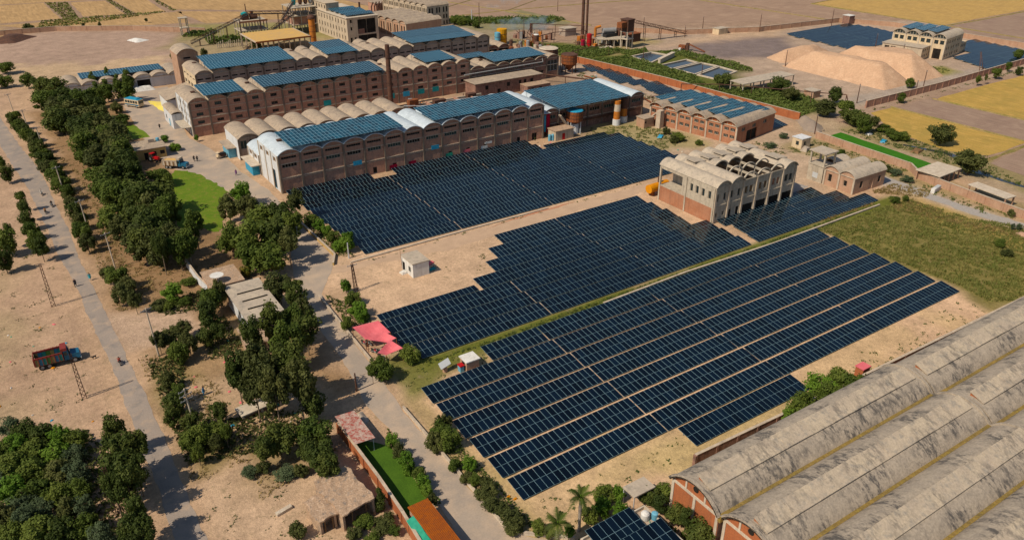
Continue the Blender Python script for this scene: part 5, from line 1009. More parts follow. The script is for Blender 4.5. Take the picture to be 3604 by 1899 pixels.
# boiler plant by the stacks
bt = frame_block('boiler_tower', 'four-legged concrete tower carrying a big dark bin', 236, 266.8, 3.6, 3.8, (4.2, 7.2), R(8), 'trim_light', 2, 2, cat='tower'); MB().box(-.2, 3.8, -.2, 4.0, 7.2, 12.0).box(-.5, 4.1, -.4, 4.3, 12.0, 12.4).build('bin', 'rust_dark', bt); MB().box(-3.6, -.25, .4, 3.2, 9.2, 11.4).build('chute_box', 'rust', bt)
bp_ = frame_block('boiler_platform', 'low concrete boiler deck piled with machine parts', 228, 276.5, 14, 7, (3.4,), R(-28), 'concrete', 5, 3, cat='platform'); conveyor('truss conveyor descending from the boiler tower to the yard', (247.5, 275, 8.6), (278, 273.5, .8), 'rust_dark', 3)
bo = thing('boiler_drum', 'grey-blue boiler drum among orange ducts on the deck', 'boiler', (233, 280, 3.4)); MB().tube((0, 0, 2.6), (6, -1.5, 2.6), 1.1, n=14).build('drum', 'grey_metal', bo); MB().tube((-3, 1.5, 0), (-3, 1.5, 4), .6).tube((-3, 1.5, 4), (-.8, .5, 4.6), .6).build('duct', 'rust_orange', bo); MB().box(0, 6, -2.6, 0, 0, 1.4).build('casing', 'black', bo); MB().box(7, 9, -3.2, -1, 0, 3.4).build('rear_casing', 'rust_dark', bo)
sl = thing('stacked_slabs', 'stack of grey concrete slabs beside the crimson cylinder', 'slabs', (225, 271.5, 0), R(-20))
for i in range(4): MB().box(i * 1.5, i * 1.5 + 1.3, 0, 3.2, 0, .9 + .12 * (i % 2)).build('slab', 'trim_light', sl)
hut('dark_shed', 'dark sooty shed behind the boiler tower', 243, 252, 276, 281, 3.6, 'rust_dark', 'rust', .3, cat='shed'); hut('plant_office', 'grey blockhouse beside the twin stacks', 229.6, 236, 303, 308, 3.4, 'brick_grey', 'roof_grey', .3, cat='building')
wl = thing('wheel_loader_feeder', 'rusty feeder machine with a stepped chute on the cinder yard', 'machine', (253.2, 252.8, 0), R(-62)); MB().box(0, 3, 0, 2, .6, 2.2).build('body', 'rust', wl); MB().box(3.2, 4.4, .2, 1.8, 0, 3.2).build('hopper', 'rust_dark', wl); MB().bar((4.4, 1, 2.8), (11.6, 1, .3), 1.0, .3).build('chute', 'rust', wl); MB().box(.5, 1.5, -1.6, -.2, 0, 1.2).build('white_block', 'white_wall', wl)
for x in (.5, 2.4): MB().tube((x, -.05, .6), (x, 2.05, .6), .55, n=12).build('wheel', 'rubber', wl)
# settling tanks jumble between W1 and the mill
jb = thing('open_tank_frame', 'roofless grid of concrete tank walls strewn with pipes behind the warehouse', 'structure', (106, 206, 0))
for i in range(6): MB().box(i * 5.2, i * 5.2 + .5, 0, 22, 0, 4.2).build('cross_wall', 'brick_brown', jb)
for j in range(5): MB().box(.5, 31.5, j * 5.3, j * 5.3 + .5, 0, 3.9).build('long_wall', 'concrete', jb)
for i, (x, y, m_) in enumerate(((2, 16, 'rust_dark'), (4, 20, 'rust'), (12, 18, 'rust_dark'), (20, 9, 'rust'), (25, 19, 'rust_dark'), (15, 4, 'brick_dark'), (28, 12, 'rust'))): MB().box(x, x + 2.2 + i % 3, y, y + 1.8, 3.2, 5.0 + i % 2 * .8).build('machine_block', m_, jb)
MB().tube((4, 6, 4.6), (13, 12, 4.4), .25).tube((1, 18, 5), (9, 14, 4.6), .3).tube((16, 18, 4.4), (30, 15, 4.6), .18).build('pipe', 'grey_metal', jb)
fe = thing('red_hanging_cloth', 'crimson and pale cloths hanging beside the warehouse end', 'cloth', (134.6, 186.6, 0)); MB().box(1.0, 2.2, .3, .36, 1.2, 7.0).build('crimson_sheet', 'dark_red_cloth', fe); MB().box(.2, .8, .3, .36, 1.6, 6.6).build('pale_sheet', 'sky_sheet', fe); MB().box(0, 2.6, .2, 1.4, 7.0, 7.12).build('awning', 'light_metal', fe)
MB().tube((.1, .4, 0), (.1, .4, 7), .07).tube((2.4, .4, 0), (2.4, .4, 7), .07).build('pole', 'rust', fe)
stc = MB()
for i in range(14): stc.box(i * .34, i * .34 + .36, 0, 1.1, 6.2 - i * .42, 6.4 - i * .42)
stc.bar((0, 1.12, 6.3), (4.7, 1.12, .4), .1, .35); stc.bar((0, -.06, 6.3), (4.7, -.06, .4), .1, .35); 
rj_ = random.Random(21)
def jumble(n_, cx, cy, sx, sy, label, grp, hh=3.0):
    for i in range(n_):
        x, y = cx + rj_.uniform(-sx, sx), cy + rj_.uniform(-sy, sy); m_ = rj_.choice(['rust_dark', 'rust_dark', 'rust', 'brick_dark', 'grey_metal', 'rust_orange', 'concrete']); h = rj_.uniform(.8, hh); t = thing('machine_remnant', label, 'machinery', (x, y, 0), rj_.uniform(0, 3), grp); a, c = rj_.uniform(.7, 2.0), rj_.uniform(.7, 1.6)
        if i % 3 == 0: MB().lathe([(a * .6, 0), (a * .6, h), (a * .2, h + .3)], 10).build('vessel', m_, t)
        else: MB().box(0, a, 0, c, 0, h).build('casing', m_, t)
        MB().tube((a * .5, c * .5, h * .7), (a * .5 + rj_.uniform(1, 2.5), c * .5 + rj_.uniform(-1, 1), h * rj_.uniform(.3, 1.3)), .14).build('pipe_stub', 'rust_dark', t)
        if i % 2: MB().bar((0, 0, 0), (0, 0, h + rj_.uniform(.5, 2.5)), .14, .14).bar((a, 0, 0), (a, 0, h + .4), .14, .14).build('stanchion', 'rust_dark', t)
jumble(22, 232, 283, 9, 5, 'rusty machine remnant heaped around the boiler deck', 'machine remnants by the boiler', 4.0)
jumble(26, 196, 289, 12, 9, 'rusty vessel or casing in the pipe yard past the grey mill', 'machine remnants in the pipe yard', 4.2)
jumble(14, 212, 306, 9, 8, 'dark machine remnant under the overhead pipes', 'machine remnants under the pipes', 4.0)
jumble(14, 122, 228, 12, 6, 'rusty casing wedged between tank walls and mill', 'machine remnants by the tank walls', 4.4)
jumble(10, 178, 218, 7, 10, 'scrap machine part on the littered ground behind the dark hall', 'scrap parts behind the dark hall', 1.2)
jumble(10, 118, 372, 10, 5, 'machine remnant beside the open machinery frame', 'machine remnants by the machinery frame', 3.0)
tag(stc.build('outdoor_stair', 'trim', None, (139.4, 184.9, 0)), 'open concrete stair rising beside the rusty hopper', 'stairs')

# ---------------------------------------------------------------- poles
def pole(label, x, y, h, lean=(0, 0), lattice=False, arms=1, m='trim', az=0.0, group=None):
    t = thing('lattice_pole' if lattice else 'power_pole', label, 'pole', (x, y, 0), az, group); top = Vector((lean[0], lean[1], h))
    if lattice:
        mb = MB(); w0, w1 = .32, .14
        for sx in (-1, 1):
            for sy in (-1, 1): mb.bar((sx * w0, sy * w0, 0), top + Vector((sx * w1, sy * w1, 0)), .09, .09)
        k = int(h / .8)
        for i in range(k):
            a, c = i / k, (i + 1) / k; wa, wc = w0 + (w1 - w0) * a, w0 + (w1 - w0) * c; pa, pc = top * a, top * c; s_ = 1 if i % 2 else -1
            for ax_ in range(4):
                d = [Vector((1, -1, 0)), Vector((1, 1, 0)), Vector((-1, 1, 0)), Vector((-1, -1, 0))]; mb.bar(pa + d[ax_] * wa, pc + d[(ax_ + 1) % 4] * wc, .05, .05)
        mb.build('mast', 'rust_dark' if m == 'trim' else m, t)
    else: MB().tube((0, 0, 0), top, .17, .11, n=8).build('shaft', m, t)
    for i in range(arms):
        z = h - .35 - i * .8; c = top * (z / h); mb = MB().bar(c + Vector((-1.0, 0, 0)), c + Vector((1.0, 0, 0)), .1, .1)
        for x_ in (-.9, -.3, .3, .9): mb.tube(c + Vector((x_, 0, .03)), c + Vector((x_, 0, .25)), .045, n=6)
        mb.build('crossarm', 'grey_metal', t)
    return t
RP = 'concrete roadside power poles'
for x, y, h, lb in [(12.3, 103.5, 7.4, 'pale concrete pole with three crossarms above the roadside bushes'), (12.1, 126.8, 9.4, 'pale concrete pole beside the dirt turning off the road'), (11.8, 165.8, 8.0, 'pale concrete pole behind the roadside tree near two walkers'), (10.0, 186.5, 8.4, 'pale concrete pole in the narrow verge thicket'), (8.4, 214, 8.0, 'pale concrete pole opposite the motorbikes'), (7.9, 256.5, 7.0, 'far pale concrete pole in the verge shrubs'), (6.2, 280.2, 6.5, 'farther pale pole beside the shrub row'), (4.0, 303.4, 6.5, 'farthest pale roadside pole near the road bend')]:
    pole(lb, x, y, h, (-.25, .1), False, 3 if y < 110 else 1, 'trim_light', R(20), RP)
for x, y, h, lb in [(-.2, 120.9, 8.2, 'steel lattice pole casting a shadow beside the painted truck'), (-.7, 155.4, 8.8, 'steel lattice pole beside the road opposite the black-clad walker'), (-.2, 91.7, 7.5, 'steel lattice pole rising out of the roadside thicket')]:
    pole(lb, x, y, h, (-.15, 0), True, 0, 'trim')
pole('slim dark twin pole at the edge of the clearing', 49.1, 129.4, 6.0, (-.3, .1), True, 1)
pole('short street light pole at the lane corner', 36.0, 99.2, 3.4, (0, 0), False, 0, 'rust_dark')
pole('thin pale post in the array hedge', 53.6, 143.5, 3.6, (0, 0), False, 0, 'light_metal')
FP = [(267.3, 206.7, 6.6, 'beside the front sand heap'), (290.0, 274.7, 7.7, 'beyond the cinder yard left of the little gate hut'), (314.1, 260.8, 8.5, 'against the far wall beside the yellow grain'), (355.8, 251.5, 8.1, 'at the far wall behind the far array'), (322.3, 204.3, 7.6, 'at the corner of the far array by the annex'), (245.5, 158.2, 6.5, 'at the near end of the reddish wall'), (284.4, 158.1, 6.1, 'between the sand heap and the reddish wall'), (273.4, 154.3, 4.8, 'touching the reddish wall by a small tree'), (205.2, 144.1, 6.2, 'on the earth bank beside the guard hut'), (219.8, 322.9, 7.8, 'in the pipe yard behind the yellow tank'), (267.4, 360.3, 7.9, 'alone in the far ploughed field'), (267.6, 291.4, 6.8, 'behind the boiler tower conveyor'), (318.6, 189.0, 6.2, 'in front of the flat annex wall'), (275.2, 271.3, 5.4, 'at the foot of the boiler conveyor'), (229.4, 164.9, 4.6, 'beside the brick hut in the reeds'), (228.3, 247.5, 6.3, 'at the murky pond'), (229.1, 214.9, 4.9, 'on the rim of the settling pond')]
for x, y, h, lb in FP: pole('dark utility pole ' + lb, x, y, h, (0, 0), False, 1, 'rust_dark', R(40))
for i, (a, c) in enumerate([((322.5, 158.4), (325.5, 161.5)), ((323.6, 157.6), (325.6, 161.4))]): tag(MB().tube((0, 0, 0), (c[0] - a[0], c[1] - a[1], 7.2), .15, .1).build('leaning_pole', 'rust_dark', None, (*a, 0)), ['leaning prop pole by the wall end of the far solar tables', 'second pole leaning against the prop pole by the far solar tables'][i], 'pole')
for i in range(8): tag(MB().tube((0, 0, 0), (.05, 0, 4.0 + i % 3 * .5), .13).build('concrete_post', 'trim_light', None, (86.5 + i * 1.7 - (i > 4) * 1.2, 379 + (i * 7) % 5 + (i > 4) * 10, 0)), 'bare upright concrete post below the inclined conveyor', 'post', 'concrete posts below the conveyor')
for i in range(14): tag(MB().box(0, .3, 0, .3, 0, 2.3 + (i * 5) % 4 * .3).build('fence_post', 'trim_light', None, (87.0 + i * .85, 366 + math.sin(i) * .6, 0)), 'short concrete post in the ragged fence left of the grain platform', 'post', 'ragged fence posts')

# ---------------------------------------------------------------- vehicles
def wheels(t, pts, r, wd, nm='wheel'):
    for x, y in pts:
        o_ = MB().tube((0, -wd / 2, 0), (0, wd / 2, 0), r, n=14).build(nm, 'rubber', t, (x, y, r)); MB().tube((0, -wd / 2 - .01, 0), (0, wd / 2 + .01, 0), r * .55, n=10).build('rim', 'grey_metal', o_)
def truck(name, label, loc, rz, bed, bedm, cabm, rail, tilt=0, long=6.6, cargo=None):
    t = thing(name, label, 'truck', loc, rz); L = long; b0 = L * .36
    MB().box(.3, L, -.55, .55, .65, .85).build('chassis', 'black', t); wheels(t, [(1.0, -.95), (1.0, .95), (L - 2.0, -.95), (L - 2.0, .95), (L - .95, -.95), (L - .95, .95)], .5, .36)
    mb = MB(); mb.hexa([(.1, -1.0, .7), (1.5, -1.05, .7), (1.5, 1.05, .7), (.1, 1.0, .7), (.15, -.85, 1.55), (1.5, -.95, 1.7), (1.5, .95, 1.7), (.15, .85, 1.55)]); mb.build('bonnet', cabm, t)
    mb = MB(); mb.hexa([(1.5, -1.08, .8), (b0, -1.08, .8), (b0, 1.08, .8), (1.5, 1.08, .8), (1.75, -1.0, 2.5), (b0, -1.05, 2.5), (b0, 1.05, 2.5), (1.75, 1.0, 2.5)]); mb.build('cab', cabm, t); MB().box(1.55, 1.60, -.85, .85, 1.75, 2.35).build('windscreen', 'glass_dark', t)
    for s_ in (-1, 1): MB().box(1.9, b0 - .1, s_ * 1.075 - .02, s_ * 1.075 + .02, 1.65, 2.3).build('window', 'glass_dark', t); MB().tube((.1, s_ * .7, 1.1), (.05, s_ * .7, 1.1), .16, n=10).build('headlight', 'light_metal', t)
    MB().box(0, .12, -1.1, 1.1, .5, .75).build('bumper', 'light_metal', t); MB().box(b0 - .6, b0 + .3, -1.05, 1.05, 2.5, 3.0).build('crown', rail, t)
    n_ = 7; bl = L - b0 - .05
    MB().box(b0 + .1, L, -1.2, 1.2, .9, 1.02).build('bed_floor', 'wood', t)
    for s_ in (-1, 1):
        for i in range(n_): 
            x0_ = b0 + .1 + (bl - .1) * i / n_; MB().box(x0_ + .02, x0_ + (bl - .1) / n_ - .02, s_ * 1.2 - .05, s_ * 1.2 + .05, 1.03, 2.2).build('side_panel', bed[i % len(bed)], t)
        MB().box(b0 + .1, L, s_ * 1.2 - .07, s_ * 1.2 + .07, 2.2, 2.5).build('top_rail', rail, t)
        for i in range(n_ + 1): MB().box(-.05, .05, s_ * 1.27 - .03, s_ * 1.27 + .03, .95, 2.55).build('stake', bedm, t, (b0 + .15 + (bl - .2) * i / n_, 0, 0))
    MB().box(L, L + .08, -1.2, 1.2, 1.03, 2.3).build('tailgate', rail, t); MB().box(b0 + .1, b0 + .18, -1.2, 1.2, 1.03, 2.4).build('headboard', bed[0], t)
    if cargo: MB().box(b0 + .3, L - .2, -1.1, 1.1, 1.05, 2.3).build('cargo', cargo, t)
    return t
mat('paint_blue', (0.02, 0.09, 0.17), (0.03, 0.13, 0.2), 3, rough=.5); mat('paint_teal', (0.015, 0.12, 0.11), (0.03, 0.17, 0.16), 3, rough=.5); mat('paint_green', (0.03, 0.1, 0.03), (0.07, 0.15, 0.04), 3, rough=.5); mat('paint_red', (0.24, 0.045, 0.035), (0.16, 0.035, 0.03), 3, rough=.5); mat('paint_yellow', (0.22, 0.15, 0.05), (0.12, 0.12, 0.08), 3, rough=.5)
truck('painted_truck', 'gaily painted truck with red rails standing on the dirt by the lattice pole', (1.2, 133.6, 0), R(177), ['paint_teal', 'paint_blue', 'paint_yellow', 'paint_green'], 'paint_red', 'paint_blue', 'paint_red', long=6.8)
truck('tan_truck', 'truck with tan slatted bed and blue cab parked by the yellow office', (39.0, 218.0, 0), R(140), ['trim_light', 'wood'], 'trim', 'paint_blue', 'trim', long=6.6, cargo='grain_yellow')
bs = thing('painted_bus', 'pale blue and cream bus parked in the yard before the godown', 'bus', (40.4, 286.6, 0), R(122)); MB().box(0, 6.4, -1.1, 1.1, .55, 2.7).build('body', 'cream_plaster', bs); MB().box(.1, 6.3, -1.05, 1.05, 2.7, 2.85).box(1, 5.6, -.8, .8, 2.85, 3.1).build('roof_rack', 'sky_sheet', bs); wheels(bs, [(1.2, -.95), (1.2, .95), (5.2, -.95), (5.2, .95)], .48, .3); MB().box(-.03, 0, -.95, .95, 1.5, 2.4).build('windscreen', 'glass_dark', bs)
for s_ in (-1, 1):
    for i in range(5): MB().box(.5 + i * 1.15, 1.4 + i * 1.15, s_ * 1.1 - .02, s_ * 1.1 + .02, 1.55, 2.35).build('window', 'glass_dark', bs)
    MB().box(.1, 6.3, s_ * 1.1 - .015, s_ * 1.1 + .015, .8, 1.2).build('stripe', 'paint_blue', bs)
tr = thing('red_tractor', 'red tractor parked behind the tan truck', 'tractor', (33.5, 227.6, 0), R(120)); MB().box(0, 1.6, -.35, .35, .7, 1.4).build('bonnet', 'red_paint', tr); MB().box(1.6, 2.7, -.6, .6, .8, 1.15).build('seat_deck', 'red_paint', tr); MB().box(1.9, 2.5, -.3, .3, 1.15, 1.7).build('seat', 'black', tr); wheels(tr, [(.3, -.6), (.3, .6)], .42, .25); wheels(tr, [(2.4, -.8), (2.4, .8)], .75, .4, 'rear_wheel'); MB().tube((.6, 0, 1.4), (.6, 0, 2.1), .05).build('exhaust', 'black', tr); MB().box(1.8, 2.8, -.7, .7, 2.2, 2.27).tube((1.9, -.6, 1.15), (1.9, -.6, 2.2), .03).tube((1.9, .6, 1.15), (1.9, .6, 2.2), .03).tube((2.7, -.6, 1.15), (2.7, -.6, 2.2), .03).tube((2.7, .6, 1.15), (2.7, .6, 2.2), .03).build('canopy', 'red_paint', tr)
cr_ = thing('loader_rickshaw', 'dark three-wheeled loader cart before the low vaulted shed', 'cart', (47.4, 221.2, 0), R(15)); MB().box(.9, 2.7, -.65, .65, .55, 1.2).build('bed', 'rust_dark', cr_); MB().box(.1, .85, -.6, .6, .5, 1.1).box(.05, .9, -.62, .62, 1.75, 1.82).build('cab', 'cream_plaster', cr_); wheels(cr_, [(.3, 0), (2.2, -.6), (2.2, .6)], .3, .16); MB().box(1.0, 2.6, -.6, .6, 1.2, 1.5).build('load', 'black', cr_)
def motorbike(label, x, y, rz, m, group=None):
    t = thing('motorbike', label, 'motorbike', (x, y, 0), rz, group); wheels(t, [(0, 0), (1.25, 0)], .3, .09)
    MB().box(.35, .85, -.1, .1, .3, .58).build('engine', 'grey_metal', t); mb = MB(); mb.hexa([(.28, -.12, .62), (.72, -.12, .6), (.72, .12, .6), (.28, .12, .62), (.32, -.09, .86), (.7, -.1, .8), (.7, .1, .8), (.32, .09, .86)]); mb.build('fuel_tank', m, t); MB().box(.7, 1.4, -.11, .11, .68, .78).build('seat', 'black', t)
    MB().tube((0, 0, .3), (.3, 0, .9), .035).tube((.28, -.34, .98), (.28, .34, .98), .02).tube((.3, 0, .9), (.28, 0, .98), .03).build('fork', 'grey_metal', t); MB().tube((.15, 0, .85), (.22, 0, .85), .08).build('headlight', 'light_metal', t)
    return t
for k, (x, y, m_) in enumerate([(42.6, 110.2, 'red_paint'), (43.4, 109.9, 'black'), (43.2, 106.8, 'red_paint'), (43.8, 106.6, 'black'), (43.6, 104.4, 'black')]): motorbike('motorbike parked in the shade of the pink canopies', x, y, R(100 + k * 7), m_, 'motorbikes under the canopies')

# ---------------------------------------------------------------- people
def figure(pose, cloth, lower, hair='hair'):
    J = {'pelvis': (0, 0, .95), 'chest': (0, 0, 1.32), 'neck': (0, .01, 1.48), 'head': (0, .02, 1.62), 'crown': (0, .01, 1.72), 'sl': (.18, 0, 1.40), 'sr': (-.18, 0, 1.40)}
    if pose == 'ride':
        J.update({k: (v[0], v[1], v[2] - .17) for k, v in J.items()}); J.update({'el': (.26, .2, 1.05), 'hl': (.3, .48, 1.0), 'er': (-.26, .2, 1.05), 'hr': (-.3, .48, 1.0), 'kl': (.2, .38, .66), 'fl': (.17, .3, .26), 'tl': (.17, .44, .24), 'kr': (-.2, .38, .66), 'fr': (-.17, .3, .26), 'tr': (-.17, .44, .24)})
    else:
        s_ = .22 if pose == 'walk' else .03; J.update({'el': (.25, -s_ * .5, 1.14), 'hl': (.27, s_ * .1, .88), 'er': (-.25, s_ * .5, 1.14), 'hr': (-.27, s_ * .9, .9), 'kl': (.1, s_ * .8, .5), 'fl': (.1, s_ * .9, .08), 'tl': (.1, s_ * .9 + .16, .04), 'kr': (-.1, -s_ * .3, .5), 'fr': (-.1, -s_ * 1.3, .1), 'tr': (-.1, -s_ * 1.3 + .15, .04)})
    rad = {'pelvis': .16, 'chest': .17, 'neck': .06, 'head': .105, 'crown': .075, 'sl': .085, 'sr': .085, 'el': .06, 'er': .06, 'hl': .045, 'hr': .045, 'kl': .085, 'kr': .085, 'fl': .055, 'fr': .055, 'tl': .04, 'tr': .04}
    E_ = [('pelvis', 'chest'), ('chest', 'neck'), ('neck', 'head'), ('head', 'crown'), ('chest', 'sl'), ('sl', 'el'), ('el', 'hl'), ('chest', 'sr'), ('sr', 'er'), ('er', 'hr'), ('pelvis', 'kl'), ('kl', 'fl'), ('fl', 'tl'), ('pelvis', 'kr'), ('kr', 'fr'), ('fr', 'tr')]
    ks = list(J); me = bpy.data.meshes.new('body'); me.from_pydata([J[k] for k in ks], [(ks.index(a), ks.index(c)) for a, c in E_], []); tmp = bpy.data.objects.new('tmp_body', me); C.objects.link(tmp)
    tmp.modifiers.new('skin', 'SKIN'); sv = me.skin_vertices[0].data
    for i, k in enumerate(ks): sv[i].radius = (rad[k], rad[k] * (.75 if k in ('chest', 'pelvis') else 1)); sv[i].use_root = (k == 'pelvis')
    sub = tmp.modifiers.new('sub', 'SUBSURF'); sub.levels = 1; sub.render_levels = 1
    dg = bpy.context.evaluated_depsgraph_get(); out = bpy.data.meshes.new_from_object(tmp.evaluated_get(dg)); bpy.data.objects.remove(tmp)
    out.materials.clear()
    for m_ in (cloth, lower, 'skin', hair): out.materials.append(MATS[m_])
    dz = -.17 if pose == 'ride' else 0
    for p in out.polygons:
        c = p.center; z = c.z - dz; p.use_smooth = True
        p.material_index = 3 if z > 1.66 or (z > 1.56 and c.y < -.01) else 2 if z > 1.46 else 1 if z < .62 else 2 if (abs(c.x) > .24 and z < .95) else 0
    return out
BODY = {}
def person(label, x, y, rz, pose, cloth, lower, group=None, z=0.0):
    key = (pose, cloth, lower); BODY.setdefault(key, None) or BODY.__setitem__(key, figure(*key)); o_ = ob('person', BODY[key], None, (x, y, z), (0, 0, rz)); tag(o_, label, 'person', group)
    if pose != 'ride':   # long shirt hem
        MB().lathe([(.26, .58), (.22, .85), (.18, 1.05)], 10).build('shirt_hem', cloth, o_)
    return o_
person('person in black walking along the road', 3.9, 161.5, R(170), 'walk', 'cloth_black', 'cloth_black'); person('person in teal with a white shawl at the road edge', 6.7, 162.7, R(185), 'walk', 'cloth_teal', 'cloth_white')
person('person in blue standing on the bare ground by the tall tree', 15.6, 111.4, R(60), 'stand', 'cloth_blue', 'cloth_blue'); person('person in black crossing the yard by the white annex', 40.3, 259.0, R(20), 'walk', 'cloth_black', 'cloth_black')
person('person in black walking beside another in the yard', 41.7, 222.9, R(200), 'walk', 'cloth_black', 'cloth_black', 'pair walking in the yard'); person('person in black walking beside another in the yard', 42.4, 222.3, R(200), 'walk', 'cloth_black', 'cloth_black', 'pair walking in the yard')
person('person in purple walking past the warehouse end', 48.2, 205.5, R(150), 'walk', 'cloth_purple', 'cloth_purple')
for x, y, c1, m_, lb in [(3.7, 217.8, 'cloth_white', 'black', 'white-shirted'), (4.9, 208.2, 'cloth_black', 'black', 'dark-clothed'), (3.2, 205.9, 'cloth_orange', 'black', 'tan-shirted'), (6.2, 128.6, 'cloth_red', 'red_paint', 'red-shirted')]:
    a = R(-92 if y > 206 and x > 3.4 else 88); motorbike(f'motorbike ridden by the {lb} rider on the road', x, y, a + R(180), m_); d = Vector((math.cos(a + R(180)), math.sin(a + R(180)), 0)) * .85
    person(f'{lb} person riding a motorbike on the road', x + d.x, y + d.y, a - R(90), 'ride', c1, 'cloth_black')
dg_ = thing('dog', 'small dark dog standing on the dirt near the painted truck', 'dog', (2.9, 132.0, 0), R(200))
mb = MB(); body = [((-.32, 0, .42), .1), ((-.1, 0, .42), .13), ((.2, 0, .43), .15), ((.34, 0, .5), .09), ((.46, 0, .6), .085), ((.6, 0, .57), .045)]
for (p, r0), (q, r1) in zip(body[:-1], body[1:]): mb.tube(p, q, r0, r1, n=8)
for x, s_ in ((-.28, 1), (-.28, -1), (.24, 1), (.24, -1)): mb.tube((x, s_ * .07, .4), (x + (.06 if x < 0 else -.02), s_ * .08, .2), .05, .03, n=6).tube((x + (.06 if x < 0 else -.02), s_ * .08, .2), (x, s_ * .08, 0), .03, .025, n=6)
mb.tube((-.32, 0, .45), (-.55, 0, .6), .03, .015, n=6).tube((.44, .05, .66), (.43, .07, .76), .03, .008, n=5).tube((.44, -.05, .66), (.43, -.07, .76), .03, .008, n=5); mb.build('body', 'black', dg_)

# ---------------------------------------------------------------- vegetation
def crown_mesh(name, m, nblob, nleaf, leaf, seed, shape='round', hollow=.6):
    rg = np.random.default_rng(seed); cs = []
    for i in range(nblob):
        while True:
            p = rg.uniform(-1, 1, 3)
            if np.linalg.norm(p) < 1: break
        if shape == 'cone': k = (1 - (p[2] + 1) / 2) * .75 + .18; p[:2] *= k; rr = .20 + .22 * k * rg.random()
        else: p *= .80; rr = rg.uniform(.15, .36)
        cs.append((p, rr))
    per = nleaf // nblob; V = []; F = []
    for p, rr in cs:
        d = rg.normal(size=(per, 3)); d /= np.linalg.norm(d, axis=1)[:, None]; q = p + d * (rr * np.where(rg.random(per) < .1, rg.uniform(1.1, 1.5, per), rg.uniform(hollow, 1.08, per) ** .6))[:, None]
        nrm = d + rg.normal(scale=.55, size=(per, 3)) + np.array([0, 0, .35]); nrm /= np.linalg.norm(nrm, axis=1)[:, None]
        t1 = np.cross(nrm, rg.normal(size=(per, 3))); t1 /= np.linalg.norm(t1, axis=1)[:, None]; t2 = np.cross(nrm, t1); s = (leaf * rg.uniform(.6, 1.35, per))[:, None]
        for a, (u, v) in enumerate(((-.5, -.28), (.5, -.28), (.62, .3), (-.38, .34))): V.append(q + t1 * s * u + t2 * s * v)
        b0 = sum(len(x) for x in V[:-4]); idx_ = np.arange(per); F.append(np.stack([b0 + idx_, b0 + per + idx_, b0 + 2 * per + idx_, b0 + 3 * per + idx_], 1))
    V = np.concatenate(V); F = np.concatenate(F); me = bpy.data.meshes.new(name); me.from_pydata(V.tolist(), [], F.tolist()); me.materials.append(MATS[m]); return me
def trunk_mesh(m, seed, limbs=5):
    rg = random.Random(seed); mb = MB(); mb.tube((0, 0, 0), (.02, .03, .45), .055, .042, n=7).tube((.02, .03, .45), (0, 0, .95), .042, .018, n=7)
    for i in range(limbs):
        a = rg.uniform(0, 6.28); z = rg.uniform(.35, .7); mb.tube((.01, .02, z), (.32 * math.cos(a), .32 * math.sin(a), z + rg.uniform(.15, .3)), .022, .008, n=5)
    return mb.mesh('trunk', m, recalc=False)
TRUNK = [trunk_mesh('bark', 1), trunk_mesh('bark', 2), trunk_mesh('bark_pale', 3)]
def crowns(m, k, **kw): return [crown_mesh('crown', m, kw.get('nb', 34), kw.get('nl', 4000), kw.get('leaf', .115), s, kw.get('shape', 'round')) for s in range(k[0], k[1])]
CR = {'dark': crowns('leaf_dark', (1, 4)), 'mid': crowns('leaf_mid', (11, 14)), 'bright': crowns('leaf_bright', (21, 23)), 'olive': crowns('leaf_olive', (31, 34)), 'pale': crowns('leaf_pale', (41, 43), leaf=.09), 'cone': crowns('leaf_mid', (51, 53), shape='cone', nb=30), 'yellow': crowns('leaf_yellow', (61, 62)), 'conedark': crowns('leaf_dark', (71, 72), shape='cone', nb=30)}
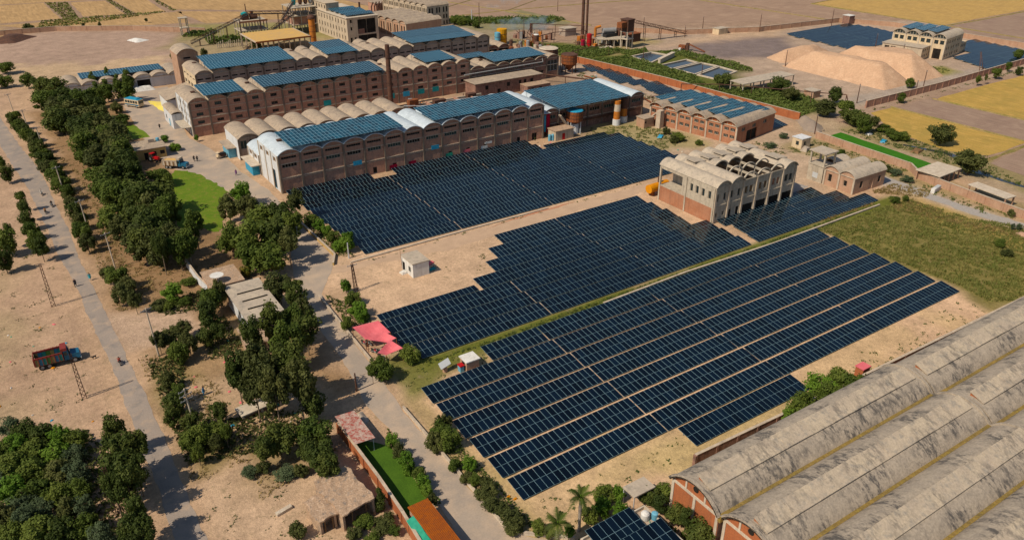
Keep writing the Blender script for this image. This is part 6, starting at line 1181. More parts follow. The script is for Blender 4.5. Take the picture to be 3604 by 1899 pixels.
TREES = {
 'belt': [(19.5,161,2.9,8.8),(17.9,165,3.6,8.3),(21.4,170,3.3,8.1),(22.4,177,3.7,8.0),(22.3,182,3.5,8.3),(22.2,191,3.5,8.7),(18.1,194,3.2,9.1),(16.2,200,3.1,8.7),(20.5,210,3.7,8.5),(16.6,212,3.3,7.1),(22.7,219,3.7,8.4),(23.0,227,3.1,7.9),(24.7,231,3.0,8.5),(20.8,238,3.5,9.4),(24.3,246,3.4,7.8),(18.9,250,3.3,7.2),(24.9,258,3.7,8.4),(18.8,260,3.1,7.5),(15.4,268,3.2,9.1),(24.8,273,3.5,7.3),(25.3,278,3.0,8.9),(18.3,284,3.6,8.0),(24.2,294,3.2,7.6),(19.5,299,3.2,7.2),(14.6,321.8,4.0,7.5),(18.2,315.6,4.4,8.1),(13.4,297.2,4.4,7.8),(16.9,286.2,4.5,8.2),(14.0,270.5,4.0,8.2),(18.5,278.7,4.0,7.2),(20.2,256.7,4.3,8.9),(24.1,253.4,4.5,9.3),(19.9,240.7,4.8,8.2),(25.4,241.9,3.8,9.3),(16.7,235.4,3.8,9.8),(24.3,225.4,3.6,9.1),(19.5,223.8,4.4,9.5),(23.4,213.0,3.4,9.4),(24.1,207.0,3.5,8.1),(20.6,207.6,3.8,9.6),(19.0,195.4,3.8,8.4),(21.8,186.3,4.1,9.7),(26.2,189.3,3.6,9.2),(18.8,178.5,3.8,8.5),(14.5,180.4,2.6,8.1),(20.5,169.5,3.4,9.8),(25.1,174.4,2.9,10.1),(15.1,173.2,2.1,8.1),(17.7,163.6,2.7,9.6),(23.2,162.8,2.5,8.8),(23.1,156.9,2.4,8.2),(25.2,158.0,2.0,8.6),(28.3,164.6,2.3,9.6),(19.9,156.7,1.7,9.8)],
 'row': [(30.6,317.0,2.0,7.1),(28.7,294.5,2.5,8.6),(36.2,321.2,2.4,7.5),(32.5,301.4,3.2,7.5),(36.2,299.2,2.3,9.0),(41.3,312.0,2.3,7.9),(39.0,296.0,2.7,8.6)],
 'bush': [(32.6,284.3,1.8,4.1),(31.3,269.7,2.3,3.8),(22.6,296.2,2.0,3.5),(29.8,209.2,2.6,4.4),(31.2,206.7,1.7,4.0),(17.7,74.8,1.2,2.5)],
 'verge': [(8.5,176,1.7,4.5),(8.4,183,1.7,4.4),(9.2,190,1.7,4.2),(8.6,197,1.7,4.7),(8.9,204,1.7,3.8),(9.0,211,1.7,3.8),(9.3,218,1.7,4.0),(9.1,225,1.7,3.7),(8.5,232,1.7,4.0),(8.0,239,1.7,4.4),(7.5,246,1.7,3.7),(7.0,253,1.7,4.7),(6.7,260,1.7,4.6),(6.1,267,1.7,3.8),(5.0,274,1.7,4.1),(4.2,281,1.7,3.8),(3.7,288,1.7,4.6),(2.6,286.5,1.7,4.7),(3.6,275.5,2.0,4.9),(4.8,265.7,2.2,4.7),(5.7,255.8,1.9,5.0),(5.5,247.5,1.6,4.4),(6.4,239.4,2.0,4.8),(6.9,232.4,2.2,4.4),(7.6,223.8,2.1,5.0),(7.8,215.9,2.2,4.6),(8.9,209.9,1.2,4.6),(8.6,189.3,1.4,4.9),(8.4,183.8,1.5,4.7),(9.0,178.8,1.1,5.0),(10.9,155.4,2.1,5.1),(12.1,151.6,1.7,4.4),(10.3,147.8,1.6,4.9),(11.9,143.5,1.3,5.1),(9.7,158.5,1.4,4.4),(16.8,129.8,2.0,4.0),(14.3,128.3,1.7,4.0),(12.6,127.2,1.2,4.7),(16.7,124.1,1.7,5.0),(19.8,124.5,1.4,4.2),(14.7,122.1,1.7,4.5),(21.6,124.4,1.3,4.6),(11.5,115.7,1.2,3.8),(10.8,108.6,1.5,4.3),(12.0,111.1,1.1,3.8),(9.8,105.4,1.3,3.9),(11.8,102.9,1.5,3.9),(10.8,98.5,1.4,3.9),(10.9,95.1,1.1,3.9),(12.3,98.5,1.4,4.4),(14.1,98.7,1.5,3.7),(13.7,96.3,1.0,3.5),(15.2,96.6,1.0,4.4),(15.8,102.5,1.2,4.4)],
 'west': [(-2.5,231.9,1.7,5.5),(-2.9,242.4,1.2,4.5),(6.0,365.0,3.1,4.6),(4.0,341.4,3.4,4.7),(11.4,336.2,2.4,5.6),(-0.9,208.8,1.1,5.4),(-0.8,201.7,1.3,5.6),(-0.8,196.0,1.7,5.2),(-0.7,189.9,1.9,4.6),(-0.3,181.8,2.0,5.4),(-0.0,176.8,1.5,5.6),(-5.9,183.8,2.1,6.6),(-6.8,175.3,1.9,6.1),(-4.9,187.6,1.2,6.3)],
 'shrub': [(38.6,244.6,1.3,2.2),(39.4,235.1,1.4,2.3),(46.7,240.1,0.7,2.1),(33.1,147.2,1.3,2.3),(79.7,55.5,0.8,1.6)],
 'yardtree': [(98.8,349.1,2.2,5.0),(64.6,347.6,1.4,4.9),(77.0,348.4,1.4,4.8),(129.2,183.6,0.2,2.1)],
 'grove': [(38.1,175.3,2.6,7.1),(41.5,171.2,2.6,8.2),(42.5,165.1,3.3,7.1),(46.5,163.0,3.0,8.4),(46.8,157.1,2.3,7.7),(41.2,151.8,3.3,8.7),(37.7,153.8,3.1,8.9),(33.8,157.8,2.8,8.0),(42.1,146.2,2.0,9.0),(37.4,144.7,3.1,7.6),(34.4,148.1,2.4,7.2),(51.2,167.7,1.7,8.2),(35.3,132.4,2.6,6.8),(36.6,127.5,1.8,7.2),(36.0,122.4,2.0,6.4),(23.2,135.1,2.2,5.8),(25.5,137.2,2.0,6.3),(21.6,129.8,2.0,6.3)],
 'bright': [(43.7,184.0,2.8,6.2),(18.8,144.4,1.7,4.1)],
 'gatetree': [(33.1,117.5,2.3,8.0),(29.0,116.5,2.2,9.8),(33.4,113.0,2.2,8.6),(25.0,114.5,1.8,10.0),(29.2,109.4,2.6,9.9),(27.5,95.3,1.7,6.2),(20.8,90.1,1.9,6.0),(18.5,88.9,1.3,5.7),(25.5,88.6,2.2,5.8),(24.6,84.0,2.0,5.6),(23.4,86.3,1.5,5.4),(24.2,80.6,1.3,6.1)],
 'hedge': [(53.4,163.7,1.4,2.5),(54.0,157.0,1.5,2.6),(54.1,152.7,1.5,2.6),(53.2,147.5,1.4,2.7),(53.8,160.5,1.2,2.7),(54.3,146.1,1.6,3.7),(55.9,149.0,1.3,3.7),(47.1,129.6,1.2,3.1),(46.6,124.7,1.3,2.8),(45.8,120.5,1.8,2.8),(42.0,117.1,1.3,2.9),(45.3,118.1,1.2,2.6)],
 'canopytree': [(46.9,101.7,1.9,3.4),(40.7,99.7,1.9,4.5),(39.0,99.5,0.9,4.0)],
 'scrub': [(15.7,143.5,1.5,1.7),(18.4,143.2,1.1,1.4),(20.2,142.3,1.4,1.6),(22.5,149.8,1.6,1.6),(17.0,142.0,1.0,1.7),(16.0,89.0,1.2,1.7),(17.8,88.9,1.0,1.9),(19.9,86.2,1.3,1.6),(21.8,85.3,1.1,2.0),(25.1,71.9,1.2,1.6),(26.8,70.2,1.3,1.7),(23.4,70.9,1.0,1.6),(28.1,71.0,0.9,1.6),(25.0,69.2,1.0,1.3),(27.8,68.6,0.8,1.5),(173.4,71.2,1.4,1.8),(191.8,78.5,0.9,1.9),(176.2,98.3,1.1,1.8),(179.3,97.4,0.7,1.7),(169.9,68.0,1.4,1.8),(184.0,74.1,0.6,1.9),(185.6,73.5,0.6,1.6),(194.1,109.7,1.6,1.6),(191.7,105.0,1.6,1.8),(194.6,112.7,1.3,1.7),(183.8,142.9,1.7,1.7),(195.8,127.8,1.1,1.6),(194.1,146.7,1.6,1.6),(168.1,155.7,1.2,1.7),(166.4,162.6,2.2,2.5),(163.4,161.3,1.4,2.6),(166.9,168.3,1.0,2.6)],
 'thicket': [(-10.4,116.5,1.7,3.4),(-8.5,114.5,1.8,3.5),(-6.7,111.9,1.8,3.4),(-4.7,110.2,1.6,3.5),(-2.7,107.7,1.4,3.7),(-10.1,111.4,1.8,3.4),(-7.9,108.5,2.0,3.5),(-5.6,106.0,1.8,3.8),(-3.4,104.5,1.6,3.2),(-10.8,106.3,1.9,3.7),(-8.6,103.8,1.9,3.8),(-6.1,101.9,1.9,3.4),(-3.7,100.4,1.7,3.4),(-11.0,101.4,1.8,3.9),(-8.6,99.6,1.8,3.4),(-6.2,97.5,1.6,3.3),(-3.8,96.9,1.5,3.5),(-5.8,93.5,1.4,3.8),(-3.8,93.1,1.4,3.3),(-11.5,93.4,1.7,3.4),(-9.0,91.5,1.7,3.5),(-6.6,90.1,1.6,3.9),(-4.2,89.6,1.4,3.5),(-2.8,86.3,1.3,3.9),(-11.8,110.6,1.7,3.3),(-12.2,104.3,1.6,3.5),(-12.6,97.2,1.5,3.7),(-10.2,94.3,1.3,3.9)],
 'paleshrub': [(-10.9,98.3,1.6,2.6),(-8.4,96.5,1.6,2.4),(-9.4,99.1,1.2,2.4),(-3.1,105.8,1.1,2.6)],
 'roadtree': [(2.0,102.7,1.8,7.4),(2.1,97.3,2.3,8.6),(3.7,96.4,1.8,8.6),(1.0,94.0,2.3,7.4),(3.1,93.0,1.7,7.6),(1.6,89.2,1.8,8.6),(0.0,90.4,1.5,8.3),(1.6,84.2,1.6,7.5),(1.5,82.0,1.7,6.7),(0.3,82.8,1.4,6.4)],
 'tall': [(22.3,103.6,2.6,12.3),(19.6,104.0,2.3,10.8),(22.9,99.6,2.5,12.2),(27.0,100.7,2.6,12.1),(20.9,100.0,2.0,10.3),(22.6,95.6,2.1,11.6),(26.3,96.1,2.1,11.9)],
 'lanebush': [(41.1,81.0,1.9,3.5),(39.5,79.6,1.5,3.5),(41.4,78.7,1.4,3.5),(42.6,82.8,1.1,3.3),(39.9,74.7,1.0,1.9),(41.4,73.6,1.1,2.3),(39.9,71.7,0.9,2.0),(40.6,70.6,0.9,2.1),(40.7,67.9,1.3,2.3),(40.1,65.4,1.2,2.2),(40.8,64.2,1.1,2.2),(40.8,62.0,1.2,2.4),(40.5,60.7,1.2,2.3),(41.5,69.3,0.8,2.1),(34.9,84.1,1.0,2.3),(34.5,81.3,1.0,2.6),(34.7,79.3,1.1,2.4),(34.2,77.6,1.0,2.6),(34.8,75.5,0.9,2.3),(34.4,74.0,1.0,2.2),(34.2,72.1,0.8,2.4),(33.9,70.1,0.7,2.6),(53.0,58.8,1.5,2.8),(54.7,58.1,1.0,2.3),(51.5,57.2,1.6,2.5),(52.9,55.4,1.1,2.5),(42.8,58.7,0.9,2.6),(43.3,57.4,0.8,2.6),(49.2,57.0,1.0,2.6),(45.2,55.9,0.8,2.8)],
 'dark': [(28.1,73.4,1.0,3.7)],
 'shedtree': [(57.8,55.3,1.3,2.8),(59.7,54.4,1.4,2.9),(57.8,53.3,1.2,2.9),(58.3,50.9,1.6,2.9),(58.2,46.8,1.8,3.6),(57.8,48.8,1.0,4.5)],
 'shedbush': [(86.7,55.2,1.9,4.8),(89.9,56.8,1.6,4.0),(95.0,57.6,2.1,4.4),(94.5,55.6,2.1,4.2),(99.2,57.1,2.1,4.2),(99.8,55.4,2.0,4.3),(84.2,55.1,1.1,4.5)],
 'wallbush': [(221.5,197.0,3.3,5.8),(223.8,154.6,3.8,5.6),(238.4,162.0,2.6,5.8),(222.4,143.1,4.2,5.5),(217.9,136.3,2.7,6.1),(226.1,149.3,2.6,6.3),(233.4,182.2,3.9,5.8),(228.0,171.9,2.5,5.4),(221.3,135.3,1.1,5.5),(357.9,162.0,1.8,4.3),(302.1,148.2,1.0,3.9),(317.9,149.9,1.7,4.3),(333.1,153.3,1.3,4.1),(330.4,147.8,1.5,3.9),(257.9,150.0,1.3,3.9),(278.6,159.8,1.8,4.0),(306.7,147.8,0.7,4.2),(224.1,134.1,2.0,2.6),(220.4,127.1,2.2,2.7),(221.5,129.6,1.6,2.7),(221.8,125.5,1.8,2.8)],
 'fieldtree': [(226.8,117.0,3.7,6.8),(209.9,99.2,3.4,7.2)],
 'hedgefar': [(201.5,356.9,2.5,4.2),(203.8,354.2,2.5,4.1),(206.3,350.7,2.2,3.6),(205.9,343.7,1.7,4.1)],
 'far': [(22.1,457.2,2.9,3.6),(52.1,447.4,0.9,2.7),(44.8,446.2,0.7,3.2),(73.6,446.3,0.7,2.7)],
}

ZN = {
 'belt': ('leafy_tree', ['dark', 'dark', 'mid', 'olive'], 'tree', 'tall dark leafy tree in the belt between road and yard'),
 'row': ('poplar_tree', ['cone'], 'tree', 'upright tree in the row before the white godown'),
 'bush': ('bush', ['olive', 'mid'], 'bush', 'lone rounded bush beside the yard and mud houses'),
 'verge': ('verge_tree', ['mid', 'olive', 'dark'], 'tree', 'small bushy tree on the verge east of the asphalt road'),
 'west': ('roadside_tree', ['mid', 'dark'], 'tree', 'small bushy tree on the sandy west side of the road'),
 'shrub': ('shrub', ['bright'], 'shrub', 'single bright small shrub standing alone'),
 'yardtree': ('slender_tree', ['olive'], 'tree', 'slender olive tree among the mill buildings'),
 'grove': ('grove_tree', ['dark', 'mid', 'olive', 'mid'], 'tree', 'dense tree in the grove beside the lane and slotted roof'),
 'bright': ('bright_tree', ['bright'], 'tree', 'vivid light-green tree beside a lawn or verge'),
 'gatetree': ('shade_tree', ['dark', 'mid'], 'tree', 'dark shade tree between the houses and the lane'),
 'hedge': ('hedge_bush', ['bright', 'mid'], 'bush', 'green bush in the hedge along the array and lane wall'),
 'canopytree': ('canopy_bush', ['mid'], 'bush', 'leafy bush beside the torn pink canopy'),
 'scrub': ('scrub_bush', ['olive', 'mid', 'pale'], 'bush', 'low untidy scrub bush on waste ground'),
 'thicket': ('thicket_bush', ['mid', 'dark', 'olive', 'bright', 'pale', 'mid'], 'bush', 'wild green bush in the thicket west of the road'),
 'paleshrub': ('pale_shrub', ['pale'], 'shrub', 'pale grey-green shrub inside the roadside thicket'),
 'roadtree': ('roadside_shade_tree', ['dark'], 'tree', 'dark tree throwing its shadow across the asphalt road'),
 'tall': ('tall_tree', ['olive', 'dark'], 'tree', 'tallest spreading tree above the bare yard and stone platform'),
 'lanebush': ('lane_bush', ['mid', 'bright', 'olive'], 'bush', 'leafy garden bush along the lane near the palms'),
 'dark': ('cypress', ['conedark'], 'tree', 'dark cypress-like tree beside the garden wall'),
 'shedtree': ('shed_tree', ['mid', 'dark'], 'tree', 'green tree at the brick gables of the long sheds'),
 'shedbush': ('wall_tree', ['bright', 'mid'], 'tree', 'bright leafy tree growing along the wall of the long sheds'),
 'wallbush': ('pond_tree', ['mid', 'olive', 'dark'], 'tree', 'bushy tree by the ponds or the reddish boundary wall'),
 'fieldtree': ('field_tree', ['olive'], 'tree', 'solitary round tree by the stream and wheat fields'),
 'hedgefar': ('far_hedge_bush', ['mid'], 'bush', 'far green bush behind the grey mill flues'),
 'far': ('far_bush', ['olive'], 'bush', 'far bush by the bare yard wall'),
}
rt = random.Random(11)
LAND = [(18, 316, 'before the godown'), (26, 300, 'by the yellow house'), (15, 280, 'above the road bend'), (30, 268, 'near the small lawn'), (32, 235, 'by the yellow office'), (34, 222, 'near the tan truck'), (34, 195, 'beside the big lawn'), (18, 240, 'behind the office'), (17, 205, 'west of the big lawn'), (16, 178, 'by the walkers'), (24, 158, 'by the white compound wall'), (50, 165, 'by the yard paving'), (29, 146, 'behind the dish house'), (30, 130, 'near the slotted roof'), (14, 150, 'by the concrete pole'), (15, 126, 'by the dirt turning'), (25, 118, 'near the mud room'), (21, 102, 'by the stone platform'), (11, 103, 'by the tall roadside pole'), (26, 92, 'above the lean-to'), (22, 80, 'by the mud houses'), (-5, 92, 'by the lattice pole'), (-15, 75, 'deep in the thicket'), (2, 80, 'at the asphalt edge'), (-12, 105, 'at the thicket edge'), (0, 200, 'beside the motorbikes'), (-10, 170, 'on the open sand'), (4, 260, 'along the far road'), (0, 320, 'at the road end'), (54, 150, 'by the blue array'), (45, 122, 'by the clearing'), (44, 100, 'by the canopies'), (42, 76, 'beside the near array'), (36, 78, 'beside the dark lawn'), (42, 60, 'by the palms'), (52, 54, 'by the flat roof'), (60, 48, 'by the brick gable'), (88, 56, 'beside the detached table'), (180, 75, 'in the grassy field'), (190, 105, 'by the white cabinets'), (165, 165, 'before the brick works'), (180, 140, 'by the guard hut'), (228, 160, 'near the earth bank'), (232, 185, 'by the slab shelter'), (222, 125, 'on the stream bank'), (290, 156, 'along the reddish wall'), (350, 158, 'at the wall end'), (110, 330, 'among the mills'), (207, 360, 'by the flues'), (60, 440, 'by the far yard')]
for zone, lst in TREES.items():
    nm, kinds, cat, lab = ZN[zone]; low = cat in ('bush', 'shrub')
    for i, (x, y, r_, h) in enumerate(lst):
        kd = kinds[rt.randrange(len(kinds))]
        if zone == 'shrub' and i == 3: kd = 'yellow'
        t = thing(nm, lab, cat, (x, y, 0), rt.uniform(0, 6.28))
        lm_ = min(LAND, key=lambda q: (q[0] - x) ** 2 + (q[1] - y) ** 2); t['label'] = lab + ', ' + lm_[2]; t['group'] = nm.replace('_', ' ') + 's ' + lm_[2]
        cone = kd in ('cone', 'conedark'); hc = h * (1.0 if low else .92 if cone else .9); hc = hc if cone else min(hc, max(2.8 * r_, h * .66)); rs_ = r_ * rt.uniform(1.0, 1.32)
        ob('crown', CR[kd][rt.randrange(len(CR[kd]))], t, (0, 0, h - hc / 2), (0, 0, rt.uniform(0, 6.28)), (rs_, rs_ * rt.uniform(.88, 1.1), hc / 2))
        ob('trunk', TRUNK[2 if zone in ('tall', 'belt') and i % 3 == 0 else i % 2], t, (0, 0, 0), (0, 0, rt.uniform(0, 6.28)), (min(r_, h * .5), min(r_, h * .5), h * .8))
# palms
def palm(label, x, y, h, seed):
    rg = random.Random(seed); t = thing('palm_tree', label, 'palm', (x, y, 0)); mb = MB(); prof = [(.26, 0), (.2, .5), (.19, h * .5), (.22, h * .75), (.14, h)]; mb.lathe(prof, 10); mb.build('trunk', 'bark_pale', t)
    mb = MB().lathe([(.14, h - .1), (.12, h + .5), (.08, h + .9)], 8); mb.build('crownshaft', 'leaf_bright', t)
    for i in range(15):
        a = 6.28 * i / 15 + rg.uniform(-.2, .2); el = rg.uniform(.25, 1.25) if i % 3 else 1.35; L = rg.uniform(1.7, 2.3); mb = MB(); pts = []
        for k in range(8):
            s = k / 7; drop = s * s * 1.5 * (1.6 - el); pts.append(Vector((math.cos(a) * L * s * math.cos(el * .7), math.sin(a) * L * s * math.cos(el * .7), h + .6 + L * s * math.sin(el * .7) - drop)))
        sd_ = Vector((-math.sin(a), math.cos(a), 0))
        for p, q in zip(pts[:-1], pts[1:]): mb.bar(p, q, .04, .04)
        for k in range(1, 8):
            for u in (0, .5):
                p = pts[k - 1].lerp(pts[k], u); wl_ = .62 * math.sin(math.pi * min(.97, (k + u) / 8.2)) + .12; f = (pts[k] - pts[k - 1]).normalized()
                for sg in (-1, 1): tip = p + sd_ * sg * wl_ * .8 + f * .25 - Vector((0, 0, .22 + .1 * rg.random())); mb.face([p - f * .06, p + f * .08, tip])
        mb.build('frond', 'leaf_dark' if i % 2 else 'leaf_mid', t, recalc=False)
palm('shorter palm with an upright new spear leaf by the lane end', 42.9, 55.2, 4.3, 3); palm('taller palm with drooping crown beside the flat-roofed house', 47.4, 56.6, 5.0, 5)

def scatter(poly, n_, seed):
    rg = np.random.default_rng(seed); a = np.array(poly); lo, hi = a.min(0), a.max(0); out = np.zeros((0, 2))
    while len(out) < n_:
        q = rg.uniform(lo, hi, (n_ * 2, 2)); out = np.concatenate([out, q[inside(poly, q)]])
    return out[:n_], rg
def tufts(name, label, polys, dens, h, m, seed, blades=6, clump=.35, cat='grass', spread=.16):
    V = []; F = []; 
    for pi, poly in enumerate(polys):
        a = np.array(poly); area = abs(sum(a[i][0] * a[(i + 1) % len(a)][1] - a[(i + 1) % len(a)][0] * a[i][1] for i in range(len(a)))) / 2; P_, rg = scatter(poly, max(6, int(area * dens)), seed + pi)
        keep = np.array([noise.noise(Vector((p[0] * .35, p[1] * .35, seed))) for p in P_]); P_ = P_[keep > -clump]
        for p in P_:
            s = rg.uniform(.5, 1.3)
            for b_ in range(blades):
                an = rg.uniform(0, 6.28); rr = spread * s * rg.uniform(.2, 1.6); c_ = np.array([p[0] + rr * math.cos(an), p[1] + rr * math.sin(an)]); wv = .07 * s + .03; ln = rg.uniform(.2, .7) * h * s; hh = h * s * rg.uniform(.5, 1.1); a2 = rg.uniform(0, 6.28); i0 = len(V)
                V += [(c_[0] - wv * math.sin(a2), c_[1] + wv * math.cos(a2), 0), (c_[0] + wv * math.sin(a2), c_[1] - wv * math.cos(a2), 0), (c_[0] + ln * math.cos(a2) + wv * .8, c_[1] + ln * math.sin(a2), hh)]; F.append((i0, i0 + 1, i0 + 2))
    me = bpy.data.meshes.new(name); me.from_pydata(V, [], F); me.materials.append(MATS[m]); o_ = ob(name, me); return tag(o_, label, cat, kind='stuff')
tufts('field_grass', 'rough olive grass covering the fenced field beside the big array', [[(147.5, 98), (171, 98.4), (181, 97.5), (183, 82), (191, 72), (190, 56), (153, 56.5), (147.5, 59.5), (149, 66)]], 4.2, .42, 'scrub_grass', 3, 8, .42, spread=.3)
tufts('dry_grass', 'yellowish dry grass along the edges of the fenced field', [[(172, 99), (183, 97), (180, 84), (185, 74), (181, 70), (176, 84)], [(152, 100.6), (172, 100.4), (172, 101.6), (152, 101.8)], [(177, 106), (188, 106), (191, 98), (186, 96)]], 3.2, .45, 'dry_grass', 9, 8, .4, spread=.3)
tufts('drain_grass', 'bright grass along the drain between the two big arrays', [[(48, 99.9), (86, 97.9), (150, 98.0), (172, 100.2), (134, 100.3), (86, 100.4)]], 6.5, .3, 'weed', 4, 7, .5, spread=.2)
tufts('weeds', 'scattered weeds on the sandy ground by the arrays', [[(44, 57.5), (70, 58.3), (70, 63.5), (46, 63.6)], [(96, 58), (144, 57), (145, 62.5), (97, 62.5)], [(42, 92), (58, 93.5), (58, 97.6), (43, 103)], [(60, 125.5), (70, 126), (68, 134), (66, 130)], [(72, 121), (80, 128), (78, 133), (74, 126)], [(56, 139.6), (135, 141.6), (135, 142.3), (56, 141)], [(40.2, 60), (43.5, 58), (43.5, 91), (40.4, 91)]], .5, .26, 'weed', 14, 6, .1, spread=.25)
tufts('verge_weeds', 'straggling weeds on the litter-strewn ground beside the road', [[(9, 60), (29, 60), (29, 130), (9, 130)], [(-30, 110), (2, 118), (2, 200), (-30, 200)], [(9, 146), (30, 146), (32, 260), (9, 280)]], .5, .24, 'weed', 24, 6, -.22, spread=.35)
tufts('works_weeds', 'weeds and grass around the works yard', [[(150, 158), (171, 160), (171, 178), (152, 186), (146, 181.6)], [(186, 140), (201, 141), (200, 110), (192, 108)], [(190, 104), (194.5, 104), (192, 76), (188, 80)], [(186, 196), (194, 196), (194, 250), (188, 240)], [(176, 138), (186, 136), (188, 148), (180, 149)], [(296, 166), (316, 166), (320, 173), (304, 176)]], 1.6, .45, 'weed', 34, 7, .1, spread=.3)
tufts('wall_grass', 'green grass strip under the reddish boundary wall', [[(243, 149), (395, 155), (395, 150), (243, 150.6)], [(214, 142), (226, 140), (224, 104), (214, 84)]], 1.3, .5, 'weed', 44, 7, .25, spread=.35)
def leafbed(name, label, polys, dens, hmax, leaf, m, seed, cat='reeds'):
    V = []; F = []
    for pi, poly in enumerate(polys):
        a = np.array(poly); area = abs(sum(a[i][0] * a[(i + 1) % len(a)][1] - a[(i + 1) % len(a)][0] * a[i][1] for i in range(len(a)))) / 2; P_, rg = scatter(poly, int(area * dens), seed + pi); d = sdist(poly, P_)
        for p, dd in zip(P_, d):
            top = hmax * min(1, .3 + dd * .5) * (.62 + .55 * noise.noise(Vector((p[0] * .33, p[1] * .33, seed * 1.7)))); 
            if top < .15: continue
            z = top * rg.uniform(.35, 1.0); s = leaf * rg.uniform(.6, 1.3); q = np.array([p[0], p[1], z]); u = rg.normal(size=3) * [1, 1, .6]; u /= np.linalg.norm(u); v = np.cross(u, rg.normal(size=3)); v /= np.linalg.norm(v); i0 = len(V)
            V += [tuple(q - u * s * .6 - v * s * .25), tuple(q + u * s * .6 - v * s * .25), tuple(q + u * s * .55 + v * s * .3), tuple(q - u * s * .5 + v * s * .3)]; F.append((i0, i0 + 1, i0 + 2, i0 + 3))
    me = bpy.data.meshes.new(name); me.from_pydata(V, [], F); me.materials.append(MATS[m]); return tag(ob(name, me), label, cat, kind='stuff')
leafbed('reed_bed', 'dense green reeds between the orange wall and the settling ponds', [[(204.5, 258), (226, 256), (226.5, 215), (221, 205), (220, 194), (236, 186), (236, 168), (228, 160), (215, 158), (212, 186), (210.4, 212)], [(204, 262), (236, 262), (228, 275), (216, 285), (204, 300)], [(243, 256), (254, 250), (254, 212), (250, 208), (246, 214), (246, 240)], [(228, 256.5), (240, 257), (243, 262), (228, 264)]], 9, 1.9, .55, 'reed', 5)
leafbed('field_margin', 'green weedy strips between the far stubble fields', [[(40, 477), (47, 476), (49, 538), (38, 545)], [(69.8, 478), (74, 477), (71.5, 536), (68.6, 540)], [(24, 455), (90, 474), (91, 478), (30, 482)], [(92, 478), (95, 476), (92, 600), (90.5, 600)]], 1.3, .9, .8, 'scrub_grass', 18, 'weeds')
leafbed('scrub_belt', 'dark green scrub filling the smoky ground behind the mills', [[(203, 366), (213, 352), (240, 332), (256, 338), (250, 346), (222, 362), (210, 376)], [(86, 376), (104, 372), (104, 382), (88, 392)], [(80, 400), (92, 396), (98, 404), (88, 412)]], 5, 2.6, .8, 'reed', 8, 'scrub')
leafbed('ground_ivy', 'low dense undergrowth beneath the roadside thicket', [[(-30, 60), (3, 60), (2, 98), (-1, 112), (-8, 116), (-30, 118)], [(15, 94), (26, 92), (27, 100), (14, 104)], [(9.4, 96), (15, 94), (15, 106), (9.6, 112)], [(9.6, 112), (13, 112), (16, 126), (10, 126)], [(19, 120), (25, 122), (25, 134), (20, 133)], [(16, 140), (24, 138), (24, 146), (14, 146)]], 9, 1.1, .45, 'leaf_olive', 15, 'undergrowth')
tufts('verge_grass', 'dry yellow-brown grass under the roadside trees', [[(9.2, 92), (16, 92), (18, 112), (14, 128), (9.2, 128)], [(16, 84), (28, 86), (28, 100), (16, 100)], [(9, 146), (15, 146), (14, 240), (8, 262)], [(12, 150), (26, 150), (26, 158), (12, 170)]], 1.6, .36, 'dry_grass', 64, 6, .15, spread=.3)
leafbed('lane_undergrowth', 'low leafy planting along the lane kerb', [[(40.6, 62), (43.4, 60), (43.2, 84), (40.6, 84)], [(42.6, 118), (46.5, 116), (48, 122), (43.4, 131)], [(51.8, 146), (55, 143), (55.6, 172), (52, 170)], [(34.4, 70), (35.3, 70), (36, 88), (34.8, 86)], [(44, 55.6), (57, 54.4), (58.6, 46), (54.8, 46), (54.6, 53.2), (44.2, 53.4)]], 16, .9, .3, 'leaf_mid', 25, 'planting')
# litter
rl = random.Random(4); LM = ['white_wall', 'sky_sheet', 'pink_cloth', 'trim_light', 'green_tarp', 'orange_paint']
lt_ = [(rl.uniform(10, 28), rl.uniform(96, 130), 'litter scattered among the roadside scrub', 'litter by the road') for _ in range(26)] + [(rl.uniform(-14, 0), rl.uniform(105, 150), 'litter on the sandy west side of the road', 'litter west of the road') for _ in range(22)] + [(rl.uniform(154, 178), rl.uniform(140, 156), 'scrap lying on the works yard', 'scrap on the works yard') for _ in range(24)] + [(rl.uniform(183, 196), rl.uniform(192, 240), 'debris between the mill and solar strip', 'debris by the solar strip') for _ in range(20)] + [(rl.uniform(128, 135), rl.uniform(179, 184), 'rubbish bags beside the plaster store', 'rubbish by the plaster store') for _ in range(10)]
for x, y, lb, g in lt_:
    mb = MB(); n_ = 6; s = rl.uniform(.14, .4); mb.lathe([(s, 0), (s * rl.uniform(.8, 1.1), s * .4), (s * .3, s * .75)], n_); o_ = mb.build('litter_bag', LM[rl.randrange(6)], None, (x, y, 0), rl.uniform(0, 3)); o_.scale = (1, rl.uniform(.5, 1.2), rl.uniform(.4, 1)); tag(o_, lb, 'litter', g)
def scrap(name, label, x, y, m, w_, d_, h, rz=0):
    mb = MB(); mb.hexa([(0, 0, 0), (w_, 0, 0), (w_, d_, 0), (0, d_, 0), (w_ * .1, d_ * .1, h), (w_ * .85, d_ * .05, h * .7), (w_ * .9, d_ * .9, h * .9), (w_ * .05, d_ * .85, h * .6)]); return tag(mb.build(name, m, None, (x, y, 0), rz), label, 'scrap')
scrap('pink_tarpaulin', 'crumpled pink tarpaulin beside the white hut', 66.2, 131.2, 'pink_cloth', 1.8, 1.0, .3, .4); scrap('green_tarpaulin', 'teal tarpaulin lying behind the white hut', 65.0, 128.8, 'teal_sheet', 1.8, .9, .3, .2); scrap('white_sacks', 'white sacks leaning at the white hut wall', 59.6, 130.4, 'white_wall', 1.3, 1.4, .5, .1)
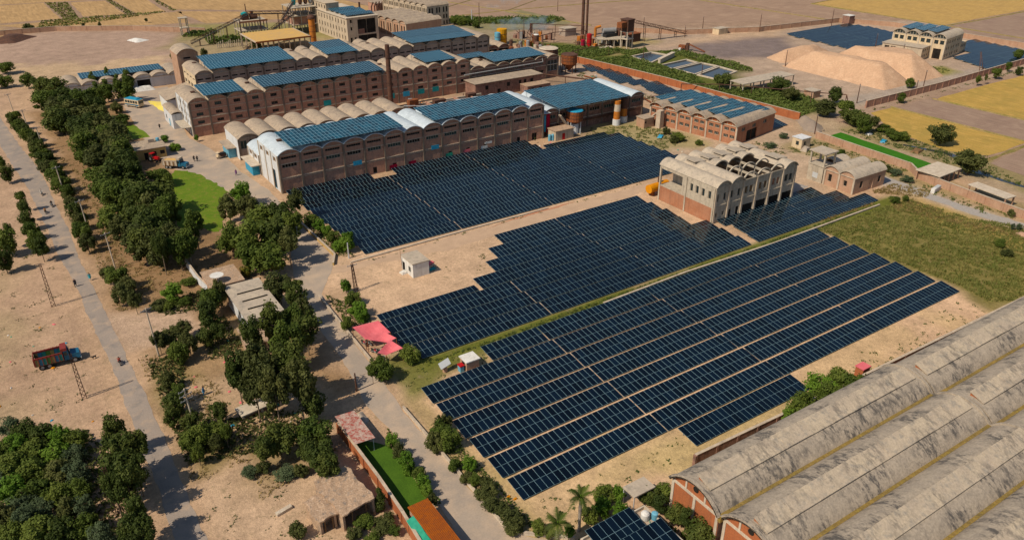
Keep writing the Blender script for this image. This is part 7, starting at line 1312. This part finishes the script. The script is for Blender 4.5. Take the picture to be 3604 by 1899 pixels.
scrap('red_tarpaulin', 'bright red tarpaulin on the ground near the small brick house', 162.0, 113.2, 'pink_cloth', 2.6, .9, .25, -.5); scrap('green_net', 'dark green net spread beside the concrete building', 158.6, 114.4, 'teal_sheet', 2.0, 2.2, .2); scrap('blue_plastic', 'blue plastic sheeting dumped before the orange brick works', 163.5, 166.4, 'sky_sheet', 2.8, 1.6, .5, .6); scrap('scrap_pile', 'mixed scrap pile beside the cream guard hut', 189.2, 134.4, 'rubble', 3.4, 2.0, 1.0, .3)
scrap('grey_sheeting', 'pale grey plastic sheeting by the lookout tower', 164.5, 121.6, 'light_metal', 3.2, 2.4, .3, .4); scrap('white_rags', 'white rags and plastic on the path bank beyond the crop', 217.5, 134, 'white_wall', 2.2, 1.5, .5); scrap('coloured_rags', 'teal and pink rags on the bank beside the crop plot', 215.0, 127, 'sky_sheet', 3.0, 1.6, .5, .3); scrap('mud_pile', 'brown straw pile on the stream bank', 214.4, 116, 'wood', 4, 2.4, .7, .2)
for i in range(3): tag(MB().box(0, 1.3, 0, .9, 0, 1.2).box(.05, 1.25, -.03, -.004, .15, 1.05).build('white_cabinet', 'light_metal' if i else 'white_wall', None, (190.0 + i * 1.35, 96.4 + i * .25, 0), R(8)), 'white metal cabinet in a row before the tan brick wall', 'cabinet', 'white cabinets')
for i in range(2): tag(MB().lathe([(.42, 0), (.45, .1), (.45, 1.7), (.3, 1.95)], 12).build('blue_drum', 'blue_paint', None, (134.2 + i * .95, 183.2 - i * .2, 0)), 'upright blue cylinder beside the plaster store steps', 'drum', 'blue cylinders')
for x, y, lb in ((43.0, 66.2, 'orange cloth bundle in the sandy strip below the bushes'), (43.5, 65.4, 'orange cloth bundle in the sandy strip below the bushes')): scrap('orange_bundle', lb, x, y, 'orange_paint', .5, .3, .25)['group'] = 'orange bundles'
tag(MB().box(0, 2.2, 0, .6, 0, .1 + .3).box(.1, .5, .1, .5, .4, .45).build('stone_bench', 'trim_light', None, (16.6, 79.6, 0), R(12)), 'pale stone bench beside the bush on the bare yard', 'bench')

# smoke over the pipe yard
sm = bpy.data.materials.new('smoke'); sm.use_nodes = True; n = sm.node_tree.nodes; l = sm.node_tree.links; n.remove(n['Principled BSDF'])
pv = n.new('ShaderNodeVolumePrincipled'); pv.inputs['Color'].default_value = (.62, .80, .92, 1); geo = n.new('ShaderNodeNewGeometry'); tx = n.new('ShaderNodeTexNoise'); tx.inputs['Scale'].default_value = .28; tx.inputs['Detail'].default_value = 4; l.new(geo.outputs['Position'], tx.inputs[0])
mr_ = n.new('ShaderNodeMapRange'); mr_.inputs[1].default_value = .42; mr_.inputs[2].default_value = .75; mr_.inputs[3].default_value = 0; mr_.inputs[4].default_value = .22; l.new(tx.outputs['Fac'], mr_.inputs[0]); l.new(mr_.outputs[0], pv.inputs['Density']); l.new(pv.outputs[0], n['Material Output'].inputs['Volume']); MATS['smoke'] = sm
def puff(label, p, q, r0, r1):
    mb = MB(); p, q = Vector(p), Vector(q); o0 = p.copy(); n_ = 8; pr = []
    d = (q - p); u = d.normalized(); a = u.cross(Vector((0, 0, 1))).normalized(); c = u.cross(a); k = 10; rings = []
    for i in range(n_ + 1):
        s = i / n_; rr = (r0 + (r1 - r0) * s) * math.sqrt(max(.02, 1 - (2 * s - 1) ** 4)); rings.append([d * s + (a * math.cos(6.283 * j / k) + c * math.sin(6.283 * j / k)) * rr * (1 + .25 * noise.noise(Vector((s * 4, j, r0)))) for j in range(k)])
    b0 = len(mb.v)
    for r_ in rings: mb.v += [tuple(x) for x in r_]
    for i in range(n_):
        for j in range(k): mb.f.append((i * k + j, i * k + (j + 1) % k, (i + 1) * k + (j + 1) % k, (i + 1) * k + j)); mb.m.append(0)
    mb.f.append(tuple(reversed(range(k)))); mb.f.append(tuple(n_ * k + j for j in range(k))); mb.m += [0, 0]
    return tag(mb.build('smoke_plume', 'smoke', None, p), label, 'smoke', kind='stuff')
puff('blue-white smoke drifting from the short flue', (209.6, 354, 7.2), (232, 342, 11.5), .5, 2.6); puff('thin bluish smoke lying over the pipe yard', (209, 338, 1.5), (236, 318, 3.5), 3.0, 4.5)
